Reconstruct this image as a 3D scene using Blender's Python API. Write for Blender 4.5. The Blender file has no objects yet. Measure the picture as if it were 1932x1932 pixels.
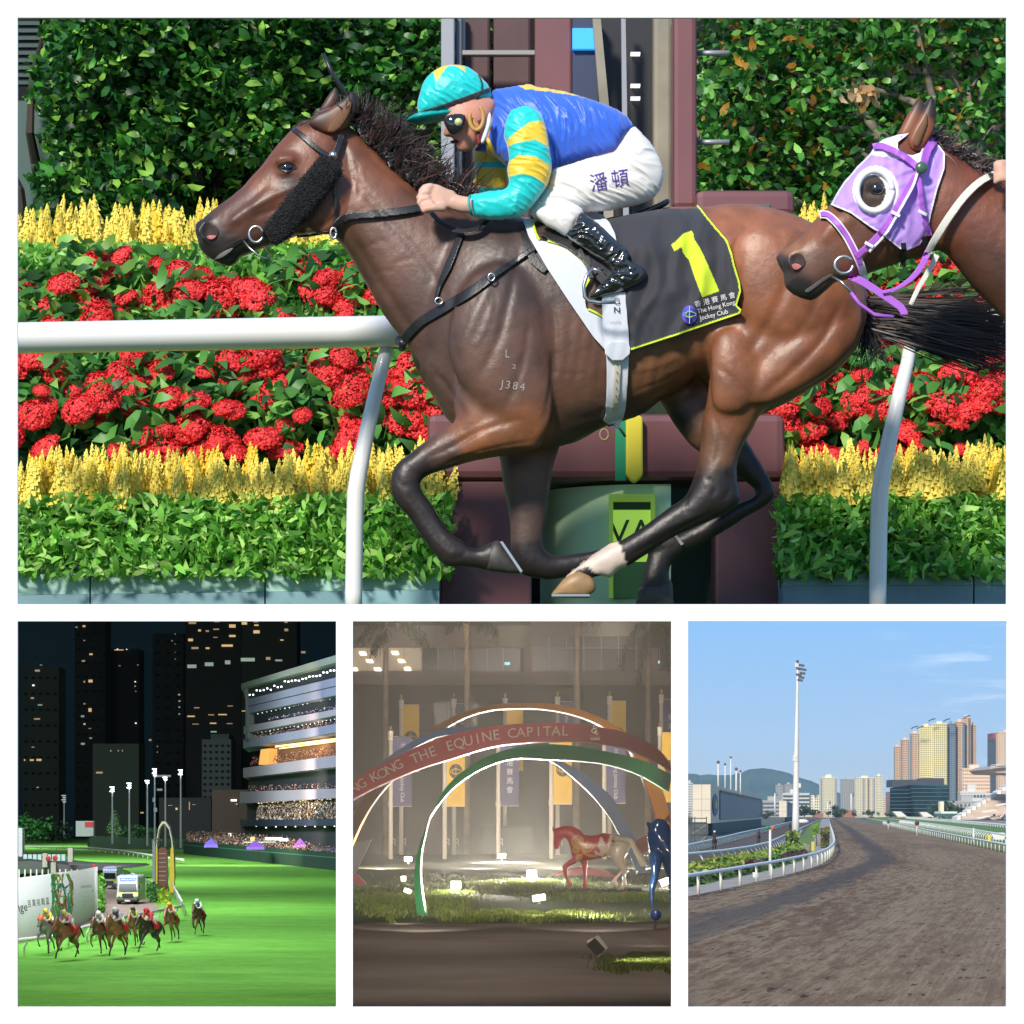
import bpy, math, random
import numpy as np
from mathutils import Vector, Matrix
from mathutils.bvhtree import BVHTree
R=random.Random(7); NR=np.random.RandomState(5)
sc=bpy.context.scene; COL=sc.collection
# camera, sky, sun, exposure -------------------------------------------------
ZC=4.0; FP=6028.0; HY=1534.0; CX=966.0       # camera height; focal length, horizon row and centre column on a 1932-unit picture
cam=bpy.data.objects.new('camera',bpy.data.cameras.new('camera')); COL.objects.link(cam); sc.camera=cam
cam.location=(0,0,ZC); cam.rotation_euler=(math.radians(90),0,0)
cam.data.sensor_width=36; cam.data.lens=36*FP/1932; cam.data.shift_y=(HY-966)/1932
cam.data.clip_start=.5; cam.data.clip_end=20000
SEL=math.radians(31); SAZ=math.radians(24)
w=bpy.data.worlds.new('World'); sc.world=w; w.use_nodes=True
nt=w.node_tree; nt.nodes.clear()
def nd(t,ty,**k):
    n=t.nodes.new(ty)
    for a,b in k.items():
        if a[0]=='i' and a[1:].isdigit(): n.inputs[int(a[1:])].default_value=b
        else: setattr(n,a,b)
    return n
tc=nd(nt,'ShaderNodeTexCoord'); mp=nd(nt,'ShaderNodeMapping'); mp.inputs['Scale'].default_value=(1,1,7.5)
mp.inputs['Location'].default_value=(0,0,.02)
nt.links.new(tc.outputs['Generated'],mp.inputs[0])
sky=nd(nt,'ShaderNodeTexSky',sky_type='NISHITA'); sky.sun_disc=False; sky.sun_elevation=SEL; sky.sun_rotation=math.pi+SAZ
sky.air_density=1.0; sky.dust_density=1.2; sky.ozone_density=1.2
nt.links.new(mp.outputs[0],sky.inputs[0])
# thin wisps of cloud low in the sky
mp2=nd(nt,'ShaderNodeMapping'); mp2.inputs['Scale'].default_value=(22,22,190); mp2.inputs['Rotation'].default_value=(0,.05,0); nt.links.new(tc.outputs['Generated'],mp2.inputs[0])
nz=nd(nt,'ShaderNodeTexNoise'); nz.inputs['Scale'].default_value=1.0; nz.inputs['Detail'].default_value=7; nz.inputs['Roughness'].default_value=.62; nt.links.new(mp2.outputs[0],nz.inputs['Vector'])
rp=nd(nt,'ShaderNodeValToRGB'); rp.color_ramp.elements[0].position=.54; rp.color_ramp.elements[1].position=.8; rp.color_ramp.elements[1].color=(.55,.55,.55,1); nt.links.new(nz.outputs[0],rp.inputs[0])
mx=nd(nt,'ShaderNodeMix',data_type='RGBA'); mx.inputs[7].default_value=(7,7.2,7.6,1)
sp=nd(nt,'ShaderNodeSeparateXYZ'); nt.links.new(tc.outputs['Generated'],sp.inputs[0])
gr=nd(nt,'ShaderNodeValToRGB'); nt.links.new(sp.outputs[2],gr.inputs[0]); ge=gr.color_ramp.elements
for i_,(p_,c_) in enumerate(((0,(3.3,3.7,4.3)),(.018,(2.8,3.9,5.2)),(.06,(2.0,4.1,6.9)),(.4,(1.5,2.9,5.2)))):
    el=ge[i_] if i_<2 else ge.new(p_); el.position=p_; el.color=tuple(v/8 for v in c_)+(1,)
gs=nd(nt,'ShaderNodeVectorMath',operation='SCALE'); gs.inputs['Scale'].default_value=8; nt.links.new(gr.outputs[0],gs.inputs[0]); gs.inputs['Scale'].default_value=6.9
mg=nd(nt,'ShaderNodeMix',data_type='RGBA'); mg.inputs[0].default_value=.8; nt.links.new(sky.outputs[0],mg.inputs[6]); nt.links.new(gs.outputs[0],mg.inputs[7])
rg_=nd(nt,'ShaderNodeMapRange'); rg_.inputs[1].default_value=.108; rg_.inputs[2].default_value=.15; nt.links.new(sp.outputs[0],rg_.inputs[0])
cm=nd(nt,'ShaderNodeMath',operation='MULTIPLY'); nt.links.new(rg_.outputs[0],cm.inputs[0]); nt.links.new(rp.outputs[0],cm.inputs[1])
nt.links.new(cm.outputs[0],mx.inputs[0]); nt.links.new(mg.outputs[2],mx.inputs[6])
bg=nd(nt,'ShaderNodeBackground'); bg.inputs[1].default_value=.15; nt.links.new(mx.outputs[2],bg.inputs[0])
wo=nd(nt,'ShaderNodeOutputWorld'); nt.links.new(bg.outputs[0],wo.inputs[0])
sl=bpy.data.lights.new('sun','SUN'); sl.energy=3.6; sl.angle=math.radians(8); sl.color=(1,.92,.81)
so=bpy.data.objects.new('sun',sl); COL.objects.link(so); so.location=(-10,-20,30)
SD=Vector((math.sin(SAZ)*math.cos(SEL),math.cos(SAZ)*math.cos(SEL),-math.sin(SEL)))
so.rotation_euler=SD.to_track_quat('-Z','Y').to_euler()
sc.view_settings.view_transform='Standard'; sc.view_settings.look='None'; sc.view_settings.exposure=.3; sc.view_settings.gamma=1
sc.cycles.volume_bounces=0; sc.cycles.max_bounces=6
# helpers -------------------------------------------------------------------
def P(x,y,d): return Vector(((x-CX)/FP*d,d,ZC+(HY-y)/FP*d))
def gd(h,y): return h*FP/(y-HY)              # distance of a ground point seen at row y when the eye is h above the ground
def tag(o,label=None,cat=None,group=None,kind=None):
    for k,v in (('label',label),('category',cat),('group',group),('kind',kind)):
        if v: o[k]=v
    return o
def empty(name,loc,label,cat,group=None,kind=None):
    o=bpy.data.objects.new(name,None); COL.objects.link(o); o.location=loc; o.empty_display_size=.1
    return tag(o,label,cat,group,kind)
def wloc(o):
    v=Vector((0,0,0))
    while o: v=v+o.location; o=o.parent
    return v
def link(name,me,m,parent=None,at=None):
    o=bpy.data.objects.new(name,me); COL.objects.link(o)
    if m and not me.materials: me.materials.append(m)
    if parent: o.parent=parent
    if at is not None: o.location=Vector(at)-(wloc(parent) if parent else Vector((0,0,0)))
    return o
def mk(name,V,F,m=None,parent=None,smooth=False,cols=None,at=None):
    V=np.asarray(V,dtype=np.float32).reshape(-1,3)
    org=Vector(at) if at is not None else (wloc(parent) if parent else Vector((0,0,0)))
    V=V-np.array(org,dtype=np.float32)
    me=bpy.data.meshes.new(name); me.from_pydata(V.tolist(),[],[list(map(int,f)) for f in F])
    me.polygons.foreach_set('use_smooth',[smooth]*len(me.polygons)); me.update()
    if cols is not None: setcol(me,cols)
    return link(name,me,m,parent,org)
def setcol(me,c):
    c=np.asarray(c,dtype=np.float32); a=me.color_attributes.new('col','FLOAT_COLOR','POINT')
    full=np.ones((len(me.vertices),4),dtype=np.float32); full[:,:3]=c; a.data.foreach_set('color',full.ravel())
class MB:
    def __init__(s): s.v=[]; s.f=[]; s.c=[]
    def add(s,V,F,c=None):
        b=len(s.v); s.v+= [tuple(p) for p in V]; s.f+=[tuple(i+b for i in f) for f in F]; s.c+=[c or (1,1,1)]*len(V); return s
    def box(s,a,b,c=None):
        x0,x1=sorted((a[0],b[0])); y0,y1=sorted((a[1],b[1])); z0,z1=sorted((a[2],b[2]))
        return s.add([(x0,y0,z0),(x1,y0,z0),(x1,y1,z0),(x0,y1,z0),(x0,y0,z1),(x1,y0,z1),(x1,y1,z1),(x0,y1,z1)],[(3,2,1,0),(4,5,6,7),(0,1,5,4),(1,2,6,5),(2,3,7,6),(3,0,4,7)],c)
    def pb(s,x0,y0,x1,y1,d,t,c=None):        # box whose front face spans picture columns/rows x0..x1,y0..y1 at distance d
        a=P(x0,y0,d); b=P(x1,y1,d); return s.box(a,(b[0],d+t,b[2]),c)
    def tube(s,pts,r,n=8,c=None,cap=True,sy=1.0):
        pts=[Vector(p) for p in pts]; m=len(pts); rr=r if hasattr(r,'__len__') else [r]*m
        V=[];F=[]; prev=None
        for i,p in enumerate(pts):
            t=(pts[min(i+1,m-1)]-pts[max(i-1,0)]).normalized()
            if prev is None:
                u=t.cross(Vector((0,1,0)))
                if u.length<.1: u=t.cross(Vector((1,0,0)))
            else: u=prev-t*prev.dot(t)
            u.normalize(); prev=u; v=t.cross(u)
            for k in range(n):
                a=2*math.pi*k/n; V.append(p+(u*math.cos(a)+v*math.sin(a)*sy)*rr[i])
        for i in range(m-1):
            for k in range(n): F.append((i*n+k,i*n+(k+1)%n,(i+1)*n+(k+1)%n,(i+1)*n+k))
        if cap: F.append(tuple(range(n-1,-1,-1))); F.append(tuple((m-1)*n+k for k in range(n)))
        return s.add(V,F,c)
    def prism(s,poly,off,c=None):            # poly: list of 3D points, extruded by off
        n=len(poly); poly=[Vector(p) for p in poly]; off=Vector(off)
        V=poly+[p+off for p in poly]; F=[tuple(range(n)),tuple(range(2*n-1,n-1,-1))]+[(i,i+n,(i+1)%n+n,(i+1)%n) for i in range(n)]
        return s.add(V,F,c)
    def pp(s,pts,d,t,c=None): return s.prism([P(x,y,d) for x,y in pts],(0,t,0),c)
    def sphere(s,c0,r,n=10,m=7,sc3=(1,1,1),c=None):
        V=[];F=[]
        for j in range(m+1):
            th=math.pi*j/m
            for k in range(n):
                ph=2*math.pi*k/n; V.append((c0[0]+r*sc3[0]*math.sin(th)*math.cos(ph),c0[1]+r*sc3[1]*math.sin(th)*math.sin(ph),c0[2]+r*sc3[2]*math.cos(th)))
        for j in range(m):
            for k in range(n): F.append((j*n+k,j*n+(k+1)%n,(j+1)*n+(k+1)%n,(j+1)*n+k))
        return s.add(V,F,c)
    def build(s,name,m=None,parent=None,smooth=False,at=None,col=False):
        return mk(name,s.v,s.f,m,parent,smooth,s.c if col else None,at)
def bevel(o,wd,seg=2):
    b=o.modifiers.new('bevel','BEVEL'); b.width=wd; b.segments=seg; b.limit_method='ANGLE'; return o
MATS={}
def mat(name,col=(.5,.5,.5),rough=.6,metal=0,spec=.5,emit=None,es=1,attr=False,var=0,vs=5,bump=0,bs=30,coat=0,sheen=0,trans=0,bd=.01,vc=None,stretch=None,det=5):
    if name in MATS: return MATS[name]
    m=bpy.data.materials.new(name); m.use_nodes=True; t=m.node_tree; b=t.nodes['Principled BSDF']; MATS[name]=m
    b.inputs['Base Color'].default_value=(*col,1); b.inputs['Roughness'].default_value=rough; b.inputs['Metallic'].default_value=metal
    b.inputs['Specular IOR Level'].default_value=spec; b.inputs['Coat Weight'].default_value=coat; b.inputs['Coat Roughness'].default_value=.1
    b.inputs['Sheen Weight'].default_value=sheen
    if trans: b.inputs['Transmission Weight'].default_value=trans
    src=None
    tcn=nd(t,'ShaderNodeTexCoord'); mpn=nd(t,'ShaderNodeMapping'); t.links.new(tcn.outputs['Object'],mpn.inputs[0])
    if stretch: mpn.inputs['Scale'].default_value=stretch
    if attr:
        a=nd(t,'ShaderNodeAttribute',attribute_name='col'); src=a.outputs['Color']
    if var:
        n=nd(t,'ShaderNodeTexNoise'); n.inputs['Scale'].default_value=vs; n.inputs['Detail'].default_value=det; t.links.new(mpn.outputs[0],n.inputs['Vector'])
        r=nd(t,'ShaderNodeMapRange'); r.inputs[1].default_value=.3; r.inputs[2].default_value=.7; t.links.new(n.outputs[0],r.inputs[0])
        if vc:
            x=nd(t,'ShaderNodeMix',data_type='RGBA'); x.inputs[6].default_value=(*col,1); x.inputs[7].default_value=(*vc,1)
            if src: t.links.new(src,x.inputs[6])
            r.inputs[3].default_value=0; r.inputs[4].default_value=var
            t.links.new(r.outputs[0],x.inputs[0]); src=x.outputs[2]
        else:
            r.inputs[3].default_value=1-var; r.inputs[4].default_value=1+var
            x=nd(t,'ShaderNodeVectorMath',operation='SCALE'); x.inputs[0].default_value=col
            if src: t.links.new(src,x.inputs[0])
            t.links.new(r.outputs[0],x.inputs['Scale']); src=x.outputs[0]
    if src: t.links.new(src,b.inputs['Base Color'])
    if bump:
        n=nd(t,'ShaderNodeTexNoise'); n.inputs['Scale'].default_value=bs; n.inputs['Detail'].default_value=6; t.links.new(mpn.outputs[0],n.inputs['Vector'])
        bp=nd(t,'ShaderNodeBump'); bp.inputs['Strength'].default_value=bump; bp.inputs['Distance'].default_value=bd; t.links.new(n.outputs[0],bp.inputs['Height']); t.links.new(bp.outputs[0],b.inputs['Normal'])
    if emit:
        b.inputs['Emission Color'].default_value=(*emit,1); b.inputs['Emission Strength'].default_value=es
        if emit=='attr': pass
    return m
def leafmat(name,tr=.35,rough=.45):
    if name in MATS: return MATS[name]
    m=bpy.data.materials.new(name); m.use_nodes=True; t=m.node_tree; t.nodes.clear(); MATS[name]=m
    a=nd(t,'ShaderNodeAttribute',attribute_name='col'); b=nd(t,'ShaderNodeBsdfPrincipled'); b.inputs['Roughness'].default_value=rough
    tl=nd(t,'ShaderNodeBsdfTranslucent'); x=nd(t,'ShaderNodeMixShader'); x.inputs[0].default_value=tr; o=nd(t,'ShaderNodeOutputMaterial')
    t.links.new(a.outputs[0],b.inputs['Base Color']); t.links.new(a.outputs[0],tl.inputs[0]); t.links.new(b.outputs[0],x.inputs[1]); t.links.new(tl.outputs[0],x.inputs[2]); t.links.new(x.outputs[0],o.inputs[0])
    return m
def leafmesh(name,C,size,cols,m,parent=None,at=None,aspect=.5,up=0.0,rs=None,droop=0,tilt=None):
    """many leaf-sized folded blades: C centres, size array, cols per leaf"""
    rs=rs or NR; n=len(C); C=np.asarray(C); size=np.broadcast_to(np.asarray(size,dtype=float),(n,))
    d=rs.normal(size=(n,3)); d[:,2]=d[:,2]*.6+up
    if tilt is not None: d+=tilt
    d/=np.linalg.norm(d,axis=1)[:,None]
    q=rs.normal(size=(n,3)); s=np.cross(d,q); s/=np.linalg.norm(s,axis=1)[:,None]; nn=np.cross(d,s)
    L=size[:,None]; W=L*aspect
    V=np.stack([C-d*L*.5,C-d*L*.2-s*W*.42+nn*L*.08,C+d*L*.2-s*W*.4+nn*L*.06,C+d*L*.5-nn*L*droop,C+d*L*.2+s*W*.4+nn*L*.06,C-d*L*.2+s*W*.42+nn*L*.08],1).reshape(-1,3)
    F=np.arange(n*6).reshape(n,6)
    T=np.concatenate([F[:,[0,1,5]],F[:,[1,2,5]],F[:,[5,2,4]],F[:,[2,3,4]]])
    org=Vector(at) if at is not None else (wloc(parent) if parent else Vector((0,0,0)))
    V=V-np.array(org)
    me=bpy.data.meshes.new(name); me.vertices.add(len(V)); me.vertices.foreach_set('co',V.astype(np.float32).ravel())
    me.loops.add(len(T)*3); me.loops.foreach_set('vertex_index',T.astype(np.int32).ravel())
    me.polygons.add(len(T)); me.polygons.foreach_set('loop_start',np.arange(0,len(T)*3,3,dtype=np.int32)); me.update(calc_edges=True); me.validate()
    setcol(me,np.repeat(cols,6,axis=0))
    return link(name,me,m,parent,org)
def mixcol(n,cs,rs=None,j=.15):
    rs=rs or NR; cs=np.array(cs); k=rs.randint(0,len(cs),n); return np.clip(cs[k]*(1+rs.normal(size=(n,1))*j),.002,1)
def vn(x,y,sd=0):
    x=np.asarray(x,float);y=np.asarray(y,float); xi=np.floor(x).astype(int); yi=np.floor(y).astype(int); fx=x-xi; fy=y-yi; fx=fx*fx*(3-2*fx); fy=fy*fy*(3-2*fy)
    def h(a,b):
        n=(a*374761393+b*668265263+sd*974634777)&0x7fffffff; n=((n^(n>>13))*1274126177)&0x7fffffff; return ((n^(n>>16))&0xffff)/65535.
    return (h(xi,yi)*(1-fx)+h(xi+1,yi)*fx)*(1-fy)+(h(xi,yi+1)*(1-fx)+h(xi+1,yi+1)*fx)*fy
def folds(x,y,ang,ln,wd,sd=0):
    c,s_=math.cos(ang),math.sin(ang); u=x*c+y*s_; v=-x*s_+y*c; wx=vn(x/60,y/60,sd+9)*50
    a=vn((u+wx*.6)/ln,(v+wx)/wd,sd); b=vn((u-wx)/ln*1.9,(v+wx*.5)/wd*1.9,sd+5)
    return (1-abs(2*a-1))**2*.7+(1-abs(2*b-1))**2*.35
def catmull(poly,step,closed=True):
    p=np.array(poly,dtype=float); n=len(p); out=[]
    for i in range(n if closed else n-1):
        a,b,c,d=(p[(i-1)%n],p[i],p[(i+1)%n],p[(i+2)%n]) if closed else (p[max(i-1,0)],p[i],p[i+1],p[min(i+2,n-1)])
        L=np.linalg.norm(c-b); k=max(1,int(L/step))
        for j in range(k):
            t=j/k; out.append(.5*((2*b)+(-a+c)*t+(2*a-5*b+4*c-d)*t*t+(-a+3*b-3*c+d)*t**3))
    if not closed: out.append(p[-1])
    return np.array(out)
def inside(poly,X,Y):
    r=np.zeros(X.shape,bool); n=len(poly); j=n-1
    for i in range(n):
        xi,yi=poly[i]; xj,yj=poly[j]
        if yi!=yj:
            c=((yi>Y)!=(yj>Y))&(X<(xj-xi)*(Y-yi)/(yj-yi)+xi); r^=c
        j=i
    return r
def inflate(poly,d,cap=1e9,step=4,k=1.0,rough=True,off=0.0,iters=None,lo=None,rel=None):
    """closed solid whose outline is poly (picture units at distance d), rounded through its thickness"""
    pl=catmull(poly,step) if rough else np.array(poly,dtype=float)
    x0,y0=pl.min(0)-step*1.5; x1,y1=pl.max(0)+step*1.5
    xs=np.arange(x0,x1+step,step); ys=np.arange(y0,y1+step,step); X,Y=np.meshgrid(xs,ys)
    I=inside(pl,X,Y); U=np.zeros(X.shape)
    N=iters or int(3*max(X.shape)); rhs=2*step*step; w_=1.85
    rb=(np.add.outer(np.arange(X.shape[0]),np.arange(X.shape[1]))%2).astype(bool)
    A=I&rb; B=I&~rb
    for _ in range(N):
        for M in (A,B):
            S=np.zeros_like(U); S[1:]+=U[:-1]; S[:-1]+=U[1:]; S[:,1:]+=U[:,:-1]; S[:,:-1]+=U[:,1:]
            U=np.where(M,U+w_*((S+rhs)/4-U),U)
    d=d+off; H=np.sqrt(np.maximum(U,0))*d/FP*k
    if cap<1e8: H=cap*np.tanh(H/cap)
    cell=I[:-1,:-1]|I[1:,:-1]|I[:-1,1:]|I[1:,1:]
    used=np.zeros(X.shape,bool); used[:-1,:-1]|=cell; used[1:,:-1]|=cell; used[:-1,1:]|=cell; used[1:,1:]|=cell
    out=used&~I; H[out]=0
    ox=X[out]; oy=Y[out]; a=pl; b=np.roll(pl,-1,0); ab=b-a; L2=(ab**2).sum(1)+1e-9
    q=np.stack([ox,oy],1)[:,None,:]; t=np.clip(((q-a[None])*ab[None]).sum(2)/L2[None],0,1); pr=a[None]+t[...,None]*ab[None]
    kk=((pr-q)**2).sum(2).argmin(1); pr=pr[np.arange(len(kk)),kk]; X=X.copy(); Y=Y.copy(); X[out]=pr[:,0]; Y[out]=pr[:,1]
    idf=-np.ones(X.shape,int); idf[used]=np.arange(used.sum()); nin=I.sum(); idb=idf.copy(); idb[I]=used.sum()+np.arange(nin)
    o=np.zeros(X.shape)
    if rel is not None: o=o+rel(X,Y)
    def W(M,sg):
        return np.stack([(X[M]-CX)/FP*d,d+o[M]+sg*H[M],ZC+(HY-Y[M])/FP*d],1)
    V=np.concatenate([W(used,-1),W(I,1)])
    a_=np.argwhere(cell); F=[]
    for i,j in a_:
        F.append((idf[i,j],idf[i+1,j],idf[i+1,j+1],idf[i,j+1])); F.append((idb[i,j],idb[i,j+1],idb[i+1,j+1],idb[i+1,j]))
    return V,F
def merge(parts):
    V=[];F=[];b=0
    for v,f in parts:
        V.append(np.asarray(v)); F+=[tuple(int(i)+b for i in q) for q in f]; b+=len(v)
    return np.concatenate(V),F
def chain(pts,n=10,sy=1.0):
    """tapered limb through (x,y,z,r) points, round caps"""
    q=[Vector(p[:3]) for p in pts]; r=[p[3] for p in pts]
    P0=[];R0=[]
    a=(q[0]-q[1]).normalized(); 
    for s_ in (.98,.8,.45): P0.append(q[0]+a*r[0]*s_); R0.append(r[0]*math.sqrt(max(1-s_*s_,.01)))
    for p,x in zip(q,r): P0.append(p);R0.append(x)
    a=(q[-1]-q[-2]).normalized()
    for s_ in (.45,.8,.98): P0.append(q[-1]+a*r[-1]*s_); R0.append(r[-1]*math.sqrt(max(1-s_*s_,.01)))
    m=MB().tube(P0,R0,n,sy=sy); return np.array(m.v),m.f
def ball(c,r,s3=(1,1,1),n=14,m=9):
    o=MB().sphere(c,r,n,m,s3); return np.array(o.v),o.f
def remesh(name,parts,vox,m,parent=None,at=None,smooth=2,color=None,fac=.5,adaptive=0):
    V,F=merge(parts); org=Vector(at) if at is not None else (wloc(parent) if parent else Vector((0,0,0)))
    me=bpy.data.meshes.new('tmp'); me.from_pydata((V-np.array(org)).tolist(),[],F); o=bpy.data.objects.new('tmp',me); COL.objects.link(o)
    r=o.modifiers.new('r','REMESH'); r.mode='VOXEL'; r.voxel_size=vox; r.use_smooth_shade=True
    if smooth: s=o.modifiers.new('s','SMOOTH'); s.iterations=smooth; s.factor=fac
    dg=bpy.context.evaluated_depsgraph_get(); dg.update(); nm=bpy.data.meshes.new_from_object(o.evaluated_get(dg)); nm.name=name
    bpy.data.objects.remove(o); bpy.data.meshes.remove(me)
    nm.polygons.foreach_set('use_smooth',[True]*len(nm.polygons))
    if color is not None:
        c=np.zeros(len(nm.vertices)*3,dtype=np.float32); nm.vertices.foreach_get('co',c); c=c.reshape(-1,3)+np.array(org); setcol(nm,color(c))
    nm.materials.clear()
    return link(name,nm,m,parent,org)
def bvh(o):
    me=o.data; c=np.zeros(len(me.vertices)*3,dtype=np.float32); me.vertices.foreach_get('co',c); c=c.reshape(-1,3)+np.array(wloc(o))
    return BVHTree.FromPolygons([tuple(v) for v in c.tolist()],[tuple(p.vertices) for p in me.polygons])
EYE=Vector((0,0,ZC))
def hit(T,x,y,dd):
    di=(P(x,y,10)-EYE).normalized()
    best=None
    for t in (T if isinstance(T,list) else [T]):
        h=t.ray_cast(EYE,di)
        if h[0] and (best is None or h[3]<best[1]): best=(h[0],h[3])
    return best[0] if best else P(x,y,dd)
def drape(name,poly,T,dd,m,parent,off=.008,th=.006,step=3,rough=False,paint=None,wr=0,ws=.03,smooth=True,seed=0,relax=0,maxd=None):
    """cloth or strap piece laid on surface T; outline poly in picture units"""
    pl=catmull(poly,step) if rough else np.array(poly,dtype=float)
    x0,y0=pl.min(0)-step*1.5; x1,y1=pl.max(0)+step*1.5
    xs=np.arange(x0,x1+step,step); ys=np.arange(y0,y1+step,step); X,Y=np.meshgrid(xs,ys); I=inside(pl,X,Y)
    cell=I[:-1,:-1]|I[1:,:-1]|I[:-1,1:]|I[1:,1:]
    used=np.zeros(X.shape,bool); used[:-1,:-1]|=cell; used[1:,:-1]|=cell; used[:-1,1:]|=cell; used[1:,1:]|=cell
    out=used&~I; ox=X[out]; oy=Y[out]; a=pl; b=np.roll(pl,-1,0); ab=b-a; L2=(ab**2).sum(1)+1e-9
    q=np.stack([ox,oy],1)[:,None,:]; t=np.clip(((q-a[None])*ab[None]).sum(2)/L2[None],0,1); pr=a[None]+t[...,None]*ab[None]
    kk=((pr-q)**2).sum(2).argmin(1); pr=pr[np.arange(len(kk)),kk]; X[out]=pr[:,0]; Y[out]=pr[:,1]
    D=np.full(X.shape,np.nan)
    for i,j in np.argwhere(used):
        D[i,j]=hit(T,X[i,j],Y[i,j],dd)[1]
    if maxd: D=np.where(used,np.minimum(D,maxd),D)
    for _ in range(relax):
        S=np.zeros_like(D);C=np.zeros_like(D)
        for a_,b_ in ((slice(1,None),slice(None,-1)),(slice(None,-1),slice(1,None))):
            z=D[b_];ok=~np.isnan(z); S[a_]+=np.where(ok,z,0);C[a_]+=ok
            z=D[:,b_];ok=~np.isnan(z); S[:,a_]+=np.where(ok,z,0);C[:,a_]+=ok
        D=np.where(used&(C>0),.5*D+.5*S/np.maximum(C,1),D)
    D=D-off
    if wr:
        rr=np.random.RandomState(seed+3)
        for k in range(7):
            an=rr.uniform(-.9,.9)+ (0 if k%2 else .6); f=ws*rr.uniform(.5,1.6); ph=rr.uniform(0,6)
            u=(X*math.cos(an)+Y*math.sin(an))+14*np.sin((X*math.sin(an)-Y*math.cos(an))*f*.4+ph)
            D=D-wr*np.maximum(0,np.sin(u*f+ph))**3*rr.uniform(.3,1)
    idf=-np.ones(X.shape,int); idf[used]=np.arange(used.sum()); N=used.sum()
    Wf=np.stack([(X[used]-CX)/FP*D[used],D[used],ZC+(HY-Y[used])/FP*D[used]],1)
    Db=D[used]+th; Wb=np.stack([(X[used]-CX)/FP*Db,Db,ZC+(HY-Y[used])/FP*Db],1)
    F=[];E={}
    for i,j in np.argwhere(cell):
        q=(idf[i,j],idf[i+1,j],idf[i+1,j+1],idf[i,j+1]); F.append(q); F.append(tuple(k+N for k in q[::-1]))
        for k in range(4):
            e=(q[k],q[(k+1)%4]); E[e]=1
    for (a_,b_) in list(E):
        if (b_,a_) not in E: F.append((b_,a_,a_+N,b_+N))
    V=np.concatenate([Wf,Wb]); cols=None
    if paint is not None:
        c=paint(X[used],Y[used]); cols=np.concatenate([c,c])
    return mk(name,V,F,m,parent,smooth,cols)
def strap(name,pts,wd,T,dd,m,parent,off=.012,th=.006,step=2.5,**k):
    """flat strap along a line of picture points, laid on T"""
    c=catmull(pts,6,False); t=np.gradient(c,axis=0); t/=np.linalg.norm(t,axis=1)[:,None]; nrm=np.stack([-t[:,1],t[:,0]],1)
    wv=np.interp(np.linspace(0,1,len(c)),np.linspace(0,1,len(wd)),wd) if hasattr(wd,'__len__') else np.full(len(c),wd)
    po=np.concatenate([c+nrm*wv[:,None]/2,(c-nrm*wv[:,None]/2)[::-1]])
    return drape(name,po,T,dd,m,parent,off,th,step,False,**k)
def text(name,s,m,parent,loc,size,rot=(math.pi/2,0,0),ext=.001,align='CENTER',sx=1,shear=0,T=None,dd=0,off=.01,rz=0,space=1.0):
    """lettering mesh; with T the letters are laid on surface T"""
    cu=bpy.data.curves.new('t','FONT'); cu.body=s; cu.size=size; cu.align_x=align; cu.align_y='CENTER'; cu.extrude=0 if T else ext; cu.resolution_u=3; cu.shear=shear; cu.space_character=space
    o=bpy.data.objects.new('t',cu); COL.objects.link(o); dg=bpy.context.evaluated_depsgraph_get(); dg.update()
    me=bpy.data.meshes.new_from_object(o.evaluated_get(dg)); bpy.data.objects.remove(o)
    M=Matrix.Translation(loc)@Matrix.Rotation(rz,4,'Y')@Matrix.Rotation(rot[2],4,'Z')@Matrix.Rotation(rot[0],4,'X')@Matrix.Diagonal((sx,1,1,1))
    V=[M@v.co for v in me.vertices]; F=[tuple(p.vertices) for p in me.polygons]; bpy.data.meshes.remove(me)
    if T:
        W=[]
        for v in V:
            x=CX+v[0]/v[1]*FP; y=HY-(v[2]-ZC)/v[1]*FP; h=hit(T,x,y,dd); W.append(P(x,y,h[1]-off))
        V=W
    return mk(name,[tuple(v) for v in V],F,m,parent)
# white wall added for the gutters between four scenes, and sheds keeping sun off two of them -------------
WD=8.0
white=mat('white_paint',(.93,.93,.93),.9,spec=.1)
wall=empty('gutter_wall',(0,WD,0),'added white wall standing for the gutters between the four scenes','wall')
def wq(x0,y0,x1,y1):
    b=MB(); a=P(x0,y0,WD); c=P(x1,y1,WD); b.box(a,(c[0],WD+.06,c[2])); return b
zt=P(0,-4,WD)[2]; b=MB()
def seg(x0,y0,x1,y1,z0=None,z1=None):
    a=P(x0,y0,WD);c=P(x1,y1,WD); b.box((a[0],WD,z1 if z1 is not None else a[2]),(c[0],WD+.012,z0 if z0 is not None else c[2]))
L,Rr=-260,2190
seg(L,-4,Rr,33); seg(L,33,33,1899.5); seg(1899,33,Rr,1899.5); seg(33,1140,1899,1172)
seg(33,1172,33.01,1899.5) if 0 else None
seg(634,1172,665.5,1899.5); seg(1266.5,1172,1298,1899.5)
a=P(L,1899.5,WD); c=P(Rr,1899.5,WD); b.box((a[0],WD,a[2]),(c[0],WD+.012,0))
b.build('gutter_panel',white,wall)
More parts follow.
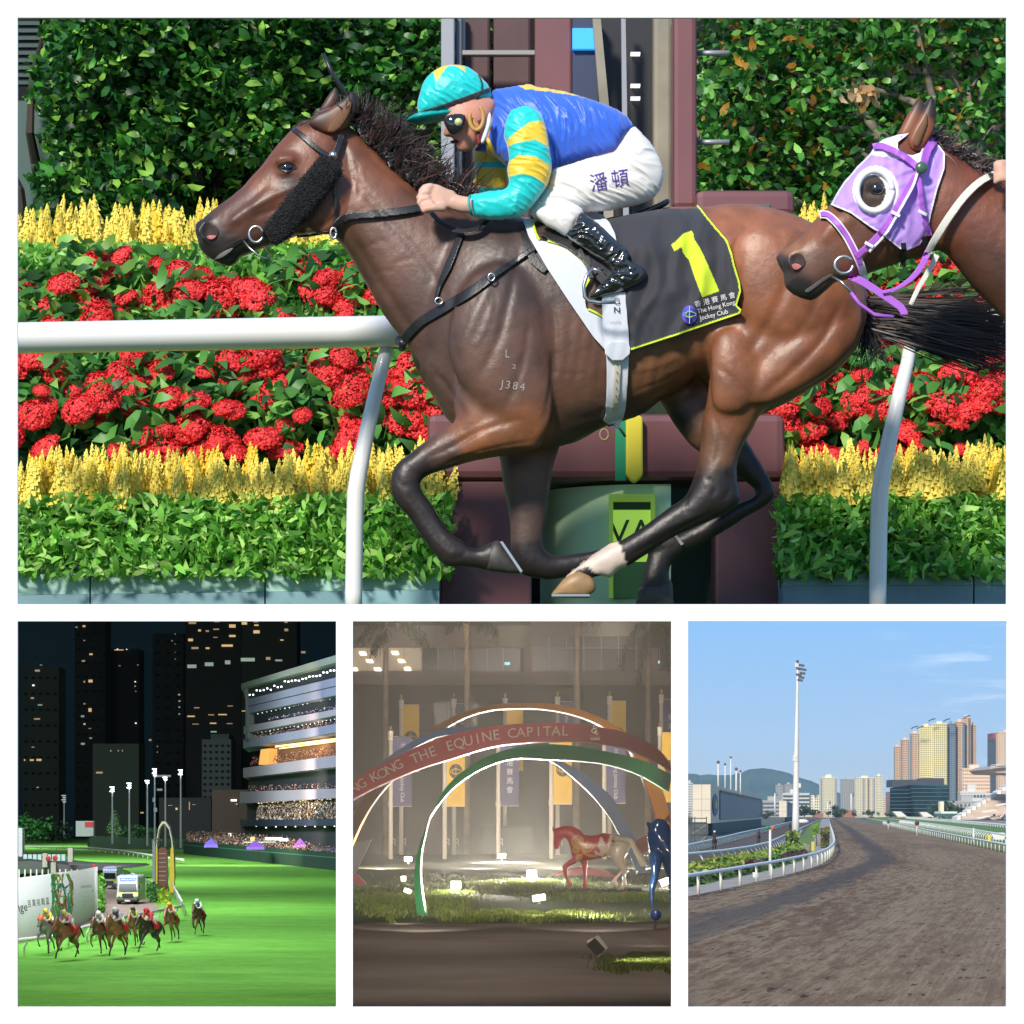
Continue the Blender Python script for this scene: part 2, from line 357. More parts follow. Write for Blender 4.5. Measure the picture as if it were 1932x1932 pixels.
# ground of the daylight course, one sheet to the horizon
# ===== the race seen from the side: horse, rider, rail, flower beds =====================================
D1=10.56
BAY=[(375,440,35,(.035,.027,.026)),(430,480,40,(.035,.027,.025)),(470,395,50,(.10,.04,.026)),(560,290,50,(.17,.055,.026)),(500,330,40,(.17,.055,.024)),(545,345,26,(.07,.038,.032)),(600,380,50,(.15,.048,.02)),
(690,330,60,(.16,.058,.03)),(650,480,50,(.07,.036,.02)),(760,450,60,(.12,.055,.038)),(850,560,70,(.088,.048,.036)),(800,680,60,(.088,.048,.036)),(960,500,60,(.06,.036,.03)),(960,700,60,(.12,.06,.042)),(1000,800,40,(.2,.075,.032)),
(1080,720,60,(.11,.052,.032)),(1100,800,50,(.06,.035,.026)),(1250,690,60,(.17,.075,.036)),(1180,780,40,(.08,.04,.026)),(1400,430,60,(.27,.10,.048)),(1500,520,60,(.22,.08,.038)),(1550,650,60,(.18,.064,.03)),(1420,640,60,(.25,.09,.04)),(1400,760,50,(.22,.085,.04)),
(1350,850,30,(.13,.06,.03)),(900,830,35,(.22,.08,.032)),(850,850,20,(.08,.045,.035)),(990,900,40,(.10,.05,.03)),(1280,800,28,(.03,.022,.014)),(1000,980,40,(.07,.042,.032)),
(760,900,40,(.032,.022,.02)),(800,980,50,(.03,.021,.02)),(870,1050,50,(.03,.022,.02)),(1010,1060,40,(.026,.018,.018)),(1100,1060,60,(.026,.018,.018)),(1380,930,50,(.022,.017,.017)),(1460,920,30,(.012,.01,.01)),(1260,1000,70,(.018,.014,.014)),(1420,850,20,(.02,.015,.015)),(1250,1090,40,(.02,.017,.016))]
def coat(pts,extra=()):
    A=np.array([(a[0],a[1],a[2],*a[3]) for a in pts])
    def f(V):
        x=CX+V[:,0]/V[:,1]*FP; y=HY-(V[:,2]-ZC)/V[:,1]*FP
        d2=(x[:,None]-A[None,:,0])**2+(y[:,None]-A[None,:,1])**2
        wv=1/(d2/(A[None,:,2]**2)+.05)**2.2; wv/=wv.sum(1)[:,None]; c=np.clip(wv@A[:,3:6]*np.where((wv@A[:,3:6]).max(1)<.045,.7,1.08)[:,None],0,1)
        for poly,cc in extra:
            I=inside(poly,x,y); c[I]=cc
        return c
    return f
head=[(370,419),(382,414),(398,399),(440,369),(460,351),(492,317),(510,291),(530,267),(552,243),(566,236),(582,226),(600,212),(632,200),(650,215),(658,245),(664,300),(660,360),(648,420),(624,441),(590,440),(556,446),(520,461),(492,469),(468,481),(452,484),(448,495),(438,502),(420,501),(406,493),(394,487),(376,469),(373,453),(367,435)]
neck=[(600,212),(648,232),(672,250),(702,279),(726,303),(760,335),(800,368),(850,395),(920,410),(1000,415),(1060,430),(1060,620),(1000,760),(900,800),(850,797),(822,756),(801,724),(784,695),(771,655),(757,637),(725,596),(693,541),(658,480),(640,458),(622,440),(600,400),(580,300)]
trunk=[(860,400),(940,411),(1000,415),(1060,420),(1150,414),(1247,396),(1310,395),(1340,391),(1380,388),(1412,388),(1470,399),(1510,412),(1550,435),(1590,468),(1622,505),(1634,546),(1637,590),(1630,622),(1612,664),(1572,706),(1532,732),(1472,766),(1400,790),(1345,740),(1318,708),(1293,727),(1247,755),(1216,778),(1185,791),(1153,800),(1125,813),(1089,832),(1053,842),(1000,848),(930,838),(870,812),(845,790),(822,756),(800,700),(790,560)]
hip=[(1345,640),(1360,560),(1400,480),(1480,450),(1560,480),(1615,520),(1636,576),(1630,620),(1612,664),(1572,706),(1532,732),(1480,760),(1440,776),(1422,808),(1408,832),(1396,860),(1391,890),(1392,915),(1398,938),(1390,955),(1365,972),(1317,993),(1269,1015),(1221,1046),(1190,1066),(1180,1072),(1166,1076),(1154,1092),(1145,1090),(1134,1084),(1122,1090),(1095,1095),(1062,1092),(1084,1073),(1113,1052),(1149,1025),(1168,1021),(1216,991),(1262,957),(1292,937),(1303,915),(1312,890),(1320,850),(1324,799),(1335,745),(1338,700)]
fhind=[(1238,740),(1247,757),(1264,788),(1285,818),(1310,846),(1345,868),(1400,905),(1425,925),(1418,938),(1360,962),(1300,995),(1250,1020),(1228,1036),(1218,1060),(1210,1100),(1205,1124),(1238,1140),(1264,1130),(1266,1105),(1262,1082),(1268,1062),(1290,1045),(1330,1024),(1376,997),(1415,972),(1450,952),(1462,935),(1459,915),(1447,892),(1424,855),(1404,822),(1390,780),(1370,700)]
nfore=[(860,790),(853,800),(832,812),(810,827),(772,856),(753,870),(741,886),(737,905),(737,925),(746,948),(772,978),(801,1021),(829,1057),(846,1069),(870,1069),(900,1072),(930,1079),(973,1081),(983,1077),(965,1051),(947,1025),(938,1019),(920,1024),(906,1035),(887,1033),(877,1023),(858,1010),(834,984),(817,954),(800,932),(792,916),(796,905),(808,897),(834,888),(882,873),(930,863),(978,856),(1004,850),(1022,838),(1034,800),(1040,740),(1000,640),(900,660),(856,740)]
ffore=[(930,800),(942,863),(947,901),(957,954),(963,1002),(963,1040),(970,1066),(984,1084),(1005,1090),(1040,1094),(1080,1086),(1140,1066),(1200,1042),(1235,1042),(1262,1036),(1280,1022),(1276,1012),(1240,1004),(1210,1006),(1180,1016),(1150,1030),(1113,1040),(1070,1046),(1040,1047),(1028,1035),(1024,1018),(1030,985),(1036,940),(1044,880),(1056,830),(1020,790)]
shoulder=[(850,600),(890,520),(960,500),(1020,560),(1040,660),(1044,760),(1034,808),(1012,832),(975,826),(930,790),(880,740),(850,680)]
fore2=[(940,742),(980,740),(1020,780),(1026,820),(1008,846),(960,850),(900,860),(850,862),(870,835),(905,790)]
glut=[(1380,470),(1430,420),(1520,440),(1600,520),(1610,600),(1560,640),(1480,650),(1400,600)]
ham=[(1480,620),(1600,560),(1628,600),(1600,670),(1520,730),(1440,765),(1400,740)]
stif=[(1345,640),(1400,620),(1440,680),(1430,740),(1390,780),(1345,760)]
jaw=[(560,330),(610,300),(655,330),(662,390),(630,440),(590,438),(560,400)]
croup=[(1300,398),(1380,386),(1450,392),(1500,420),(1450,460),(1340,450)]
cheekb=[(470,380),(520,350),(590,345),(600,356),(540,378),(490,402),(440,425),(430,415)]
S=4
parts=[inflate(head,D1,.13,S,.8),inflate(neck,D1,.19,5,.62),inflate(trunk,D1,.30,6,.86),
 inflate(hip,D1,.17,S,.85,off=-.11),inflate(fhind,D1,.09,S,.9,off=.12),inflate(nfore,D1,.12,S,.85,off=-.13),inflate(ffore,D1,.09,S,.9,off=.11),
 inflate(shoulder,D1,.15,S,.55,off=-.19),inflate(fore2,D1,.08,S,.8,off=-.175),inflate(glut,D1,.12,S,.5,off=-.205),inflate(ham,D1,.1,S,.7,off=-.19),inflate(stif,D1,.1,S,.7,off=-.19),
 inflate(jaw,D1,.09,S,.5,off=-.06),inflate(cheekb,D1,.05,3,.8,off=-.068)]
# brow over the eye, rim of the nostril, lower lip
def ptd(x,y,o): return P(x,y,D1+o)
parts+=[ball(ptd(538,303,-.085),.03,(1.3,.6,.7)),ball(ptd(541,326,-.082),.026,(1.3,.6,.6))]
for a in range(12):
    t=a/12*6.283; parts.append(ball(ptd(396+20*math.cos(t)*1.0,436+19*math.sin(t),-.05+.01*math.cos(t)),.011,n=8,m=5))
hr=empty('racehorse',P(1180,1140,D1),'large galloping bay horse under a black saddle cloth with a big figure 1','horse')
white_sock=[(1065,1090),(1084,1073),(1113,1052),(1149,1025),(1166,1020),(1172,1034),(1178,1050),(1184,1070),(1168,1077),(1153,1093),(1134,1086),(1121,1078),(1110,1068),(1095,1072),(1082,1082)]
hoofc=(.42,.24,.09)
coatm=mat('bay_coat',(.2,.1,.05),.42,spec=.5,attr=True,var=.28,vs=11,bump=.2,bs=30,bd=.012,coat=.0,det=10)
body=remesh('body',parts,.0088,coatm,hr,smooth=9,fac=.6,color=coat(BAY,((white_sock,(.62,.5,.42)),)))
def sculpt(o,lines,dmax):
    """raise or sink the near surface along lines given in picture units: tendons, veins, creases between muscles"""
    me=o.data; n=len(me.vertices); c=np.zeros(n*3,dtype=np.float32); me.vertices.foreach_get('co',c); c=c.reshape(-1,3); N=np.zeros(n*3,dtype=np.float32); me.vertices.foreach_get('normal',N); N=N.reshape(-1,3)
    Wc=c+np.array(wloc(o)); x=CX+Wc[:,0]/Wc[:,1]*FP; y=HY-(Wc[:,2]-ZC)/Wc[:,1]*FP; near=(N[:,1]<0.1)&(Wc[:,1]<dmax); D=np.zeros(n)
    for pts,w_,h in lines:
        p=catmull(pts,5,False); lo=p.min(0)-3*w_; hi=p.max(0)+3*w_; I=np.where(near&(x>lo[0])&(x<hi[0])&(y>lo[1])&(y<hi[1]))[0]
        if not len(I): continue
        a=p[:-1];ab=p[1:]-a; q=np.stack([x[I],y[I]],1)[:,None]; t=np.clip(((q-a)*ab).sum(2)/((ab**2).sum(1)+1e-9),0,1); dd=np.sqrt(((a+t[...,None]*ab-q)**2).sum(2)); k=dd.argmin(1); dm=dd[np.arange(len(I)),k]
        s=(k+t[np.arange(len(I)),k])/len(a); fade=np.clip(np.minimum(s,1-s)*5,0,1)
        D[I]+=h*np.exp(-(dm/w_)**2)*fade
    c+=N*D[:,None].astype(np.float32); me.vertices.foreach_set('co',c.ravel()); me.update()
MUS=[([(468,396),(520,368),(562,352)],5,.007),([(478,412),(520,394),(556,382)],5,-.006),([(418,398),(470,350),(515,298)],6,.004),([(425,416),(470,380),(508,342)],6,-.006),([(518,326),(535,335),(556,328)],4,-.006),([(522,304),(538,295),(558,301)],5,.006),([(498,372),(515,387),(530,402),(545,424)],2,.0035),([(515,387),(500,400),(486,418)],1.8,.003),([(462,440),(471,430),(477,418)],3,-.005),([(470,446),(480,434),(486,422)],2.5,-.004),([(560,440),(600,430),(635,405),(655,370)],5,-.008),([(420,446),(436,440),(452,430)],4,-.003),
([(650,420),(690,490),(740,570),(790,650)],9,-.012),([(640,300),(700,380),(780,470),(850,570)],8,-.007),([(670,272),(740,332),(830,402),(930,440)],8,-.007),([(640,250),(656,300),(663,350),(655,400)],5,-.010),([(670,300),(677,345),(672,385)],3,-.005),([(676,470),(700,462),(728,452)],3,-.003),([(740,500),(760,490),(790,486)],3,-.003),([(700,520),(722,512),(748,508)],2.5,-.003),
([(960,440),(930,520),(890,610),(860,680)],11,.008),([(985,450),(965,540),(940,640),(900,720)],8,-.009),([(1040,560),(1048,650),(1040,740),(1025,800)],7,-.014),([(1000,600),(985,690),(955,770)],7,-.008),([(820,700),(850,740),(880,790)],6,-.010),([(860,560),(850,620),(870,690)],7,-.006),([(930,560),(915,620),(890,660)],5,.004),([(1060,700),(1080,708),(1110,702)],3,-.004),([(1058,770),(1090,758),(1130,764)],2.5,-.004),
([(990,790),(920,808),(860,838),(800,866)],5,-.009),([(1015,832),(950,842),(880,860),(820,886)],4,-.007),([(940,790),(890,812),(840,842),(800,858)],2,.004),([(905,820),(870,845),(830,868)],2,.003),([(760,876),(775,890),(790,899)],4,-.005),([(745,900),(760,915),(775,918)],4,-.004),([(768,930),(800,975),(835,1020),(860,1045)],4,-.007),([(790,940),(815,975),(845,1012)],2.5,.004),([(850,1056),(870,1050),(882,1040)],4,-.005),
([(1290,716),(1220,752),(1150,778),(1070,796)],7,-.007),([(1050,770),(1100,757),(1160,770),(1200,760)],2.5,.004),([(1310,620),(1330,660),(1336,730)],7,-.014),([(1250,640),(1285,665),(1310,700)],6,-.005),([(1190,700),(1240,690),(1290,668)],6,.005),([(1190,740),(1240,724),(1290,700)],4,-.004)]+[([(1078+24*k,590),(1074+22*k,650),(1058+22*k,740)],6,-.0035) for k in range(9)]+[
([(1400,470),(1378,540),(1352,600)],10,-.007),([(1500,440),(1482,540),(1444,620),(1400,680)],10,-.012),([(1592,560),(1552,640),(1492,702),(1440,745)],8,-.013),([(1560,520),(1525,600),(1475,665)],7,-.006),([(1350,690),(1390,722),(1424,770)],6,-.008),([(1346,780),(1358,830),(1345,882)],5,-.006),([(1432,790),(1407,840),(1386,892)],5,-.011),([(1340,792),(1350,830),(1366,860),(1372,900)],2,.004),([(1400,760),(1385,800),(1366,830)],2,.003),([(1330,900),(1350,918),(1342,940)],4,-.006),([(1370,890),(1378,920),(1366,946)],4,-.008),([(1352,964),(1290,994),(1222,1030),(1182,1055)],3.5,-.008),([(1330,965),(1270,992),(1215,1016)],2.5,.004),([(1300,940),(1290,958),(1300,975)],4,-.005),([(1440,420),(1470,440),(1480,470)],8,-.005),([(1350,400),(1390,412),(1420,440)],6,-.004),([(1600,600),(1560,660),(1500,715)],2,.003)]
sculpt(body,[(a_,b_,c_*.5) for a_,b_,c_ in MUS],D1+.02)
TB=bvh(body)
# hooves and shoes
dark=mat('dark_hoof',(.05,.045,.04),.5,var=.3,vs=40); hoofm=mat('pale_hoof',(.42,.25,.11),.45,var=.35,vs=30,vc=(.1,.07,.04)); steel=mat('steel',(.6,.6,.58),.3,metal=1)
def infl_obj(name,poly,d,m,parent,cap=1e9,step=3,k=1,off=0,vox=None,**kw):
    v,f=inflate(poly,d,cap,step,k,off=off); return mk(name,v,f,m,parent,True)
def hoof(poly,shoe,off,m):
    h=infl_obj('hoof',poly,D1,m,hr,.055,2.5,1.3,off)
    b=MB(); b.prism([P(x,y,D1+off-.045) for x,y in shoe],(0,.09,0)); b.build('horseshoe',steel,h)
hoof([(1041,1120),(1052,1106),(1064,1092),(1082,1081),(1098,1078),(1116,1088),(1124,1105),(1122,1114),(1112,1121),(1080,1122),(1046,1122)],[(1040,1121),(1112,1121),(1113,1125),(1042,1125)],-.11,hoofm)
hoof([(937,1020),(946,1024),(966,1050),(984,1078),(972,1082),(940,1079),(916,1074),(912,1056),(922,1030)],[(943,1022),(948,1021),(986,1077),(982,1080)],-.13,dark)
hoof([(1208,1108),(1236,1096),(1258,1092),(1268,1100),(1270,1128),(1266,1148),(1204,1148),(1203,1125)],[(1202,1148),(1268,1148),(1268,1152),(1202,1152)],.12,dark)
hoof([(1244,1004),(1266,1006),(1283,1022),(1276,1034),(1254,1040),(1238,1028)],[(1270,1008),(1274,1006),(1290,1026),(1285,1029)],.11,dark)
# nostril, eye, ears, mouth
blk=mat('black_soft',(.012,.012,.012),.6); pink=mat('nostril_pink',(.45,.13,.12),.5)
drape('nostril',[(386,432),(393,425),(404,425),(411,432),(412,442),(405,451),(396,452),(388,444)],TB,D1,mat('nostril_dark',(.03,.012,.01),.7),hr,.003,.004,2,True)
drape('nostril',[(390,446),(398,444),(408,445),(402,451),(394,451)],TB,D1,pink,hr,.008,.004,1.5,True)
drape('mouth',[(404,489),(420,470),(440,456),(462,449),(468,452),(446,464),(426,480),(410,493)],TB,D1,blk,hr,.003,.003,1.5,True)
drape('lip',[(405,490),(414,480),(428,472),(440,468),(432,477),(418,486)],TB,D1,mat('lip_grey',(.3,.26,.24),.5),hr,.007,.003,1.5,True)
eyeh=hit(TB,541,315,D1); ey=MB().sphere((eyeh[0],eyeh[1]+.012,eyeh[2]),.021,20,14,(1.15,.9,.9)); ey.build('eye',mat('eye_dark',(.006,.005,.005),.06,spec=.9,coat=1),hr,True)
drape('eyelid',[(523,316),(530,308),(541,304),(553,308),(560,316),(552,321),(545,325),(533,324)],TB,D1,mat('eyelid',(.018,.014,.013),.45),hr,.003,.003,1.2,True)
eb=MB(); 
earm=mat('ear_brown',(.1,.04,.022),.5,attr=True)
def ear(outer,inner,off,lab):
    v,f=inflate(outer,D1,.03,2.5,.9,off=off); c=coat([(640,240,30,(.22,.08,.03)),(668,180,26,(.03,.02,.017)),(600,220,30,(.06,.03,.022)),(655,215,16,(.05,.03,.02))])(v)
    e=mk('ear',v,f,mat('ear_coat',(.1,.05,.03),.45,attr=True),hr,True,c)
    if inner:
        v,f=inflate(inner,D1,.012,2,.6,off=off-.026); mk('ear_opening',v,f,mat('ear_inner',(.16,.07,.03),.7),e,True)
ear([(583,232),(596,216),(620,206),(646,188),(663,173),(672,178),(675,198),(670,214),(660,232),(650,243),(630,252),(612,250),(598,244)],[(618,246),(628,224),(646,206),(660,190),(664,200),(656,222),(644,240),(630,250)],-.07,'')
ear([(602,212),(612,192),(624,174),(633,165),(638,174),(640,188),(632,204),(618,214)],None,.06,'')
# mane, forelock and tail: thousands of tapered hairs
def hairs(name,n,root,flow,L,wd,parent,col,seed,seg=7,curl=.3,dz=.05,base=0):
    rs=np.random.RandomState(seed); V=[];F=[];C=[]
    for i in range(n):
        t=rs.rand(); x,y,d=root(t,rs); a=flow(t,rs); l=L(t,rs); k=rs.normal()*curl; w0=wd*rs.uniform(.5,1.3); c=np.array(col[rs.randint(len(col))])*rs.uniform(.6,1.5); dd=rs.normal()*dz; ph=rs.uniform(0,6)
        px,py=x,y
        for s_ in range(seg+1):
            u=s_/seg; an=a+k*u*u*2.2+.25*math.sin(u*7+ph)*curl; nx,ny=-math.sin(an),math.cos(an); ww=w0*(1-u**1.5)+.12
            dpt=d+dd*u; V.append(P(px+nx*ww,py+ny*ww,dpt)); V.append(P(px-nx*ww,py-ny*ww,dpt)); C+=[c,c]
            px+=math.cos(an)*l/seg; py+=math.sin(an)*l/seg
            if s_<seg: b=len(V); F.append((b-2,b-1,b+1,b))
    return mk(name,V,F,mat('hair',(.03,.02,.02),.38,spec=.6,attr=True),parent,True,np.array(C))
crest=[(640,205),(672,240),(702,272),(726,298),(760,330),(800,362),(850,388),(900,405),(940,410)]
ci=np.array(crest)
def cr(t): 
    k=t*(len(ci)-1); i=min(int(k),len(ci)-2); return ci[i]+(ci[i+1]-ci[i])*(k-i)
HC=[(.018,.013,.013),(.035,.02,.018),(.06,.03,.025),(.012,.01,.011)]
hairs('mane',1250,lambda t,r:(*(cr(t**.9)+r.normal(size=2)*4),D1+r.uniform(-.06,.06)),lambda t,r:math.radians(np.interp(t,[0,.3,.6,1],[-70,-48,-62,-20])+r.normal()*26),lambda t,r:np.interp(t,[0,.1,.4,.7,1],[26,74,88,66,24])*r.uniform(.5,1.15),1.7,hr,HC,1,9,.34,.07)
hairs('mane',260,lambda t,r:(*(cr(.2+t*.6)+np.array((6,-8))+r.normal(size=2)*7),D1+r.uniform(-.02,.08)),lambda t,r:math.radians(-30+r.normal()*30),lambda t,r:r.uniform(60,120),1.5,hr,HC,2,9,.5,.08)
hairs('forelock',220,lambda t,r:(650-t*50+r.normal()*3,205+t*22+r.normal()*3,D1-.03),lambda t,r:math.radians(150+r.normal()*9),lambda t,r:r.uniform(40,70),1.4,hr,HC,3,6,.1,.02)
hairs('tail',1100,lambda t,r:(1628+r.normal()*7,560+t*62,D1+.02+r.normal()*.03),lambda t,r:math.radians(np.interp(t,[0,1],[4,13])+r.normal()*4.5),lambda t,r:r.uniform(200,340),1.5,hr,HC,4,12,.09,.1)
hairs('tail',160,lambda t,r:(1632+r.normal()*6,590+t*36,D1+r.normal()*.03),lambda t,r:math.radians(70+r.normal()*22),lambda t,r:r.uniform(50,110),.9,hr,HC,5,7,.35,.1)
# tack ------------------------------------------------------------------------
lea=mat('black_leather',(.018,.018,.02),.35,spec=.6,bump=.2,bs=120,bd=.003); fleece=mat('black_fleece',(.016,.018,.02),.95,bump=1,bs=260,bd=.012)
br=empty('bridle',P(600,380,D1),'black bridle with a thick fleece cheek roll on the large bay horse','bridle')
roll=[(611,293),(644,317),(642,332),(628,350),(600,388),(560,432),(540,452),(520,462),(506,452),(496,448),(502,424),(520,400),(560,350),(590,312)]
v,f=inflate(roll,D1,.04,2.5,.75,off=-.13); rl=mk('fleece_roll',v,f,fleece,br,True)
rs=np.random.RandomState(9); q=np.array(v); q=q[rs.randint(0,len(q),9000)]+rs.normal(size=(9000,3))*.003; leafmesh('fleece_pile',q[q[:,1]<D1-.12],.0075,mixcol((q[:,1]<D1-.12).sum(),[(.014,.016,.018),(.03,.033,.036)]),mat('pile',(.02,.02,.02),.9,attr=True),rl,aspect=.35)
TR=[TB]
strap('browband',[(552,242),(566,252),(584,268),(602,282),(624,296)],9,TR,D1,lea,br,.014,.008)
strap('cheekpiece',[(645,254),(640,270),(634,285),(630,300)],11,TR,D1,lea,br,.03,.01)
strap('throat_strap',[(631,352),(634,380),(632,410),(629,436)],6,TR,D1,lea,br,.012,.006)
strap('chin_strap',[(560,446),(585,444),(610,440),(628,437)],5,TR,D1,lea,br,.02,.006)
h=hit(TB,630,297,D1); MB().sphere((h[0],h[1]-.03,h[2]),.016,12,8).build('buckle',steel,br,True)
def ring(name,x,y,rx,ry,d,r,m,parent,a0=0,a1=360,n=26,seg=7):
    pts=[P(x+rx*math.cos(math.radians(a0+(a1-a0)*i/n)),y+ry*math.sin(math.radians(a0+(a1-a0)*i/n)),d) for i in range(n+1)]
    return MB().tube(pts,r,seg).build(name,m,parent,True)
ring('bit_ring',483,442,13,15,D1-.16,.0045,steel,br,20,345); ring('rein_ring',629,440,5.5,10,D1-.17,.004,steel,br)
MB().tube([P(460,455,D1-.13),P(470,467,D1-.15),P(490,484,D1-.16),P(508,489,D1-.15),P(511,484,D1-.13),P(498,466,D1-.10)],.0032,7).build('bit_lever',steel,br,True)
rn=empty('reins',P(740,400,D1),'black rein running from the bit ring to the rider in turquoise sleeves','rein')
strap('rein',[(630,436),(640,418),(660,408),(700,404),(750,399),(795,391)],14,TR,D1,lea,rn,.02,.007)
strap('rein',[(812,400),(830,418),(850,430),(872,436),(895,433),(912,424),(921,412)],9,TR,D1-.1,lea,rn,.05,.007)
bp_=empty('breastplate',P(900,540,D1),'black breastplate straps across the chest of the large bay horse','harness')
strap('breast_strap',[(752,652),(762,640),(790,610),(830,585),(880,555),(925,524)],[17,17,18,18,18,15],TR,D1,lea,bp_,.012,.008)
strap('side_strap',[(920,528),(960,500),(1000,472),(1040,448)],10,TR,D1,lea,bp_,.016,.007)
strap('neck_strap',[(870,438),(862,460),(846,500),(828,540),(822,566)],[12,12,13,9,5],TR,D1,lea,bp_,.016,.007)
ring('buckle',927,523,6,7,hit(TB,927,523,D1)[1]-.03,.003,steel,bp_); ring('strap_ring',828,568,7,6,hit(TB,828,568,D1)[1]-.03,.003,steel,bp_)
MB().tube([P(752,640,D1-.1),P(762,650,D1-.13),P(757,656,D1-.1)],.014,8).build('strap_loop',lea,bp_,True)
# saddle, pad, number cloth, girth
sd=empty('saddle',P(1100,440,D1),'small black race saddle with white pad, girth and steel stirrup under the rider','saddle')
padm=mat('white_pad',(.66,.69,.76),.8,bump=.15,bs=90,bd=.003); lime=mat('lime_trim',(.62,.78,.03),.7)
pad=drape('saddle_pad',[(985,411),(1001,411),(1014,453),(1033,456),(1065,466),(1094,488),(1113,511),(1111,527),(1103,543),(1104,570),(1107,583),(1119,587),(1145,607),(1151,632),(1145,664),(1119,635),(1071,565),(1033,507),(998,447)],TB,D1,padm,sd,.02,.01,3,relax=3)
for pts in ([(1004,413),(1011,440),(1018,452)],[(1033,454),(1065,464),(1094,486),(1113,510),(1112,527),(1103,543),(1103,560)],[(1110,583),(1130,593),(1146,607),(1151,630),(1144,662)]):
    strap('pad_trim',pts,4,TB,D1,lime,sd,.027,.004)
strap('pad_front',[(985,430),(992,455),(1008,490),(1030,512)],[8,12,16,10],TB,D1,lea,sd,.012,.006)
strap('girth_strap',[(1158,552),(1160,600),(1163,640),(1165,668)],[44,46,48,46],TB,D1,padm,sd,.036,.008)
g=strap('girth',[(1165,655),(1165,700),(1163,750),(1159,785),(1150,802)],[44,41,39,38,30],TB,D1,padm,sd,.016,.008,maxd=D1-.03)
strap('girth_band',[(1165,648),(1165,700),(1162,750),(1158,780)],12,TB,D1,mat('cream_leather',(.62,.58,.45),.6),sd,.026,.005,maxd=D1-.05)
drape('girth_tab',[(1143,652),(1152,645),(1180,645),(1189,655),(1188,668),(1174,680),(1156,680),(1143,668)],TB,D1,padm,sd,.042,.006,2)
ring('girth_loop',1140,820,8,10,D1-.1,.004,mat('tan_leather',(.25,.17,.09),.5),sd); MB().tube([P(1148,803,D1-.1),P(1160,800,D1-.12),P(1172,812,D1-.12),P(1180,824,D1-.12)],.004,6).build('strap_end',lea,sd,True)
for k in range(6): 
    hh=hit(TB,1164-k*.5,690+k*15,D1); MB().sphere((hh[0],hh[1]-.032,hh[2]),.0022,6,4).build('stud',blk,sd)
seat=[(1060,424),(1100,430),(1140,424),(1190,403),(1240,384),(1258,375),(1264,380),(1258,388),(1230,402),(1180,424),(1140,440),(1090,450)]
v,f=inflate(seat,D1,.09,2.5,1.5,off=-.05); mk('seat',v,f,mat('patent_black',(.012,.012,.014),.13,spec=.8,coat=.6,bump=.15,bs=12,bd=.02),sd,True)
drape('seat_flap',[(1018,440),(1060,430),(1120,440),(1160,470),(1150,500),(1120,520),(1100,492),(1070,468),(1035,452)],TB,D1,lea,sd,.03,.01,3)
clothm=mat('cloth_black',(.028,.028,.036),.75,attr=True,sheen=.3,bump=.15,bs=200,bd=.002)
cl_poly=[(1120,440),(1142,415),(1190,404),(1247,394),(1267,393),(1290,394),(1311,393),(1316,386),(1324,395),(1333,407),(1352,430),(1372,453),(1381,478),(1386,500),(1396,533),(1398,550),(1390,576),(1399,584),(1396,592),(1343,610),(1279,632),(1190,661),(1183,620),(1177,570),(1150,552),(1120,520),(1110,480)]
edge=np.array([(1316,386),(1324,395),(1333,407),(1352,430),(1372,453),(1381,478),(1386,500),(1396,533),(1398,550),(1390,576),(1399,584),(1396,592),(1343,610),(1279,632),(1190,661)])
one=[(1266,462),(1277,454),(1291,440),(1303,436),(1307,437),(1310,452),(1320,466),(1337,503),(1357,549),(1325,561),(1310,522),(1300,491),(1289,478),(1286,466),(1272,474)]
def cpaint(x,y):
    c=np.tile(np.array((.03,.03,.04)),(len(x),1)); c[inside(one,x,y)]=(.66,.86,.03)
    a=edge[:-1];b=edge[1:];ab=b-a; q=np.stack([x,y],1)[:,None]; t=np.clip(((q-a)*ab).sum(2)/(ab**2).sum(1),0,1); d=np.sqrt(((a+t[...,None]*ab-q)**2).sum(2)).min(1)
    c[d<3.4]=(.66,.86,.03); return c
cl=drape('saddle_cloth',cl_poly,TB,D1,clothm,sd,.022,.006,1.6,paint=cpaint,wr=.012,ws=.05,relax=6,seed=4); cl['label']='black saddle cloth with lime edge and a large lime figure 1'
TC=bvh(cl); wt=mat('white_print',(.8,.8,.8),.8)
def ctext(name,s,x,y,size,m,parent,T,rz=0,sx=1,shear=0,off=.006,dd=D1,space=1.0):
    return text(name,s,m,parent,P(x,y,dd),size*dd/FP,(math.pi/2,0,0),0,'CENTER',sx,shear,T,dd,off,math.radians(rz),space)
TCC=[TC]
ctext('lettering','香 港 賽 馬 會',1349,566,13,wt,cl,TCC,-14); ctext('lettering','The Hong Kong',1351,579,12.5,wt,cl,TCC,-14,.9); ctext('lettering','Jockey Club',1347,594,12.5,wt,cl,TCC,-14,.9)
em=drape('emblem',[(1301+15*math.cos(a*.2618),594+18*math.sin(a*.2618)) for a in range(24)],TCC,D1,mat('violet_print',(.09,.08,.5),.7),cl,.004,.002,2)
for r_ in (6.5,): 
    hh=hit(TC,1301,594,D1)[1]-.009; ring('emblem_mark',1301,593,7,6,hh,.0013,mat('green_print',(.3,.6,.2),.7),cl,30,330); ring('emblem_mark',1301,593,12,4.5,hh,.001,MATS['green_print'],cl)
    MB().tube([P(1301,577,hh),P(1301,610,hh)],.001,5).build('emblem_mark',wt,cl)
TP=bvh(g); 
TG=[bvh(o) for o in bpy.data.objects if o.name.startswith('girth_strap')]
ctext('lettering','G\nN',1164,577,16,blk,sd,TG,0,1.1); ctext('lettering','horseracing',1160,607,5,mat('grey_print',(.3,.3,.3),.8),sd,TG,-4,.9)
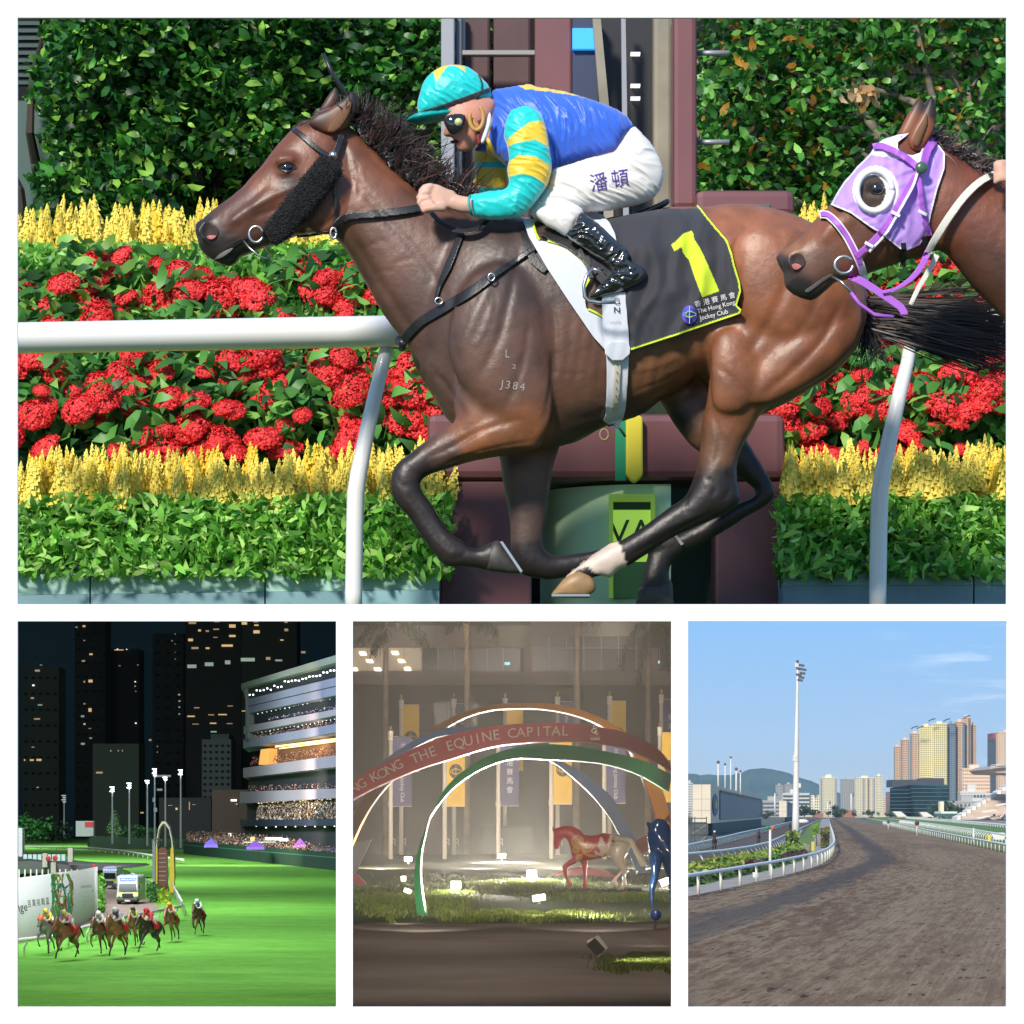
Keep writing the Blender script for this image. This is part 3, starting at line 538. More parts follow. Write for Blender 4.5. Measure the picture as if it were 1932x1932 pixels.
ctext('brand_mark','J384',968,728,21,mat('brand_grey',(.36,.32,.3),.8),hr,[TB],8,1.0,off=.002,space=1.3); ctext('brand_mark','L',957,668,22,MATS['brand_grey'],hr,[TB],0,.8,off=.002); ctext('brand_mark','2',970,692,12,MATS['brand_grey'],hr,[TB],0,1.6,off=.002)
# stirrup
st=empty('stirrup',P(1130,560,D1-.3),'steel stirrup iron under the black boot toe','stirrup')
MB().tube([P(1118,505,D1-.36),P(1106,522,D1-.37),P(1101,540,D1-.37),P(1103,560,D1-.37),P(1110,568,D1-.37),P(1130,571,D1-.37),P(1160,570,D1-.37)],.006,9).build('iron',steel,st,True)
MB().tube([P(1118,506,D1-.36),P(1130,512,D1-.36),P(1142,520,D1-.33)],.005,8).build('iron_arm',steel,st,True)
strap('stirrup_leather',[(1092,470),(1104,490),(1112,508),(1116,526)],9,TB,D1,lea,st,.07,.006)
st.parent=None
# ---- rider ------------------------------------------------------------------------------------------
OR=-.02
pr=empty('person',P(1100,420,D1),'crouched jockey in turquoise cap and blue satin jersey, standing in the stirrups over the saddle','person')
skin=mat('skin',(.62,.34,.25),.5,attr=True,var=.12,vs=25)
def Q(x,y,o): return P(x,y,D1+o)
face=[(836,214),(836,228),(840,240),(838,247),(836,252),(842,258),(851,258),(856,263),(855,268),(861,271),(861,276),(864,282),(871,286),(881,286),(892,280),(900,270),(908,256),(918,236),(930,215),(932,190),(900,180),(850,185)]
bparts=[inflate(face,D1,.075,2,.95,off=-.06),
 inflate([(905,200),(930,190),(960,200),(965,260),(940,290),(915,280),(903,262)],D1,.07,3,.9,off=-.03),
 inflate([(930,192),(1000,188),(1090,208),(1150,235),(1190,280),(1215,325),(1200,350),(1150,350),(1080,290),(980,292),(935,250)],D1,.11,5,.7,off=-.0),
 chain([Q(1180,325,-.10)[:]+(.07,),Q(1100,358,-.12)[:]+(.055,),Q(1038,392,-.14)[:]+(.03,)]),chain([Q(1038,396,-.14)[:]+(.03,),Q(1088,430,-.19)[:]+(.03,),Q(1185,505,-.25)[:]+(.02,),Q(1150,540,-.255)[:]+(.018,)]),
 chain([Q(1180,325,.1)[:]+(.07,),Q(1100,358,.15)[:]+(.055,),Q(1040,398,.2)[:]+(.04,)]),chain([Q(1040,398,.2)[:]+(.04,),Q(1100,450,.22)[:]+(.03,),Q(1160,500,.22)[:]+(.02,)]),
 chain([Q(990,235,-.12)[:]+(.045,),Q(1005,330,-.18)[:]+(.034,),Q(990,378,-.185)[:]+(.03,)]),
 chain([Q(990,378,-.185)[:]+(.03,),Q(930,388,-.19)[:]+(.028,),Q(885,387,-.2)[:]+(.027,),Q(870,385,-.2)[:]+(.027,),Q(856,381,-.2)[:]+(.027,)],12,.8),
 chain([Q(960,240,.13)[:]+(.05,),Q(930,340,.14)[:]+(.036,)]),chain([Q(930,345,.14)[:]+(.034,),Q(870,370,.1)[:]+(.026,)])]
# hand: palm, four curled fingers, thumb
def hand(ox,oy,dd,sg=1):
    r=[]
    r.append(inflate([(x+ox,y+oy) for x,y in [(860,364),(845,357),(830,350),(818,347),(806,352),(800,362),(804,380),(812,392),(830,398),(848,394),(862,392)]],D1,.022,2,1.0,off=dd))
    F=[[(812,352),(801,354),(794,361),(798,368),(806,371)],[(806,362),(796,365),(790,373),(795,380),(804,381)],[(806,374),(796,376),(790,382),(796,389),(806,388)],[(812,384),(802,386),(797,393),(804,399),(812,397)]]
    for i,fg in enumerate(F):
        rr=[.0125,.0125,.0115,.0105][i]; r.append(chain([Q(x+ox,y+oy,dd-.012-.004*i)[:]+(rr*(1-.06*k),) for k,(x,y) in enumerate(fg)],9))
    r.append(chain([Q(835+ox,392+oy,dd-.02)[:]+(.014,),Q(818+ox,392+oy,dd-.032)[:]+(.0125,),Q(804+ox,394+oy,dd-.034)[:]+(.011,),Q(800+ox,397+oy,dd-.03)[:]+(.0095,)],9))
    return r
hd=hand(0,0,-.2); 
fc=np.array
def skc(V):
    x=CX+V[:,0]/V[:,1]*FP; y=HY-(V[:,2]-ZC)/V[:,1]*FP; c=np.tile(np.array((.66,.40,.30)),(len(x),1))
    c[(x>830)&(y<292)&(x<935)]=(.62,.27,.19)
    for (a,b,r,cc) in ((878,262,12,(.68,.25,.19)),(857,268,5,(.4,.1,.09)),(800,372,9,(.72,.38,.3)),(798,392,7,(.72,.36,.28))):
        k=np.exp(-((x-a)**2+(y-b)**2)/(2*r*r))[:,None]*.8; c=c*(1-k)+np.array(cc)*k
    return c
pb=remesh('body',bparts+hd,.0045,skin,pr,smooth=2,color=skc)
TPn=bvh(pb)
drape('mouth',[(849,267),(856,264),(862,264),(866,268),(860,270),(853,271)],TPn,D1,mat('mouth_dark',(.05,.012,.012),.6),pr,.001,.002,1,True)
drape('ear',[(894,200),(900,196),(908,200),(911,212),(908,224),(901,228),(896,216)],TPn,D1,mat('ear_skin',(.6,.26,.2),.5),pr,.01,.012,1.5,True)
# far hand on the rein and hem
hf=MB()
# jersey
blue=(.03,.14,.72); teal=(.0,.62,.60); yel=(.9,.62,.04)
satin=mat('satin',(.1,.2,.5),.42,spec=.5,attr=True,sheen=.5,coat=.0,bump=.2,bs=90,bd=.006)
jer=[(915,262),(919,235),(926,205),(928,176),(934,170),(950,168),(982,163),(1001,161),(1017,167),(1060,174),(1105,187),(1150,202),(1175,215),(1190,230),(1194,242),(1175,262),(1166,282),(1154,292),(1111,301),(1063,316),(1041,323),(1000,330),(964,318),(939,298),(912,287),(896,284),(906,270)]
def cloth(name,poly,off,cap,k,m,parent,paint,step=2,wr=.006,rough=True,ang=1.2,fl=40,fw=11,sd=0):
    v,f=inflate(poly,D1,cap,step,k,rough,off); v=np.array(v); x=CX+v[:,0]/(D1+off)*FP; y=HY-(v[:,2]-ZC)/(D1+off)*FP
    if wr: v[:,1]+=np.where(v[:,1]<D1+off,-1,1)*np.minimum(1,abs(v[:,1]-D1-off)/.03)*wr*2.2*folds(x,y,ang,fl,fw,sd)
    return mk(name,v,f,m,parent,True,paint(x,y) if paint else None)
def jp(x,y):
    c=np.tile(np.array(blue),(len(x),1)); c[(inside([(975,163),(1001,158),(1030,166),(1110,180),(1118,190),(1060,184),(1010,178),(990,176)],x,y))]=yel
    c[inside([(918,262),(925,270),(938,300),(960,318),(940,320),(890,300),(890,280)],x,y)]=yel
    c[(x<918)&(y>262)]=(.01,.05,.25); c[inside([(928,290),(945,300),(962,320),(950,322),(930,305)],x,y)]=yel; return c
jerseyO=cloth('jersey',jer,-.02,.17,.9,satin,pr,jp,2,.0055,ang=1.25,fl=55,fw=13,sd=3)
def farp(x,y):
    c=np.tile(np.array(teal),(len(x),1)); c[(y>286)&(y<310)]=yel; c[(y>322)&(y<357)]=yel; return c
sf=cloth('sleeve',[(894,284),(897,320),(891,349),(893,366),(925,372),(958,362),(962,330),(958,290),(930,276)],.12,.06,1,satin,pr,farp,2,.004)
def np_(x,y):
    c=np.tile(np.array(teal),(len(x),1))
    for p in ([(958,262),(958,274),(990,250),(1018,232),(1028,234),(1036,252),(1042,288),(1040,284),(1010,270),(958,280)],[(958,310),(968,305),(980,299),(1010,302),(1045,320),(1042,345),(1030,353),(1008,340),(985,335),(958,338)]): c[inside(p,x,y)]=yel
    c[inside([(955,270),(1000,236),(1025,232),(1036,250),(1040,284),(1005,268),(960,274)],x,y)]=yel
    return c
sn=cloth('sleeve',[(976,204),(990,201),(1004,204),(1020,216),(1031,244),(1037,282),(1041,317),(1032,349),(1020,368),(996,397),(983,408),(951,413),(919,413),(893,408),(888,398),(884,388),(883,372),(892,367),(903,365),(925,361),(951,358),(960,344),(957,320),(960,300),(957,276),(951,256),(954,231),(962,212)],-.19,.075,1,satin,pr,np_,1.6,.0045,ang=.5,fl=45,fw=14,sd=8)
MB().tube([P(887,369,D1-.235),P(884,378,D1-.25),P(886,392,D1-.25),P(891,406,D1-.235)],.004,6).build('cuff',mat('cuff',(.0,.42,.42),.5),sn,True)
# breeches and boot
brm=mat('white_breeches',(.80,.78,.75),.55,spec=.3,bump=.2,bs=40,bd=.006,sheen=.3)
bre=[(1194,240),(1214,256),(1233,279),(1246,305),(1252,330),(1246,356),(1233,372),(1214,382),(1176,391),(1144,396),(1110,399),(1098,402),(1084,424),(1070,444),(1050,434),(1028,423),(1010,413),(1001,406),(998,398),(1008,386),(1020,370),(1034,348),(1042,322),(1063,315),(1111,300),(1155,290),(1168,275)]
def brw(x,y): return None
bo=cloth('breeches',bre,-.12,.16,.95,brm,pr,None,2,.006,ang=.45,fl=60,fw=12,sd=11)
TBr=bvh(bo)
ctext('lettering','潘',1130,346,37,mat('purple_print',(.10,.05,.33),.8),bo,[TBr],-10,.95,off=.003); ctext('lettering','頓',1170,339,37,MATS['purple_print'],bo,[TBr],-8,.95,off=.003)
cloth('breeches',[(1012,402),(1030,388),(1060,378),(1090,388),(1101,402),(1086,424),(1071,446),(1048,434),(1028,423)],-.205,.05,1,brm,pr,None,2,.003,ang=.9,fl=30,fw=10)
cloth('breeches',[(1000,398),(1020,420),(1060,436),(1096,400),(1060,380),(1150,370),(1100,330),(1020,360)],.18,.09,.9,brm,pr,None,3,.003)
patent=mat('patent_boot',(.008,.008,.009),.22,spec=.9,coat=1,bump=.3,bs=20,bd=.01)
cloth('boot',[(1095,401),(1112,410),(1130,424),(1150,442),(1166,458),(1180,468),(1188,480),(1187,492),(1204,500),(1216,508),(1220,520),(1212,532),(1195,541),(1172,551),(1145,558),(1121,564),(1111,560),(1118,550),(1138,532),(1153,516),(1148,504),(1135,492),(1118,482),(1104,470),(1086,458),(1069,443),(1082,424)],-.25,.05,1,patent,pr,None,1.6,.005,ang=-.3,fl=24,fw=9,sd=14)
cloth('boot',[(1095,420),(1130,440),(1185,500),(1190,530),(1130,556),(1110,552),(1140,520),(1080,460)],.22,.05,1,patent,pr,None,3,.003)
cloth('pad_cover',[(1100,402),(1115,404),(1135,412),(1150,430),(1163,455),(1140,436),(1120,418)],-.16,.03,1,padm,sd,None,2,0) if 0 else drape('pad_cover',[(1096,398),(1120,400),(1136,404),(1150,420),(1160,440),(1164,458),(1140,440),(1118,420)],TB,D1,padm,sd,.05,.01,2)
# cap, goggles
def capp(x,y):
    c=np.tile(np.array((.0,.62,.62)),(len(x),1))
    for p in ([(815,138),(838,124),(845,130),(834,146),(824,162),(820,146)],[(858,122),(876,126),(879,144),(866,133),(852,128)],[(826,127),(880,120),(870,127),(845,130)]): c[inside(p,x,y)]=yel
    return c
cap=cloth('cap',[(788,205),(788,192),(791,180),(798,158),(806,146),(816,137),(833,127),(846,124),(862,124),(878,126),(894,135),(910,149),(920,160),(926,173),(927,182),(918,194),(905,200),(890,205),(867,211),(831,215),(795,221)],-.05,.115,1.05,satin,pr,capp,1.5,.003,ang=.7,fl=30,fw=11,sd=21)
v,f=inflate([(766,229),(776,222),(792,216),(830,212),(866,209),(872,214),(856,220),(822,227),(793,232),(775,231)],D1,.085,2,5,off=-.05); pk=mk('peak',v,f,mat('peak_teal',(.0,.36,.34),.35),cap,True)
TCp=bvh(cap)
strap('goggle_band',[(794,214),(830,203),(870,189),(905,176),(927,168)],8,TCp,D1,mat('grey_band',(.05,.05,.055),.6),cap,.008,.005)
strap('cap_cord',[(903,140),(908,152),(909,168),(902,186),(888,202),(874,212)],2.6,TCp,D1,blk,cap,.008,.004)
gg=cloth('goggles',[(838,224),(846,218),(862,215),(876,217),(880,226),(876,238),(868,247),(858,253),(850,252),(843,243)],-.12,.03,1,mat('goggle_black',(.006,.006,.007),.08,spec=.8,coat=1),pr,None,1.5,0)
MB().tube([P(865,230,D1-.158),P(865,230,D1-.168)],.0125,16).build('goggle_vent',mat('vent_cream',(.62,.64,.3),.5),gg,True)
ring('ear_guard',899,222,13,23,D1-.145,.0072,mat('tan_guard',(.55,.29,.08),.5),pr,-60,200,24,9)
cloth('chin_pad',[(886,226),(892,236),(902,244),(906,240),(900,232),(893,222)],-.13,.02,1,MATS['tan_guard'],pr,None,1.5,0)
cloth('chin_strap',[(899,246),(905,248),(908,258),(908,270),(902,274),(898,262)],-.13,.015,1,mat('red_check',(.35,.02,.02),.6,var=1,vs=120,vc=(.01,.01,.01)),pr,None,1.5,0)
cloth('collar',[(919,224),(924,212),(927,226),(922,248),(913,268),(907,268),(912,250)],-.13,.03,1,mat('collar_white',(.8,.82,.85),.7),pr,None,1.5,0)
ring('finger_ring',803,368,4.5,5.5,D1-.225,.0016,steel,pr)
# whip held up behind the ears
wh=empty('riding_whip',P(640,160,D1),'thin black whip pointing up behind the ears of the large bay horse','whip')
MB().tube([P(610,101,D1+.05),P(625,135,D1+.05),P(652,178,D1+.06),P(690,240,D1+.12),P(760,330,D1+.14),P(850,384,D1+.1)],[.006,.0075,.008,.006,.005,.006],8).build('shaft',lea,wh,True)
# ---- second horse, only head and neck inside the picture -------------------------------------------------
D2=9.86
h2=empty('racehorse',P(1850,1100,D2),'bay horse in a lilac hood at the right edge, only its head and neck showing','horse')
hd2=[(1464,483),(1473,474),(1505,452),(1538,414),(1567,385),(1591,347),(1615,318),(1644,291),(1653,270),(1673,262),(1705,256),(1735,262),(1760,280),(1772,330),(1760,400),(1735,470),(1705,492),(1677,502),(1641,515),(1601,527),(1580,530),(1567,540),(1557,550),(1533,567),(1505,560),(1483,545),(1478,528),(1478,512),(1468,500)]
nk2=[(1705,258),(1740,262),(1773,274),(1812,298),(1845,318),(1890,336),(1960,350),(2050,380),(2050,820),(1960,700),(1893,603),(1833,539),(1797,492),(1771,471),(1740,486),(1700,480),(1690,380)]
q2=lambda x,y,o:P(x,y,D2+o)
pt2=[inflate(hd2,D2,.12,3,.8),inflate(nk2,D2,.16,5,.6),inflate([(1640,330),(1690,320),(1745,350),(1745,430),(1710,480),(1670,470),(1640,420)],D2,.08,4,.5,off=-.06),inflate([(1560,420),(1600,400),(1650,410),(1640,430),(1580,450),(1540,470)],D2,.05,3,.8,off=-.06),
 ball(q2(1650,346,-.085),.03,(1.3,.6,.7)),ball(q2(1654,374,-.085),.026,(1.3,.6,.6))]
for a in range(12):
    t=a/12*6.283; pt2.append(ball(q2(1504+18*math.cos(t),490+16*math.sin(t),-.05),.010,n=8,m=5))
BAY2=[(1480,505,22,(.045,.035,.033)),(1515,545,26,(.035,.03,.03)),(1550,500,34,(.12,.06,.04)),(1490,466,14,(.3,.13,.06)),(1550,430,40,(.2,.07,.035)),(1600,470,40,(.14,.055,.03)),(1650,360,30,(.06,.03,.022)),(1640,490,40,(.12,.045,.022)),(1820,380,60,(.17,.05,.025)),(1870,500,60,(.07,.028,.018)),(1780,440,40,(.13,.04,.02)),(1900,450,60,(.13,.04,.022))]
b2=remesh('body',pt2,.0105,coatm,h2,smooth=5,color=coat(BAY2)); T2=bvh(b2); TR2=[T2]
drape('nostril',[(1490,488),(1497,480),(1508,478),(1516,484),(1520,494),(1515,505),(1505,508),(1496,500)],T2,D2,MATS['nostril_dark'],h2,.003,.004,1.5,True)
drape('nostril',[(1494,500),(1502,497),(1512,502),(1506,508),(1498,508)],T2,D2,MATS['nostril_pink'],h2,.008,.004,1.5,True) 
drape('mouth',[(1519,548),(1535,537),(1552,525),(1568,517),(1571,520),(1555,530),(1538,543),(1524,552)],T2,D2,mat('lip_line',(.16,.15,.15),.6),h2,.003,.003,1.5,True)
def ear2(outer,inner,off):
    v,f=inflate(outer,D2,.028,2.5,.9,off=off); c=coat([(1735,270,40,(.25,.08,.035)),(1758,190,22,(.03,.02,.018)),(1736,192,12,(.05,.03,.02)),(1745,230,16,(.2,.07,.03)),(1762,215,16,(.04,.022,.02))])(v)
    e=mk('ear',v,f,MATS['ear_coat'],h2,True,c)
    if inner: v,f=inflate(inner,D2,.012,2,.6,off=off-.024); mk('ear_opening',v,f,MATS['ear_inner'],e,True)
ear2([(1694,256),(1700,240),(1709,222),(1722,200),(1733,186),(1740,190),(1745,204),(1742,230),(1730,262),(1710,272)],None,.04)
ear2([(1716,276),(1714,262),(1724,238),(1738,214),(1748,194),(1758,181),(1765,200),(1766,226),(1760,250),(1748,270),(1738,284),(1724,284)],[(1722,272),(1728,250),(1742,226),(1748,214),(1750,232),(1742,256),(1732,276)],-.06)
cr2=np.array([(1745,262),(1775,276),(1812,300),(1845,320),(1900,340)])
def crr(t):
    k=t*(len(cr2)-1); i=min(int(k),len(cr2)-2); return cr2[i]+(cr2[i+1]-cr2[i])*(k-i)
hairs('mane',420,lambda t,r:(*(crr(t)+r.normal(size=2)*3),D2+r.uniform(-.04,.05)),lambda t,r:math.radians(-25+r.normal()*34),lambda t,r:r.uniform(20,52),1.3,h2,HC+[(.12,.08,.07)],6,6,.6,.06)
lil=mat('lilac_cloth',(.52,.32,.80),.65,sheen=.4,bump=.25,bs=30,bd=.006); lw=mat('white_trim',(.85,.84,.86),.7); pur=mat('purple_strap',(.42,.12,.62),.5,bump=.2,bs=90,bd=.003)
hood=empty('hood',P(1680,380,D2),'lilac race hood with a white eye ring on the horse at the right edge','hood')
hp=[(1567,386),(1580,362),(1593,342),(1606,328),(1617,314),(1632,300),(1643,288),(1651,274),(1666,263),(1694,254),(1716,251),(1708,258),(1694,268),(1694,280),(1706,290),(1722,293),(1736,288),(1744,272),(1757,260),(1773,275),(1783,289),(1782,318),(1768,359),(1756,407),(1750,443),(1735,462),(1709,474),(1697,469),(1676,452),(1661,440),(1641,428),(1605,402)]
hpa=np.array(hp)
def hpaint(x,y):
    c=np.tile(np.array((.50,.30,.80)),(len(x),1)); a=hpa;b=np.roll(hpa,-1,0);ab=b-a; q=np.stack([x,y],1)[:,None]; t=np.clip(((q-a)*ab).sum(2)/(ab**2).sum(1),0,1); d=np.sqrt(((a+t[...,None]*ab-q)**2).sum(2)).min(1)
    c[d<3]=(.85,.84,.86); c[inside([(1640,292),(1655,270),(1700,250),(1696,285),(1722,296),(1745,285),(1735,310),(1700,300)],x,y)]=(.85,.84,.88)
    e=((x-1652)/43)**2+((y-359)/46)**2; c[e<1]=(.87,.87,.87); e=((x-1646)/25)**2+((y-361)/31)**2; c[e<1]=(.05,.025,.018); return c
hc=drape('hood_cloth',hp,T2,D2,mat('hood_cloth',(.5,.3,.8),.65,attr=True,sheen=.4,bump=.2,bs=30,bd=.006),hood,.012,.006,1.8,paint=hpaint,wr=.006,ws=.09,relax=3)
TH=[bvh(hc),T2]
ring('eye_ring',1650,360,33,38,hit(TH,1650,335,D2)[1]-.008,.0095,mat('ring_white',(.85,.85,.85),.6),hood,0,360,30,10)
eh=hit(TH,1655,356,D2); MB().sphere((eh[0],eh[1]+.002,eh[2]),.021,20,14,(1.1,.7,.95)).build('eye',MATS['eye_dark'],h2,True)
b2r=empty('bridle',P(1620,440,D2),'purple and white bridle with a steel bit ring on the hooded horse','bridle')
strap('browband',[(1647,277),(1662,275),(1690,286),(1712,299),(1728,312),(1736,318)],12,TH,D2,pur,b2r,.02,.008)
strap('headpiece',[(1765,262),(1752,280),(1745,300),(1740,322)],15,TH,D2,pur,b2r,.03,.008)
strap('cheekpiece',[(1734,322),(1712,358),(1688,400),(1664,436),(1640,462),(1615,485)],12,TH,D2,pur,b2r,.03,.008)
strap('cheekpiece',[(1731,326),(1722,352),(1700,392),(1672,440),(1640,475)],5,TH,D2,lw,b2r,.04,.006)
strap('throat_strap',[(1732,328),(1736,355),(1740,390),(1748,420),(1754,445)],10,TH,D2,pur,b2r,.03,.008)
strap('noseband',[(1546,405),(1560,405),(1578,420),(1596,444),(1610,470),(1624,500),(1632,530)],15,TH,D2,lw,b2r,.02,.007)
strap('noseband_band',[(1548,404),(1560,404),(1578,419),(1596,443),(1610,469),(1624,500)],9,TH,D2,pur,b2r,.028,.007)
for a,b in ((1690,404),(1640,462),(1741,402)): strap('keeper',[(a-8,b-5),(a+8,b+4)],6,TH,D2,lw,b2r,.045,.006,1.5)
strap('throat_tab',[(1704,458),(1706,480),(1702,504)],10,TH,D2,blk,b2r,.03,.006); strap('throat_tab',[(1743,446),(1748,466),(1750,478)],10,TH,D2,blk,b2r,.03,.006)
hh=hit(TH,1735,322,D2); MB().sphere((hh[0],hh[1]-.045,hh[2]),.019,16,10,(1,.5,1)).build('rosette',mat('rosette_green',(.05,.12,.07),.3,coat=.5),b2r,True)
ring('bit_ring',1592,500,17,16,D2-.16,.0055,steel,b2r,0,330); strap('bit_strap',[(1600,520),(1625,530),(1660,552),(1700,580),(1706,594)],14,TR2,D2-.14,pur,b2r,.0,.008)
MB().tube([P(1570,522,D2-.12),P(1588,532,D2-.15),P(1606,552,D2-.15)],.004,6).build('bit_lever',steel,b2r,True); MB().tube([P(1606,552,D2-.15),P(1620,572,D2-.15),P(1650,594,D2-.15),P(1686,598,D2-.15)],.006,6).build('lead_strap',pur,b2r,True)
r2=empty('reins',P(1800,420,D2),'white rubber rein with purple end held in the hand at the right edge','rein')
strap('rein',[(1750,478),(1765,450),(1790,410),(1820,370),(1850,342),(1880,327),(1900,322)],[13,14,14,14,13,12],TR2,D2-.1,mat('cream_rein',(.72,.72,.64),.6),r2,.04,.008)
strap('rein_end',[(1750,476),(1740,500),(1720,525),(1690,545),(1665,551)],[13,12,10,7,6],TR2,D2-.12,pur,r2,.03,.007)
strap('rein_end',[(1768,481),(1750,515),(1732,545),(1718,575)],[11,10,9,8],TR2,D2-.06,MATS['cream_rein'],r2,.0,.007)
# the hand (rider himself is outside the picture but stands there)
p2=empty('person',P(2000,420,D2),'second jockey cut off by the right edge, only a gloveless hand on the mane showing','person')
hb=[inflate([(1880,308),(1900,306),(1940,312),(1960,330),(1940,345),(1900,345),(1884,336)],D2,.03,3,1,off=-.17)]
for i,(a,b) in enumerate([(306,305),(316,315),(326,327),(335,338)]): hb.append(chain([P(1905,a+3,D2-.18-.004*i)[:]+(.0125,),P(1890,a+1,D2-.19)[:]+(.0115,),P(1879,b+4,D2-.185)[:]+(.0105,)],9))
hb+=[chain([P(1940,328,D2-.17)[:]+(.03,),P(2000,330,D2-.17)[:]+(.036,),P(2070,320,D2-.15)[:]+(.045,),P(2080,180,D2-.1)[:]+(.06,)]),inflate([(2060,120),(2200,150),(2300,300),(2200,420),(2100,380),(2070,250)],D2,.15,8,.8),ball(P(2040,110,D2),.12)]
remesh('body',hb,.007,skin,p2,smooth=2,color=lambda V:np.tile(np.array((.66,.38,.28)),(len(V),1)))
# ---- running rail ----------------------------------------------------------------------------------------
DR=11.35
rail=empty('running_rail',P(700,1140,DR),'white running rail with bent posts behind the galloping horses','rail')
rw=mat('rail_white',(.86,.86,.85),.35,coat=.3)
def rc(x): return 639-.0185*(x-33)
n=14; pts=[P(-60+2120*i/n,rc(-60+2120*i/n)-1,DR) for i in range(n+1)]
m_=MB(); 
V=[];F=[]
sec=[(29.5*math.sin(a),-29.5*math.cos(a)*1.0) for a in [math.pi*2*k/22 for k in range(22)]]
for p in pts:
    for (yy,zz) in sec: V.append((p[0],p[1]+yy*DR/FP*1.3,p[2]-zz*DR/FP))
for i in range(n):
    for k in range(22): F.append((i*22+k,i*22+(k+1)%22,(i+1)*22+(k+1)%22,(i+1)*22+k))
mk('top_rail',V,F,rw,rail,True)
def post(x):
    pts=[P(x+60,rc(x)+20,DR+.03),P(x+52,684,DR+.02),P(x+38,740,DR),P(x+20,820,DR),P(x+6,890,DR-.01),P(x,930,DR-.01),P(x-2,1000,DR),P(x-4,1120,DR),P(x-4,1157,DR)]
    MB().tube(pts,[.022,.024,.026,.028,.03,.031,.031,.031,.031],12).build('post',rw,rail,True)
post(671); post(1660)
# ---- planted tiers ---------------------------------------------------------------------------------------
deck=mk('race_turf',[(-9,8.3,P(0,1152,8.3)[2]),(9,8.3,P(0,1152,8.3)[2]),(9,16.4,P(0,1152,16.4)[2]),(-9,16.4,P(0,1152,16.4)[2]),(-9,8.3,P(0,1160,8.3)[2]),(9,8.3,P(0,1160,8.3)[2]),(9,16.4,P(0,1160,16.4)[2]),(-9,16.4,P(0,1160,16.4)[2])],[(3,2,1,0),(4,5,6,7),(0,1,5,4),(1,2,6,5),(2,3,7,6),(3,0,4,7)],mat('turf_dark',(.04,.09,.02),.9,var=.4,vs=20)); deck['kind']='structure'
DP=11.9
tealst=mat('teal_stone',(.30,.50,.44),.6,var=.25,vs=3,bump=.1,bs=30); tealw=mat('teal_wet',(.18,.32,.36),.35,var=.4,vs=2)
def planter(x0,x1,y0,y1,lab):
    r=empty('planter_wall',P((x0+x1)/2,1150,DP),lab,'planter'); n=max(1,round((x1-x0)/385))
    for i in range(n):
        a=x0+(x1-x0)*i/n; b=x0+(x1-x0)*(i+1)/n; ya=y0+(y1-y0)*i/n; yb=y0+(y1-y0)*(i+1)/n
        o=MB().pp([(a+1.5,ya),(b-1.5,yb),(b-1.5,1115+(yb-1070)*.5),(a+1.5,1115+(ya-1070)*.5)],DP,.2).build('slab',tealst,r)
        MB().pp([(a+1.5,1115.5+(ya-1070)*.5),(b-1.5,1115.5+(yb-1070)*.5),(b-1.5,1150),(a+1.5,1150)],DP-.03,.2).build('plinth',tealw,r)
    MB().pp([(x0,y0+4),(x1,y1+4),(x1,1148),(x0,1148)],DP+.03,.12).build('joint',mat('joint_dark',(.05,.09,.09),.7),r)
planter(-160,830,1090,1064,'long teal stone planter wall under the left flower bed'); planter(1475,2200,1050,1046,'teal stone planter wall under the right flower bed')
GL=leafmat('leaf'); 
soil=mk('bed_earth',[P(-160,1068,DP+.1),P(2200,1056,DP+.1),P(2300,860,12.9),P(-300,860,12.9),P(2400,520,13.5),P(-400,520,13.5),P(2500,470,14.1),P(-500,470,14.1)],[(3,2,4,5),(5,4,6,7)],mat('bed_earth',(.012,.022,.01),1,var=.4,vs=8)); soil['kind']='structure'
for a_,b_ in ((-160,826),(1478,2200)): o=mk('bed_earth',[P(a_,1066,DP+.1),P(b_,1060,DP+.1),P(b_,860,12.9),P(a_,860,12.9)],[(0,1,2,3)],MATS['bed_earth']); o['kind']='structure'
beds=[(33,835),(1470,1930)]
def protect(x,y): return not (835<x<1475)
# low leafy carpet and stems: nobody could count the leaves
def carpet(name,ya,yb,dn,n,size,cols,label,xr=((-30,850),(1465,1960)),dj=.12,asp=.45,up=.7):
    tot=sum(b-a for a,b in xr); C=[]
    for a,b in xr:
        k=int(n*(b-a)/tot); x=NR.uniform(a,b,k); y=NR.uniform(ya,yb,k); t=(y-ya)/(yb-ya); d=dn[0]+(dn[1]-dn[0])*t+NR.normal(size=k)*dj*.5
        C.append(np.stack([(x-CX)/FP*d,d,ZC+(HY-y)/FP*d],1))
    C=np.concatenate(C); o=leafmesh(name,C,NR.uniform(.6,1.3,len(C))*size*1.15,mixcol(len(C),cols,j=.2),GL,None,(0,12.5,ZC),aspect=asp*.82,up=up,droop=.25)
    o['kind']='stuff'; o['label']=label; o['category']='foliage'; return o
carpet('leafy_ground_cover',935,1088,(12.05,11.86),7600,.056,[(.22,.56,.07),(.32,.68,.11),(.13,.38,.04),(.5,.8,.2),(.08,.26,.03)],'bright green leaves massed under the lower yellow flower spikes')
carpet('leafy_ground_cover',462,600,(13.45,12.98),5600,.06,[(.24,.58,.08),(.36,.7,.13),(.14,.42,.06)],'light green leaves massed between the upper yellow spikes and the red flowers',((-30,900),(1460,1960)))
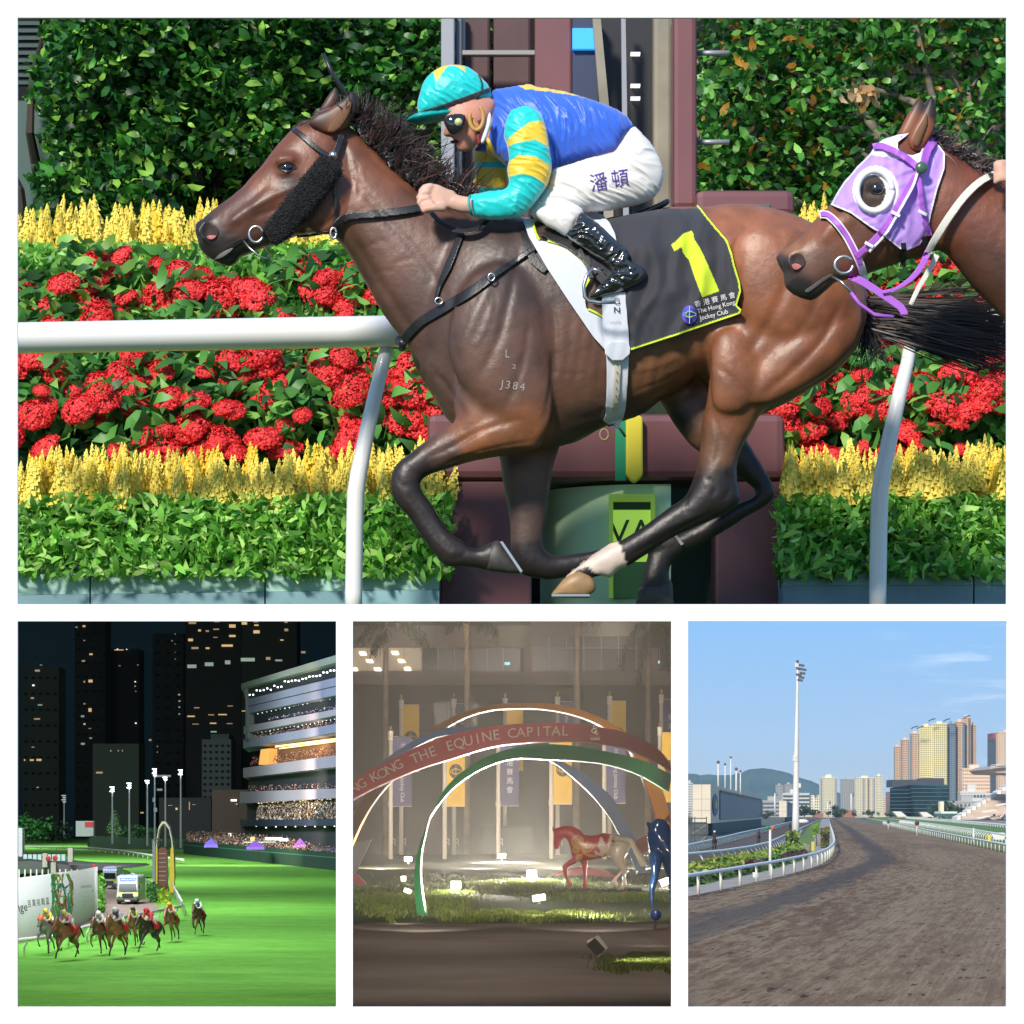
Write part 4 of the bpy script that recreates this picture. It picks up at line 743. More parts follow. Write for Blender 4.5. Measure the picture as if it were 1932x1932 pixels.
# yellow plume flowers: each a plant of its own
ylm=mat('plume_yellow',(.85,.62,.05),.8,attr=True)
def plume(seed,hh=.185,orange=False):
    r=np.random.RandomState(seed); b=MB(); base=np.array((.97,.78,.13) if r.rand()<.7 else (.93,.66,.05))
    for k in range(1+r.randint(2,5)):
        ox=r.normal()*.014; oy=r.normal()*.012; H=hh*(r.uniform(.75,1.05) if k else 1); w_=.022*r.uniform(.8,1.2)
        for j in range(34):
            t=(j+.5)/34; rad=w_*(1-t)**.9*(.75+.5*math.sin(min(t*5,1.57))); a=j*2.4; 
            c=base*r.uniform(.75,1.15); c=tuple(np.clip(c,0,1)); s=.0085*(1-t*.5)*r.uniform(.8,1.3)
            p=(ox+rad*math.cos(a),oy+rad*math.sin(a),t*H); b.add([(p[0]-s,p[1]-s*.5,p[2]-s),(p[0]+s,p[1]-s*.5,p[2]-s*.8),(p[0],p[1]+s,p[2]-s),(p[0]+s*.2,p[1],p[2]+s*2.0)],[(0,1,3),(1,2,3),(2,0,3),(0,2,1)],c)
        b.tube([(ox,oy,0),(ox*.8,oy,H*.93)],[w_*.75,.003],7,tuple(base*.8))
    return b
plm=[mk('tmp',plume(i).v,plume(i).f,ylm,None,False,plume(i).c).data for i in range(6)]
stmm=mk('tmp',MB().tube([(0,0,-.16),(.004,0,-.06),(0,0,.01)],.0045,6).v,MB().tube([(0,0,-.16),(.004,0,-.06),(0,0,.01)],.0045,6).f,mat('stem_green',(.2,.4,.08),.7)).data
lfm=None
for o in [o for o in bpy.data.objects if o.name.startswith('tmp')]: bpy.data.objects.remove(o)
def plumes(n,xr,yb,d0,d1,hmul,label,group):
    tot=sum(b-a for a,b in xr)
    for a,b in xr:
        k=int(n*(b-a)/tot)
        for i in range(k):
            x=a+(b-a)*(i+R.random())/k; t=R.random(); d=d0+(d1-d0)*t; y=yb(x)+R.gauss(0,8)-t*26
            e=empty('plume_flower',P(x,y,d),label,'flower',group); e.rotation_euler=(0,R.gauss(0,.08),R.random()*6.3); s=hmul*R.uniform(.8,1.12); e.scale=(s*1.25,s,s)
            for nm,me in (('bloom',R.choice(plm)),('stem',stmm)):
                o=bpy.data.objects.new(nm,me); COL.objects.link(o); o.parent=e
plumes(150,((36,850),(1468,1925)),lambda x:962-.006*x,12.0,12.35,1.0,'yellow plume flower in the lower row in front of the red blooms','yellow plume flowers of the lower row')
plumes(105,((28,880),(1440,1640)),lambda x:500,13.5,13.85,1.22,'yellow plume flower in the upper row before the dark hedge','yellow plume flowers of the upper row')
# red ixora-like shrubs with domed flower heads
redm=mat('petal_red',(.8,.02,.03),.55,attr=True)
def dome(seed):
    r=np.random.RandomState(seed); V=[];F=[];C=[]; sx=r.uniform(.9,1.35)
    for j in range(300):
        u=r.rand(); th=math.acos(1-u*1.25) if u<.8 else r.uniform(1.3,1.9); ph=r.uniform(0,6.28); rad=.060*r.uniform(.84,1.12)
        n=Vector((math.sin(th)*math.cos(ph)*sx,math.sin(th)*math.sin(ph),math.cos(th)*.5)); c=n*rad; z=(n.normalized()+Vector((r.normal(),r.normal(),r.normal()))*.3).normalized(); t=z.cross(Vector((.3,.8,.5))).normalized(); s=z.cross(t)
        col=np.array((1,.05,.05) if r.rand()<.8 else (.9,.02,.03))*r.uniform(.62,1.15); b=len(V); q=.0125*r.uniform(.8,1.2); a0=r.uniform(0,1.5)
        V.append(c+z*.006); C.append(tuple(np.clip(col*1.05,0,1)))
        for k in range(8):
            a=a0+k*math.pi/4; rr=q if k%2==0 else q*.42; V.append(c+(t*math.cos(a)+s*math.sin(a))*rr+z*(.002 if k%2 else -.002)); C.append(tuple(np.clip(col,0,1)))
        for k in range(8): F.append((b,b+1+k,b+1+(k+1)%8))
    s0=MB().sphere((0,0,-.012),.043,10,6,(sx,1,.5),(.6,.01,.015)); b=len(V); V+=[Vector(v) for v in s0.v]; F+=[tuple(i+b for i in f) for f in s0.f]; C+=s0.c
    o=mk('tmp',[tuple(v) for v in V],F,redm,None,False,C); me=o.data; bpy.data.objects.remove(o); return me
DM=[dome(20+i) for i in range(5)]
def sleaf(seed,n=150):
    r=np.random.RandomState(seed); C=r.uniform(-1,1,(n,3))*np.array((.2,.1,.15)); me=leafmesh('foliage',C,r.uniform(.07,.13,n),mixcol(n,[(.07,.26,.05),(.12,.38,.07),(.04,.15,.04),(.3,.62,.11)],r,.2),GL,None,(0,0,0),.42,.25,r,.3)
    d=me.data; bpy.data.objects.remove(me); return d
SLF=[sleaf(40+i) for i in range(4)]
def shrubs(rows):
    k=0
    for (y,d,xs,tilt) in rows:
        for x in xs:
            xx=x+R.gauss(0,8); yy=y+R.gauss(0,7); e=empty('red_shrub',P(xx,yy+30,d+.1),'dark leaved shrub with domed clusters of small red flowers in the planted bank','shrub','red flowering shrubs in the bank')
            e.rotation_euler=(0,0,0); k+=1
            o=bpy.data.objects.new('foliage',R.choice(SLF)); COL.objects.link(o); o.parent=e; o.location=(0,.02,.06); o.rotation_euler=(0,0,R.random()*3)
            for j in range(R.choice((5,6,7))):
                o=bpy.data.objects.new('flower_head',R.choice(DM)); COL.objects.link(o); o.parent=e; o.location=(R.uniform(-.16,.16),-.09-R.random()*.05,R.uniform(-.09,.17)); o.rotation_mode='ZYX'; o.rotation_euler=(R.uniform(.6,1.3),R.gauss(0,.35),R.random()*6); s=R.uniform(.55,1.15); o.scale=(s,s,s)
shrubs([(800,12.45,list(range(20,860,118))+list(range(1500,1960,110)),0),(728,12.62,list(range(75,860,120))+list(range(1450,1960,118)),0),(655,12.85,list(range(10,860,118))+list(range(1500,1960,118)),0),(580,13.0,list(range(60,860,122))+list(range(1560,1960,118)),0),(545,13.1,list(range(20,800,124))+list(range(1620,1960,118)),0)])
# ---- hedge and trees behind --------------------------------------------------------------------------
def crownpts(n,x0,x1,y0,y1,d0,d1,clumps,rs,edge=0):
    C=[]
    cx=rs.uniform(x0,x1,clumps); cy=rs.uniform(y0,y1,clumps); cd=rs.uniform(d0,d1,clumps)
    k=rs.randint(0,clumps,n); g=rs.normal(size=(n,3))*np.array((34,28,.12)); x=cx[k]+g[:,0]; y=cy[k]+g[:,1]; d=cd[k]+g[:,2]
    if edge: keep=(x>edge+18*np.sin(y*.03)+12*np.sin(y*.09)); x,y,d=x[keep],y[keep],d[keep]
    return np.stack([(x-CX)/FP*d,d,ZC+(HY-y)/FP*d],1)
rs=np.random.RandomState(77)
hg=empty('hedge',P(450,400,14.8),'tall dense dark green hedge behind the left flower bed','hedge')
C=crownpts(21000,40,880,-60,420,14.3,15.2,260,rs,edge=70); leafmesh('foliage',C,rs.uniform(.035,.085,len(C)),mixcol(len(C),[(.02,.11,.012),(.03,.17,.02),(.012,.06,.01),(.06,.28,.03),(.02,.09,.02),(.3,.6,.08)],rs,.25),leafmat('leaf_dense',.3,.42),hg,None,.55,.1,rs,.2)
b=MB(); 
for i in range(16):
    x=60+i*54+R.gauss(0,10); pts=[P(x,460,14.9)]
    for k in range(4): x+=R.gauss(0,22); pts.append(P(x,360-k*110,14.9+R.gauss(0,.1)))
    b.tube(pts,[.035,.028,.02,.014,.008],6)
b.build('branches',mat('bark_dark',(.05,.04,.03),.9),hg)
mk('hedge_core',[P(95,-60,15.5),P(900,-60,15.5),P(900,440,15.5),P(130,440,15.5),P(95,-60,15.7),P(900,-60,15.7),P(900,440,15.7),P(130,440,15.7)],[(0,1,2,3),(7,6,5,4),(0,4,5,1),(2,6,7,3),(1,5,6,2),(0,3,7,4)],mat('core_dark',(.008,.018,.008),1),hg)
def treething(x0,x1,lab,seed,n,y1=470):
    rs=np.random.RandomState(seed); e=empty('tree',P((x0+x1)/2,490,14.8),lab,'tree')
    C=crownpts(n,x0,x1,-50,y1,14.3,15.1,int((x1-x0)/3.2),rs)
    leafmesh('crown',C,rs.uniform(.035,.08,len(C)),mixcol(len(C),[(.04,.19,.03),(.06,.27,.04),(.02,.1,.02),(.1,.36,.05),(.22,.52,.09)]*2+[(.45,.22,.03)],rs,.25),MATS['leaf_dense'],e,None,.55,.1,rs,.2)
    b=MB(); r=random.Random(seed)
    for i in range(max(3,int((x1-x0)/48))):
        x=r.uniform(x0,x1); y=500; d=14.55+r.random()*.3; pts=[P(x,y,d)]; a=r.gauss(0,.5)
        rr=[.045]
        for k in range(6):
            a+=r.gauss(0,.35); x+=math.sin(a)*70; y-=abs(math.cos(a))*78; pts.append(P(x,y,d+r.gauss(0,.05))); rr.append(.04*(1-(k+1)/8))
            if k in(1,2,3):
                xx,yy=x,y; p2=[P(xx,yy,d)]; aa=a+r.choice((-1,1))*r.uniform(.5,1.1)
                for q in range(4): aa+=r.gauss(0,.3); xx+=math.sin(aa)*40; yy-=abs(math.cos(aa))*36; p2.append(P(xx,yy,d+r.gauss(0,.04)))
                b.tube(p2,[.024,.019,.015,.01,.005],6)
        b.tube(pts,rr,7)
    b.build('trunk',mat('bark_grey',(.22,.19,.15),.9,var=.3,vs=12),e,True)
treething(1315,1600,'leafy green tree with grey branches right of the maroon column',5,6600); treething(1600,1960,'leafy tree with bare grey branches behind the hooded horse',6,6200,470)
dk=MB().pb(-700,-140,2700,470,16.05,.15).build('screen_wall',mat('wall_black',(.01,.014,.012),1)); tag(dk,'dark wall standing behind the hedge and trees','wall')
sh=MB()
for i in range(9): sh.pb(-40,40+i*14,110,47+i*14,15.3,.05)
sh.build('louvre',mat('louvre_teal',(.03,.07,.07),.6)); tag(sh_:=bpy.data.objects['louvre'],'dark teal slatted louvre in the top left corner behind the hedge','louvre')
o=MB().pb(-40,190,260,520,15.35,.05).build('panel_board',mat('board_teal',(.03,.085,.075),.5)); tag(o,'dark green board below the slatted louvre at the far left','board')
rs=np.random.RandomState(8); C=np.array([tuple(P(1630+rs.normal()*13,177+rs.normal()*8,14.1+rs.normal()*.03)) for _ in range(26)]); o=leafmesh('dead_leaves',C,rs.uniform(.05,.09,26),mixcol(26,[(.8,.56,.3),(.7,.45,.22)],rs),GL,None,tuple(P(1630,185,14.1)),.6,.2,rs,.4); tag(o,'pale tan dead leaf cluster hanging in the right tree','dead leaves')
# ---- finish gantry ----------------------------------------------------------------------------------
DG=12.6
mar=mat('maroon_metal',(.17,.06,.066),.45,var=.18,vs=2,coat=.15); mar2=mat('maroon_dark',(.075,.03,.03),.5,var=.3,vs=2); grym=mat('grey_metal',(.32,.33,.36),.4,metal=.3); navy=mat('navy_panel',(.03,.045,.10),.4); tan=mat('tan_metal',(.28,.25,.19),.5,var=.3,vs=3); bk=mat('cabinet_black',(.015,.015,.018),.4)
gt=empty('finish_gantry',P(1150,1140,DG),'maroon steel finish gantry with portal base and cabinet columns behind the rider','gantry')
def gp(name,m,x0,y0,x1,y1,d,t,bv=.012):
    o=MB().pb(x0,y0,x1,y1,d,t).build(name,m,gt); 
    if bv: bevel(o,bv)
    return o
gp('post',mar,828,905,1003,1160,12.15,.3); gp('post',mar,1350,905,1477,1160,12.15,.3); gp('beam',mar,806,780,1481,904,12.12,.36,.03)
gp('green_stripe',mat('stripe_green',(.01,.28,.13),.5),1161,782,1181,906,12.09,.03,0)
bb=MB().pp([(1181,788),(1187,783),(1207,783),(1213,788),(1213,896),(1205,905),(1197,911),(1189,905),(1181,896)],12.07,.05).build('yellow_stripe',mat('stripe_yellow',(.9,.74,.05),.5),gt); bevel(bb,.008)
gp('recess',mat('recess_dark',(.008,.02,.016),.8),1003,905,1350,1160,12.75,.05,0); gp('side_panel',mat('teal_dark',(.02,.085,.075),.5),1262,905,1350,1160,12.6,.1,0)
cylm=mat('cabinet_green',(.55,.80,.50),.5)
V=[];F=[]; a0=P(1020,915,12.2)[0]; a1=P(1265,915,12.2)[0]; zt_=P(0,915,12.2)[2]; zb=P(0,1160,12.2)[2]
for i in range(19):
    t=i/18; x=a0+(a1-a0)*t; y=12.17+.26*(1-t)**2.6; V+=[(x,y,zt_),(x,y,zb)]
    if i: k=len(V); F.append((k-4,k-3,k-1,k-2))
for i in range(0,38,2): V+=[(V[i][0],V[i][1]+.1,V[i][2])]
cb=mk('cabinet',V,F+[(0,36,56,38)],cylm,gt,True)
fr=mat('frame_lime',(.38,.62,.08),.5,emit=(.35,.6,.08),es=.12)
sgn=empty('sign',P(1190,1130,12.3),'lime framed sign window reading VA inside the gantry recess','sign')
MB().pb(1149,932,1236,946,12.13,.06).pb(1149,946,1157,1128,12.13,.06).pb(1228,946,1236,1128,12.13,.06).build('frame',fr,sgn)
MB().pb(1157,946,1228,962,12.16,.03).build('shade',mat('sign_dark',(.03,.08,.03),.6),sgn)
MB().pb(1157,962,1228,1060,12.16,.03).build('lit_face',mat('sign_lime',(.5,.8,.08),.5,emit=(.5,.85,.12),es=.35),sgn); MB().pb(1157,1060,1228,1128,12.16,.03).build('lower_face',mat('sign_olive',(.12,.25,.07),.5),sgn)
o=text('lettering','VA',MATS['sign_dark'],sgn,P(1190,1006,12.15),66*12.15/FP,ext=.004,sx=1.0)
gp('column',mar,1270,20,1315,392,13.0,.25,.02); gp('column',tan,1232,20,1270,400,13.3,.2,.02); gp('column',grym,832,20,858,780,13.0,.1,.006); gp('column',mat('grey_dark',(.14,.15,.18),.4,metal=.4),859,20,872,780,13.05,.1,.006)
for i,(x0,x1) in enumerate(((872,925),(930,1002),(1008,1080))): gp('panel',(mar2,mar2,mar)[i],x0,20,x1,430,13.15+.03*i,.1,.012)
gp('cross_rail',mat('rail_steel',(.35,.32,.29),.35,metal=.5),872,94,1010,104,13.0,.04,.004); gp('cross_rail',MATS['rail_steel'],872,30,878,95,13.1,.03,0)
gp('panel',navy,1080,20,1128,430,13.2,.1,0); gp('light_strip',mat('strip_blue',(.03,.3,.85),.4,emit=(.03,.33,.9),es=.75),1080,53,1126,92,13.17,.04,0)
o=MB().pp([(1117,20),(1132,20),(1152,230),(1158,430),(1140,430),(1134,230)],13.1,.06).build('strut',tan,gt); gp('panel',bk,1134,20,1232,430,13.35,.1,0)
o=MB().pp([(1172,20),(1180,20),(1187,430),(1176,430)],13.15,.06).build('strut',grym,gt)
for y,l in ((98,'一'),(158,'▪'),(182,'一')): MB().pb(1190,y,1208,y+4,13.3,.04).build('indicator_light',mat('lamp_white',(.7,.7,.7),.4,emit=(1,1,1),es=.9),gt)
o=gp('cap_beam',mar,1312,357,1500,408,12.9,.35,.03); gp('slot',mat('slot_grey',(.1,.1,.09),.6),1378,384,1455,396,12.87,.04,.008); 
for y in (100,268): o=MB().tube([P(1312,y,13.1),P(1376,y,13.1)],.011,8).build('rod',grym,gt,True)
# ===== daylight dirt course (lower right) ==================================================================
H4=4.0
def G(h,x,y,up=0): p=P(x,y,gd(h,y)); p[2]=ZC-h+up; return p
def XY(p): return (p[0],p[1])
XR=np.array([(-200,-60),(0,-17.2),(60,-7),(160,10),(268,26.4),(344,34.7),(430,43),(670,67),(2411,238),(9000,890)],float)
def xr(d): return np.interp(d,XR[:,0],XR[:,1])
def ground_poly(name,pts,m,z,h=H4,label=None):
    o=mk(name,[tuple(G(h,x,y,z)) for x,y in pts],[tuple(range(len(pts)-1,-1,-1))],m); o['kind']='structure'; return o
gm=mat('far_ground',(.10,.105,.08),.95,var=.3,vs=.02)
o=mk('ground',[(-6000,-300,-.05),(6000,-300,-.05),(9000,14000,-.05),(-9000,14000,-.05)],[(0,1,2,3)],gm); o['kind']='structure'
# dirt: a strip that follows the bend of the rail, lane coordinates stored for the harrow lines
def dirtmat(name,base,dark,band):
    m=bpy.data.materials.new(name); m.use_nodes=True; t=m.node_tree; b=t.nodes['Principled BSDF']; b.inputs['Roughness'].default_value=.95; b.inputs['Specular IOR Level'].default_value=.15
    a=nd(t,'ShaderNodeAttribute',attribute_name='lane')
    def noise(sx,sy,det,rough=.6):
        mp=nd(t,'ShaderNodeMapping'); mp.inputs['Scale'].default_value=(sx,sy,1); t.links.new(a.outputs['Vector'],mp.inputs[0])
        n=nd(t,'ShaderNodeTexNoise'); n.inputs['Scale'].default_value=1; n.inputs['Detail'].default_value=det; n.inputs['Roughness'].default_value=rough; t.links.new(mp.outputs[0],n.inputs['Vector']); return n.outputs[0]
    def ramp(s,a0,a1):
        r=nd(t,'ShaderNodeMapRange'); r.inputs[1].default_value=a0; r.inputs[2].default_value=a1; t.links.new(s,r.inputs[0]); return r.outputs[0]
    def mul(p,q,op='MULTIPLY'):
        n=nd(t,'ShaderNodeMath',operation=op)
        for i,v in enumerate((p,q)):
            if isinstance(v,float): n.inputs[i].default_value=v
            else: t.links.new(v,n.inputs[i])
        return n.outputs[0]
    def mix(f,c0,c1):
        x=nd(t,'ShaderNodeMix',data_type='RGBA'); t.links.new(f,x.inputs[0])
        for i,c in ((6,c0),(7,c1)):
            if isinstance(c,tuple): x.inputs[i].default_value=(*c,1)
            else: t.links.new(c,x.inputs[i])
        return x.outputs[2]
    sep=nd(t,'ShaderNodeSeparateXYZ'); t.links.new(a.outputs['Vector'],sep.inputs[0])
    streak=ramp(noise(2.6,.035,6,.7),.38,.62); lines=ramp(noise(9,.03,4,.6),.42,.6)
    patch=ramp(mul(noise(2.2,.17,9,.78),mul(noise(.25,.012,3),.45),'ADD'),.67,.80); fine=ramp(noise(8,.8,9,.8),.38,.62); spec=ramp(noise(3.2,.42,4,.55),.62,.66)
    grow=ramp(sep.outputs['X'],26.0,4.0)                   # churned soil lies towards the inner rail
    c=mix(mul(streak,.75),base,tuple(v*.72 for v in base)); groove=ramp(noise(4.5,.007,2,.4),.485,.515); g2=ramp(groove,.0,1.0); edge_=mul(mul(g2,mul(1.0,g2,'SUBTRACT')),4.0); c=mix(mul(edge_,.5),c,tuple(v*.55 for v in base)); c=mix(mul(lines,.45),c,tuple(v*1.3 for v in base))
    c=mix(mul(mul(patch,grow),.9),c,dark); c=mix(mul(fine,.3),c,tuple(v*.5 for v in dark)); c=mix(mul(spec,.85),c,tuple(v*.45 for v in dark))
    if band:
        u=mul(sep.outputs['X'],mul(mul(noise(1.1,.06,6,.7),.5,'SUBTRACT'),3.6),'ADD'); g=mul(mul(u,4.6,'SUBTRACT'),mul(u,4.6,'SUBTRACT')); k=ramp(g,2.6,.3)
        c=mix(mul(k,.8),c,(.075,.063,.06))
    t.links.new(c,b.inputs['Base Color'])
    bp=nd(t,'ShaderNodeBump'); bp.inputs['Strength'].default_value=.55; bp.inputs['Distance'].default_value=.06; hh=mul(noise(6,.8,7,.7),mul(lines,.5),'ADD'); t.links.new(hh,bp.inputs['Height']); t.links.new(bp.outputs[0],b.inputs['Normal'])
    return m
dm=dirtmat('dirt_surface',(.31,.222,.14),(.11,.05,.03),True)
def lane_strip(name,m,t0,t1,nt_,z,d0=20,d1=6500,f=None):
    ds=np.geomspace(d0,d1,110); ts=np.linspace(0,1,nt_); V=[];L=[]
    for d in ds:
        a=t0(d) if callable(t0) else t0; b=t1(d) if callable(t1) else t1
        for u in ts: t_=a+(b-a)*u; V.append((xr(d)+t_,d,z)); L.append((t_,d,0))
    n=nt_; F=[(i*n+j,i*n+j+1,(i+1)*n+j+1,(i+1)*n+j) for i in range(len(ds)-1) for j in range(n-1)]
    o=mk(name,V,F,m); a=o.data.attributes.new('lane','FLOAT_VECTOR','POINT'); a.data.foreach_set('vector',np.array(L,dtype=np.float32).ravel()); o['kind']='structure'; return o
# outer edge of the dirt follows the right rail
r1b=[(2010,1634),(1887,1607),(1829,1593.5),(1752,1577.5),(1704,1566),(1656,1553.5),(1632,1548.7),(1600,1543)]
rb=np.array([(gd(H4,y),(x-CX)/FP*gd(H4,y)) for x,y in r1b]); 
lane_strip('dirt_track',dm,-.3,lambda d:(np.interp(d,rb[:,0],rb[:,1])-xr(d)) if d>rb[0,0] else 42,24,.0,22,2600)
concm=mat('concrete_path',(.34,.30,.26),.9,var=.2,vs=.3); lawnm=mat('lawn',(.09,.17,.03),.95,var=.5,vs=.5,vc=(.22,.24,.05)); dirt2=mat('inner_dirt',(.065,.042,.032),.95,var=.5,vs=.3,vc=(.15,.1,.075))
base3=[(1298,1692),(1340.7,1683.3),(1383,1674.5),(1417.5,1666.5),(1448,1660),(1473.5,1653.7),(1495,1648),(1512.7,1643.3),(1527,1639.3),(1539,1635.3),(1548,1631.6),(1555,1628),(1560.7,1624),(1564.7,1621),(1568.7,1616),(1573,1609),(1574.5,1602),(1573.5,1592),(1571,1580),(1568,1568),(1565,1556),(1562.5,1547),(1562,1544)]
ground_poly('path',[(1200,1693),(1290,1676),(1383,1657),(1458,1641),(1522,1622),(1532,1603),(1537,1580),(1545,1560),(1551,1545),(1561,1545)]+base3[::-1][1:]+[(1200,1712)],concm,.02)
base2=[(1200,1643),(1314,1633.7),(1333.5,1632),(1351,1629.7),(1380.7,1624),(1404,1620),(1421.5,1616),(1442,1610.5),(1464.7,1603),(1480.7,1596),(1493.5,1588),(1508,1574),(1525.5,1557.7),(1552.7,1544)]
ground_poly('lawn',[(1200,1643)]+base2[1:]+[(1551,1545),(1545,1560),(1537,1580),(1532,1603),(1522,1622),(1458,1641),(1383,1657),(1290,1676),(1200,1693)],lawnm,.03)
base1=[(1200,1636),(1304.7,1608),(1354,1594.5),(1416.7,1577),(1461.5,1564),(1500,1552),(1522,1545.5)]
ground_poly('inner_road',base1+base2[::-1],dirt2,.02)
ground_poly('turf_strip',[(1632,1548.5),(1656,1553),(1704,1565.5),(1752,1577),(1829,1593),(1887,1606.5),(2010,1634),(2010,1612),(1905,1592.5),(1829,1577),(1752,1563),(1672,1549),(1650,1543)],mat('verge',(.16,.19,.05),.95,var=.4,vs=.4,vc=(.05,.09,.02)),.03)
ground_poly('turf_track',[(2010,1612),(1905,1592.5),(1829,1577),(1752,1563),(1672,1549),(1640,1541.5),(1704,1543.5),(1800,1552),(1905,1561.5),(2010,1571)],mat('course_turf',(.10,.20,.03),.9,var=.2,vs=.1),.04)
ground_poly('apron',[(1700,1541),(1704,1543.5),(1800,1552),(1905,1561.5),(2010,1571),(2010,1546),(1800,1540.5)],mat('apron_paving',(.30,.22,.18),.9,var=.3,vs=.2,vc=(.08,.06,.055)),.03)
rail4=mat('rail_white_far',(.80,.80,.76),.5)
def fence4(name,label,top,base,spacing,rr,pr_,bent=0,dmax=900,maxn=100,rails=1,h=H4,group=None):
    top=np.array(top,float); base=np.array(base,float)
    xs=np.linspace(max(top[0,0],base[0,0]),min(top[-1,0],base[-1,0]),700) if top[0,0]<top[-1,0] else np.linspace(min(top[0,0],base[0,0]),max(top[-1,0],base[-1,0]),700)
    def it(a,x):
        o=np.argsort(a[:,0]); return np.interp(x,a[o,0],a[o,1])
    yb=it(base,xs); yt=it(top,xs); d=h*FP/(yb-HY); Pt=np.stack([(xs-CX)/FP*d,d,ZC+(HY-yt)/FP*d],1)
    e=empty(name,(Pt[0][0],Pt[0][1],ZC-h),label,'rail',group); MB().tube([tuple(p) for p in Pt[::12]],rr,8).build('top_rail',rail4,e,True)
    L=np.concatenate([[0],np.cumsum(np.linalg.norm(np.diff(Pt[:,:2],axis=0),axis=1))]); n=0; s=spacing*.4
    while s<L[-1] and n<maxn:
        i=min(np.searchsorted(L,s),len(xs)-1)
        if d[i]<dmax:
            z0=ZC-h; hh=Pt[i][2]-z0; x,y=Pt[i][0],Pt[i][1]
            MB().tube([(x+bent*hh,y,z0),(x+bent*hh,y,z0+hh*.5),(x,y,z0+hh)],pr_,6).build('post',rail4,e,True); n+=1
        s+=spacing
    return e
t3=[(1298,1663.5),(1417,1644),(1538,1614),(1556,1609),(1568,1603),(1574,1597)]
def seg3():
    e=empty('running_rail',tuple(G(H4,1340,1683)),'thick white rail curving along the near edge of the brown dirt track','rail')
    b3=np.array(base3); d=H4*FP/(b3[:,1]-HY); hpx=1.02; pts=[(( x-CX)/FP*dd,dd,1.02) for (x,y),dd in zip(base3,d)]
    pts=[(-2.5,95,1.02)]+pts; MB().tube(pts,[.095]*len(pts),10).build('top_rail',mat('rail_near',(.85,.86,.9),.4),e,True)
    q=np.array(pts); L=np.concatenate([[0],np.cumsum(np.linalg.norm(np.diff(q[:,:2],axis=0),axis=1))])
    for k in range(95):
        s=5+k*9.6
        if s>L[-1]: break
        x=np.interp(s,L,q[:,0]); y=np.interp(s,L,q[:,1]); MB().tube([(x,y,0),(x,y,1.0)],.075,8).build('post',mat('post_cream',(.72,.70,.55),.6),e,True)
seg3()
fence4('running_rail','white rail with bent posts between the flower lawn and the inner dirt road',[(1200,1621),(1298,1611),(1362,1605),(1416.7,1597),(1448.7,1589.7),(1480,1576),(1493.5,1570.5),(1525,1556),(1552.7,1543.3)],base2,6.5,.11,.05,-.0+.75*0+.35,650)
fence4('running_rail','white rail with bent posts in front of the big grey screen',[(1200,1616),(1298,1594.5),(1346.3,1584),(1400.7,1570.5),(1461.5,1557.7),(1500,1548.5),(1522,1543.5)],base1,8,.12,.055,.35,900)
fence4('running_rail','white upright rail along the right edge of the brown dirt track',[(1990,1611),(1901,1593.5),(1829,1580.7),(1752,1566),(1688,1552),(1632,1543)],r1b[:-1],8.5,.10,.045,0,1400)
fence4('running_rail','white rail of slanting posts between dirt track and green turf',[(1990,1590),(1901,1576),(1829,1564),(1752,1553.5),(1672,1544)],[(1990,1608),(1901,1592),(1829,1577),(1752,1563),(1672,1549)],9,.14,.07,-.5,1400)
fence4('running_rail','farthest white rail on the stand side of the green turf',[(1990,1563),(1901,1557),(1800,1548),(1704,1540.7),(1640,1538.8)],[(1990,1571),(1901,1562.5),(1800,1552.5),(1704,1544.2),(1640,1541.5)],16,.3,.15,-.4,2400)
fence4('running_rail','white rail crossing the far end of the dirt track',[(1500,1538.6),(1600,1538.8),(1660,1539)],[(1500,1543),(1600,1543),(1660,1543)],22,.5,.3,0,9000)
# ---- infield planting ---------------------------------------------------------------------------------------
def clump(name,label,cat,pts,hgt,n,cols,seed,h=H4,size=.5,m=None,group=None,kind=None):
    rs=np.random.RandomState(seed); p=np.array(pts,float); x0,y0=p.min(0); x1,y1=p.max(0); X=rs.uniform(x0,x1,n*3); Y=rs.uniform(y0,y1,n*3); I=inside(p,X,Y); X=X[I][:n]; Y=Y[I][:n]
    d=h*FP/(Y-HY); z=ZC-h+rs.uniform(.0,hgt,len(X)); C=np.stack([(X-CX)/FP*d,d,z],1)
    o=leafmesh(name,C,rs.uniform(.6,1.3,len(C))*size,mixcol(len(C),cols,rs,.25),m or leafmat('leaf_far',.2,.7),None,(float(C[:,0].mean()),float(C[:,1].mean()),ZC-h),.7,.1,rs)
    return tag(o,label,cat,group,kind)
YG=[(.22,.28,.04),(.12,.2,.03),(.3,.33,.06)]; DG_=[(.05,.10,.02),(.03,.07,.015)]; RD=[(.10,.045,.045),(.07,.03,.035)]
clump('low_hedge','long low yellow green clipped hedge on the infield lawn left of the thin white pole','hedge',[(1290,1646),(1340,1636),(1400,1625),(1445,1617),(1480,1606),(1520,1600),(1522,1604),(1480,1616),(1420,1630),(1330,1643),(1290,1652)],.7,2600,YG,81)
clump('low_hedge','lower yellow green clipped hedge just behind the near white rail','hedge',[(1290,1657),(1340,1650),(1400,1641),(1400,1646),(1340,1660),(1290,1667)],.6,1400,YG,82)
clump('low_hedge','dark green clipped hedge under the near white rail','hedge',[(1290,1668),(1350,1658),(1420,1646),(1500,1625),(1520,1618),(1520,1622),(1440,1645),(1290,1677)],.5,1700,DG_,83)
clump('low_hedge','green clipped hedge curving past the wine red bed','hedge',[(1425,1622),(1470,1610),(1515,1606),(1515,1611),(1470,1620),(1430,1633)],.6,900,[(.12,.24,.04),(.16,.3,.05)],84)
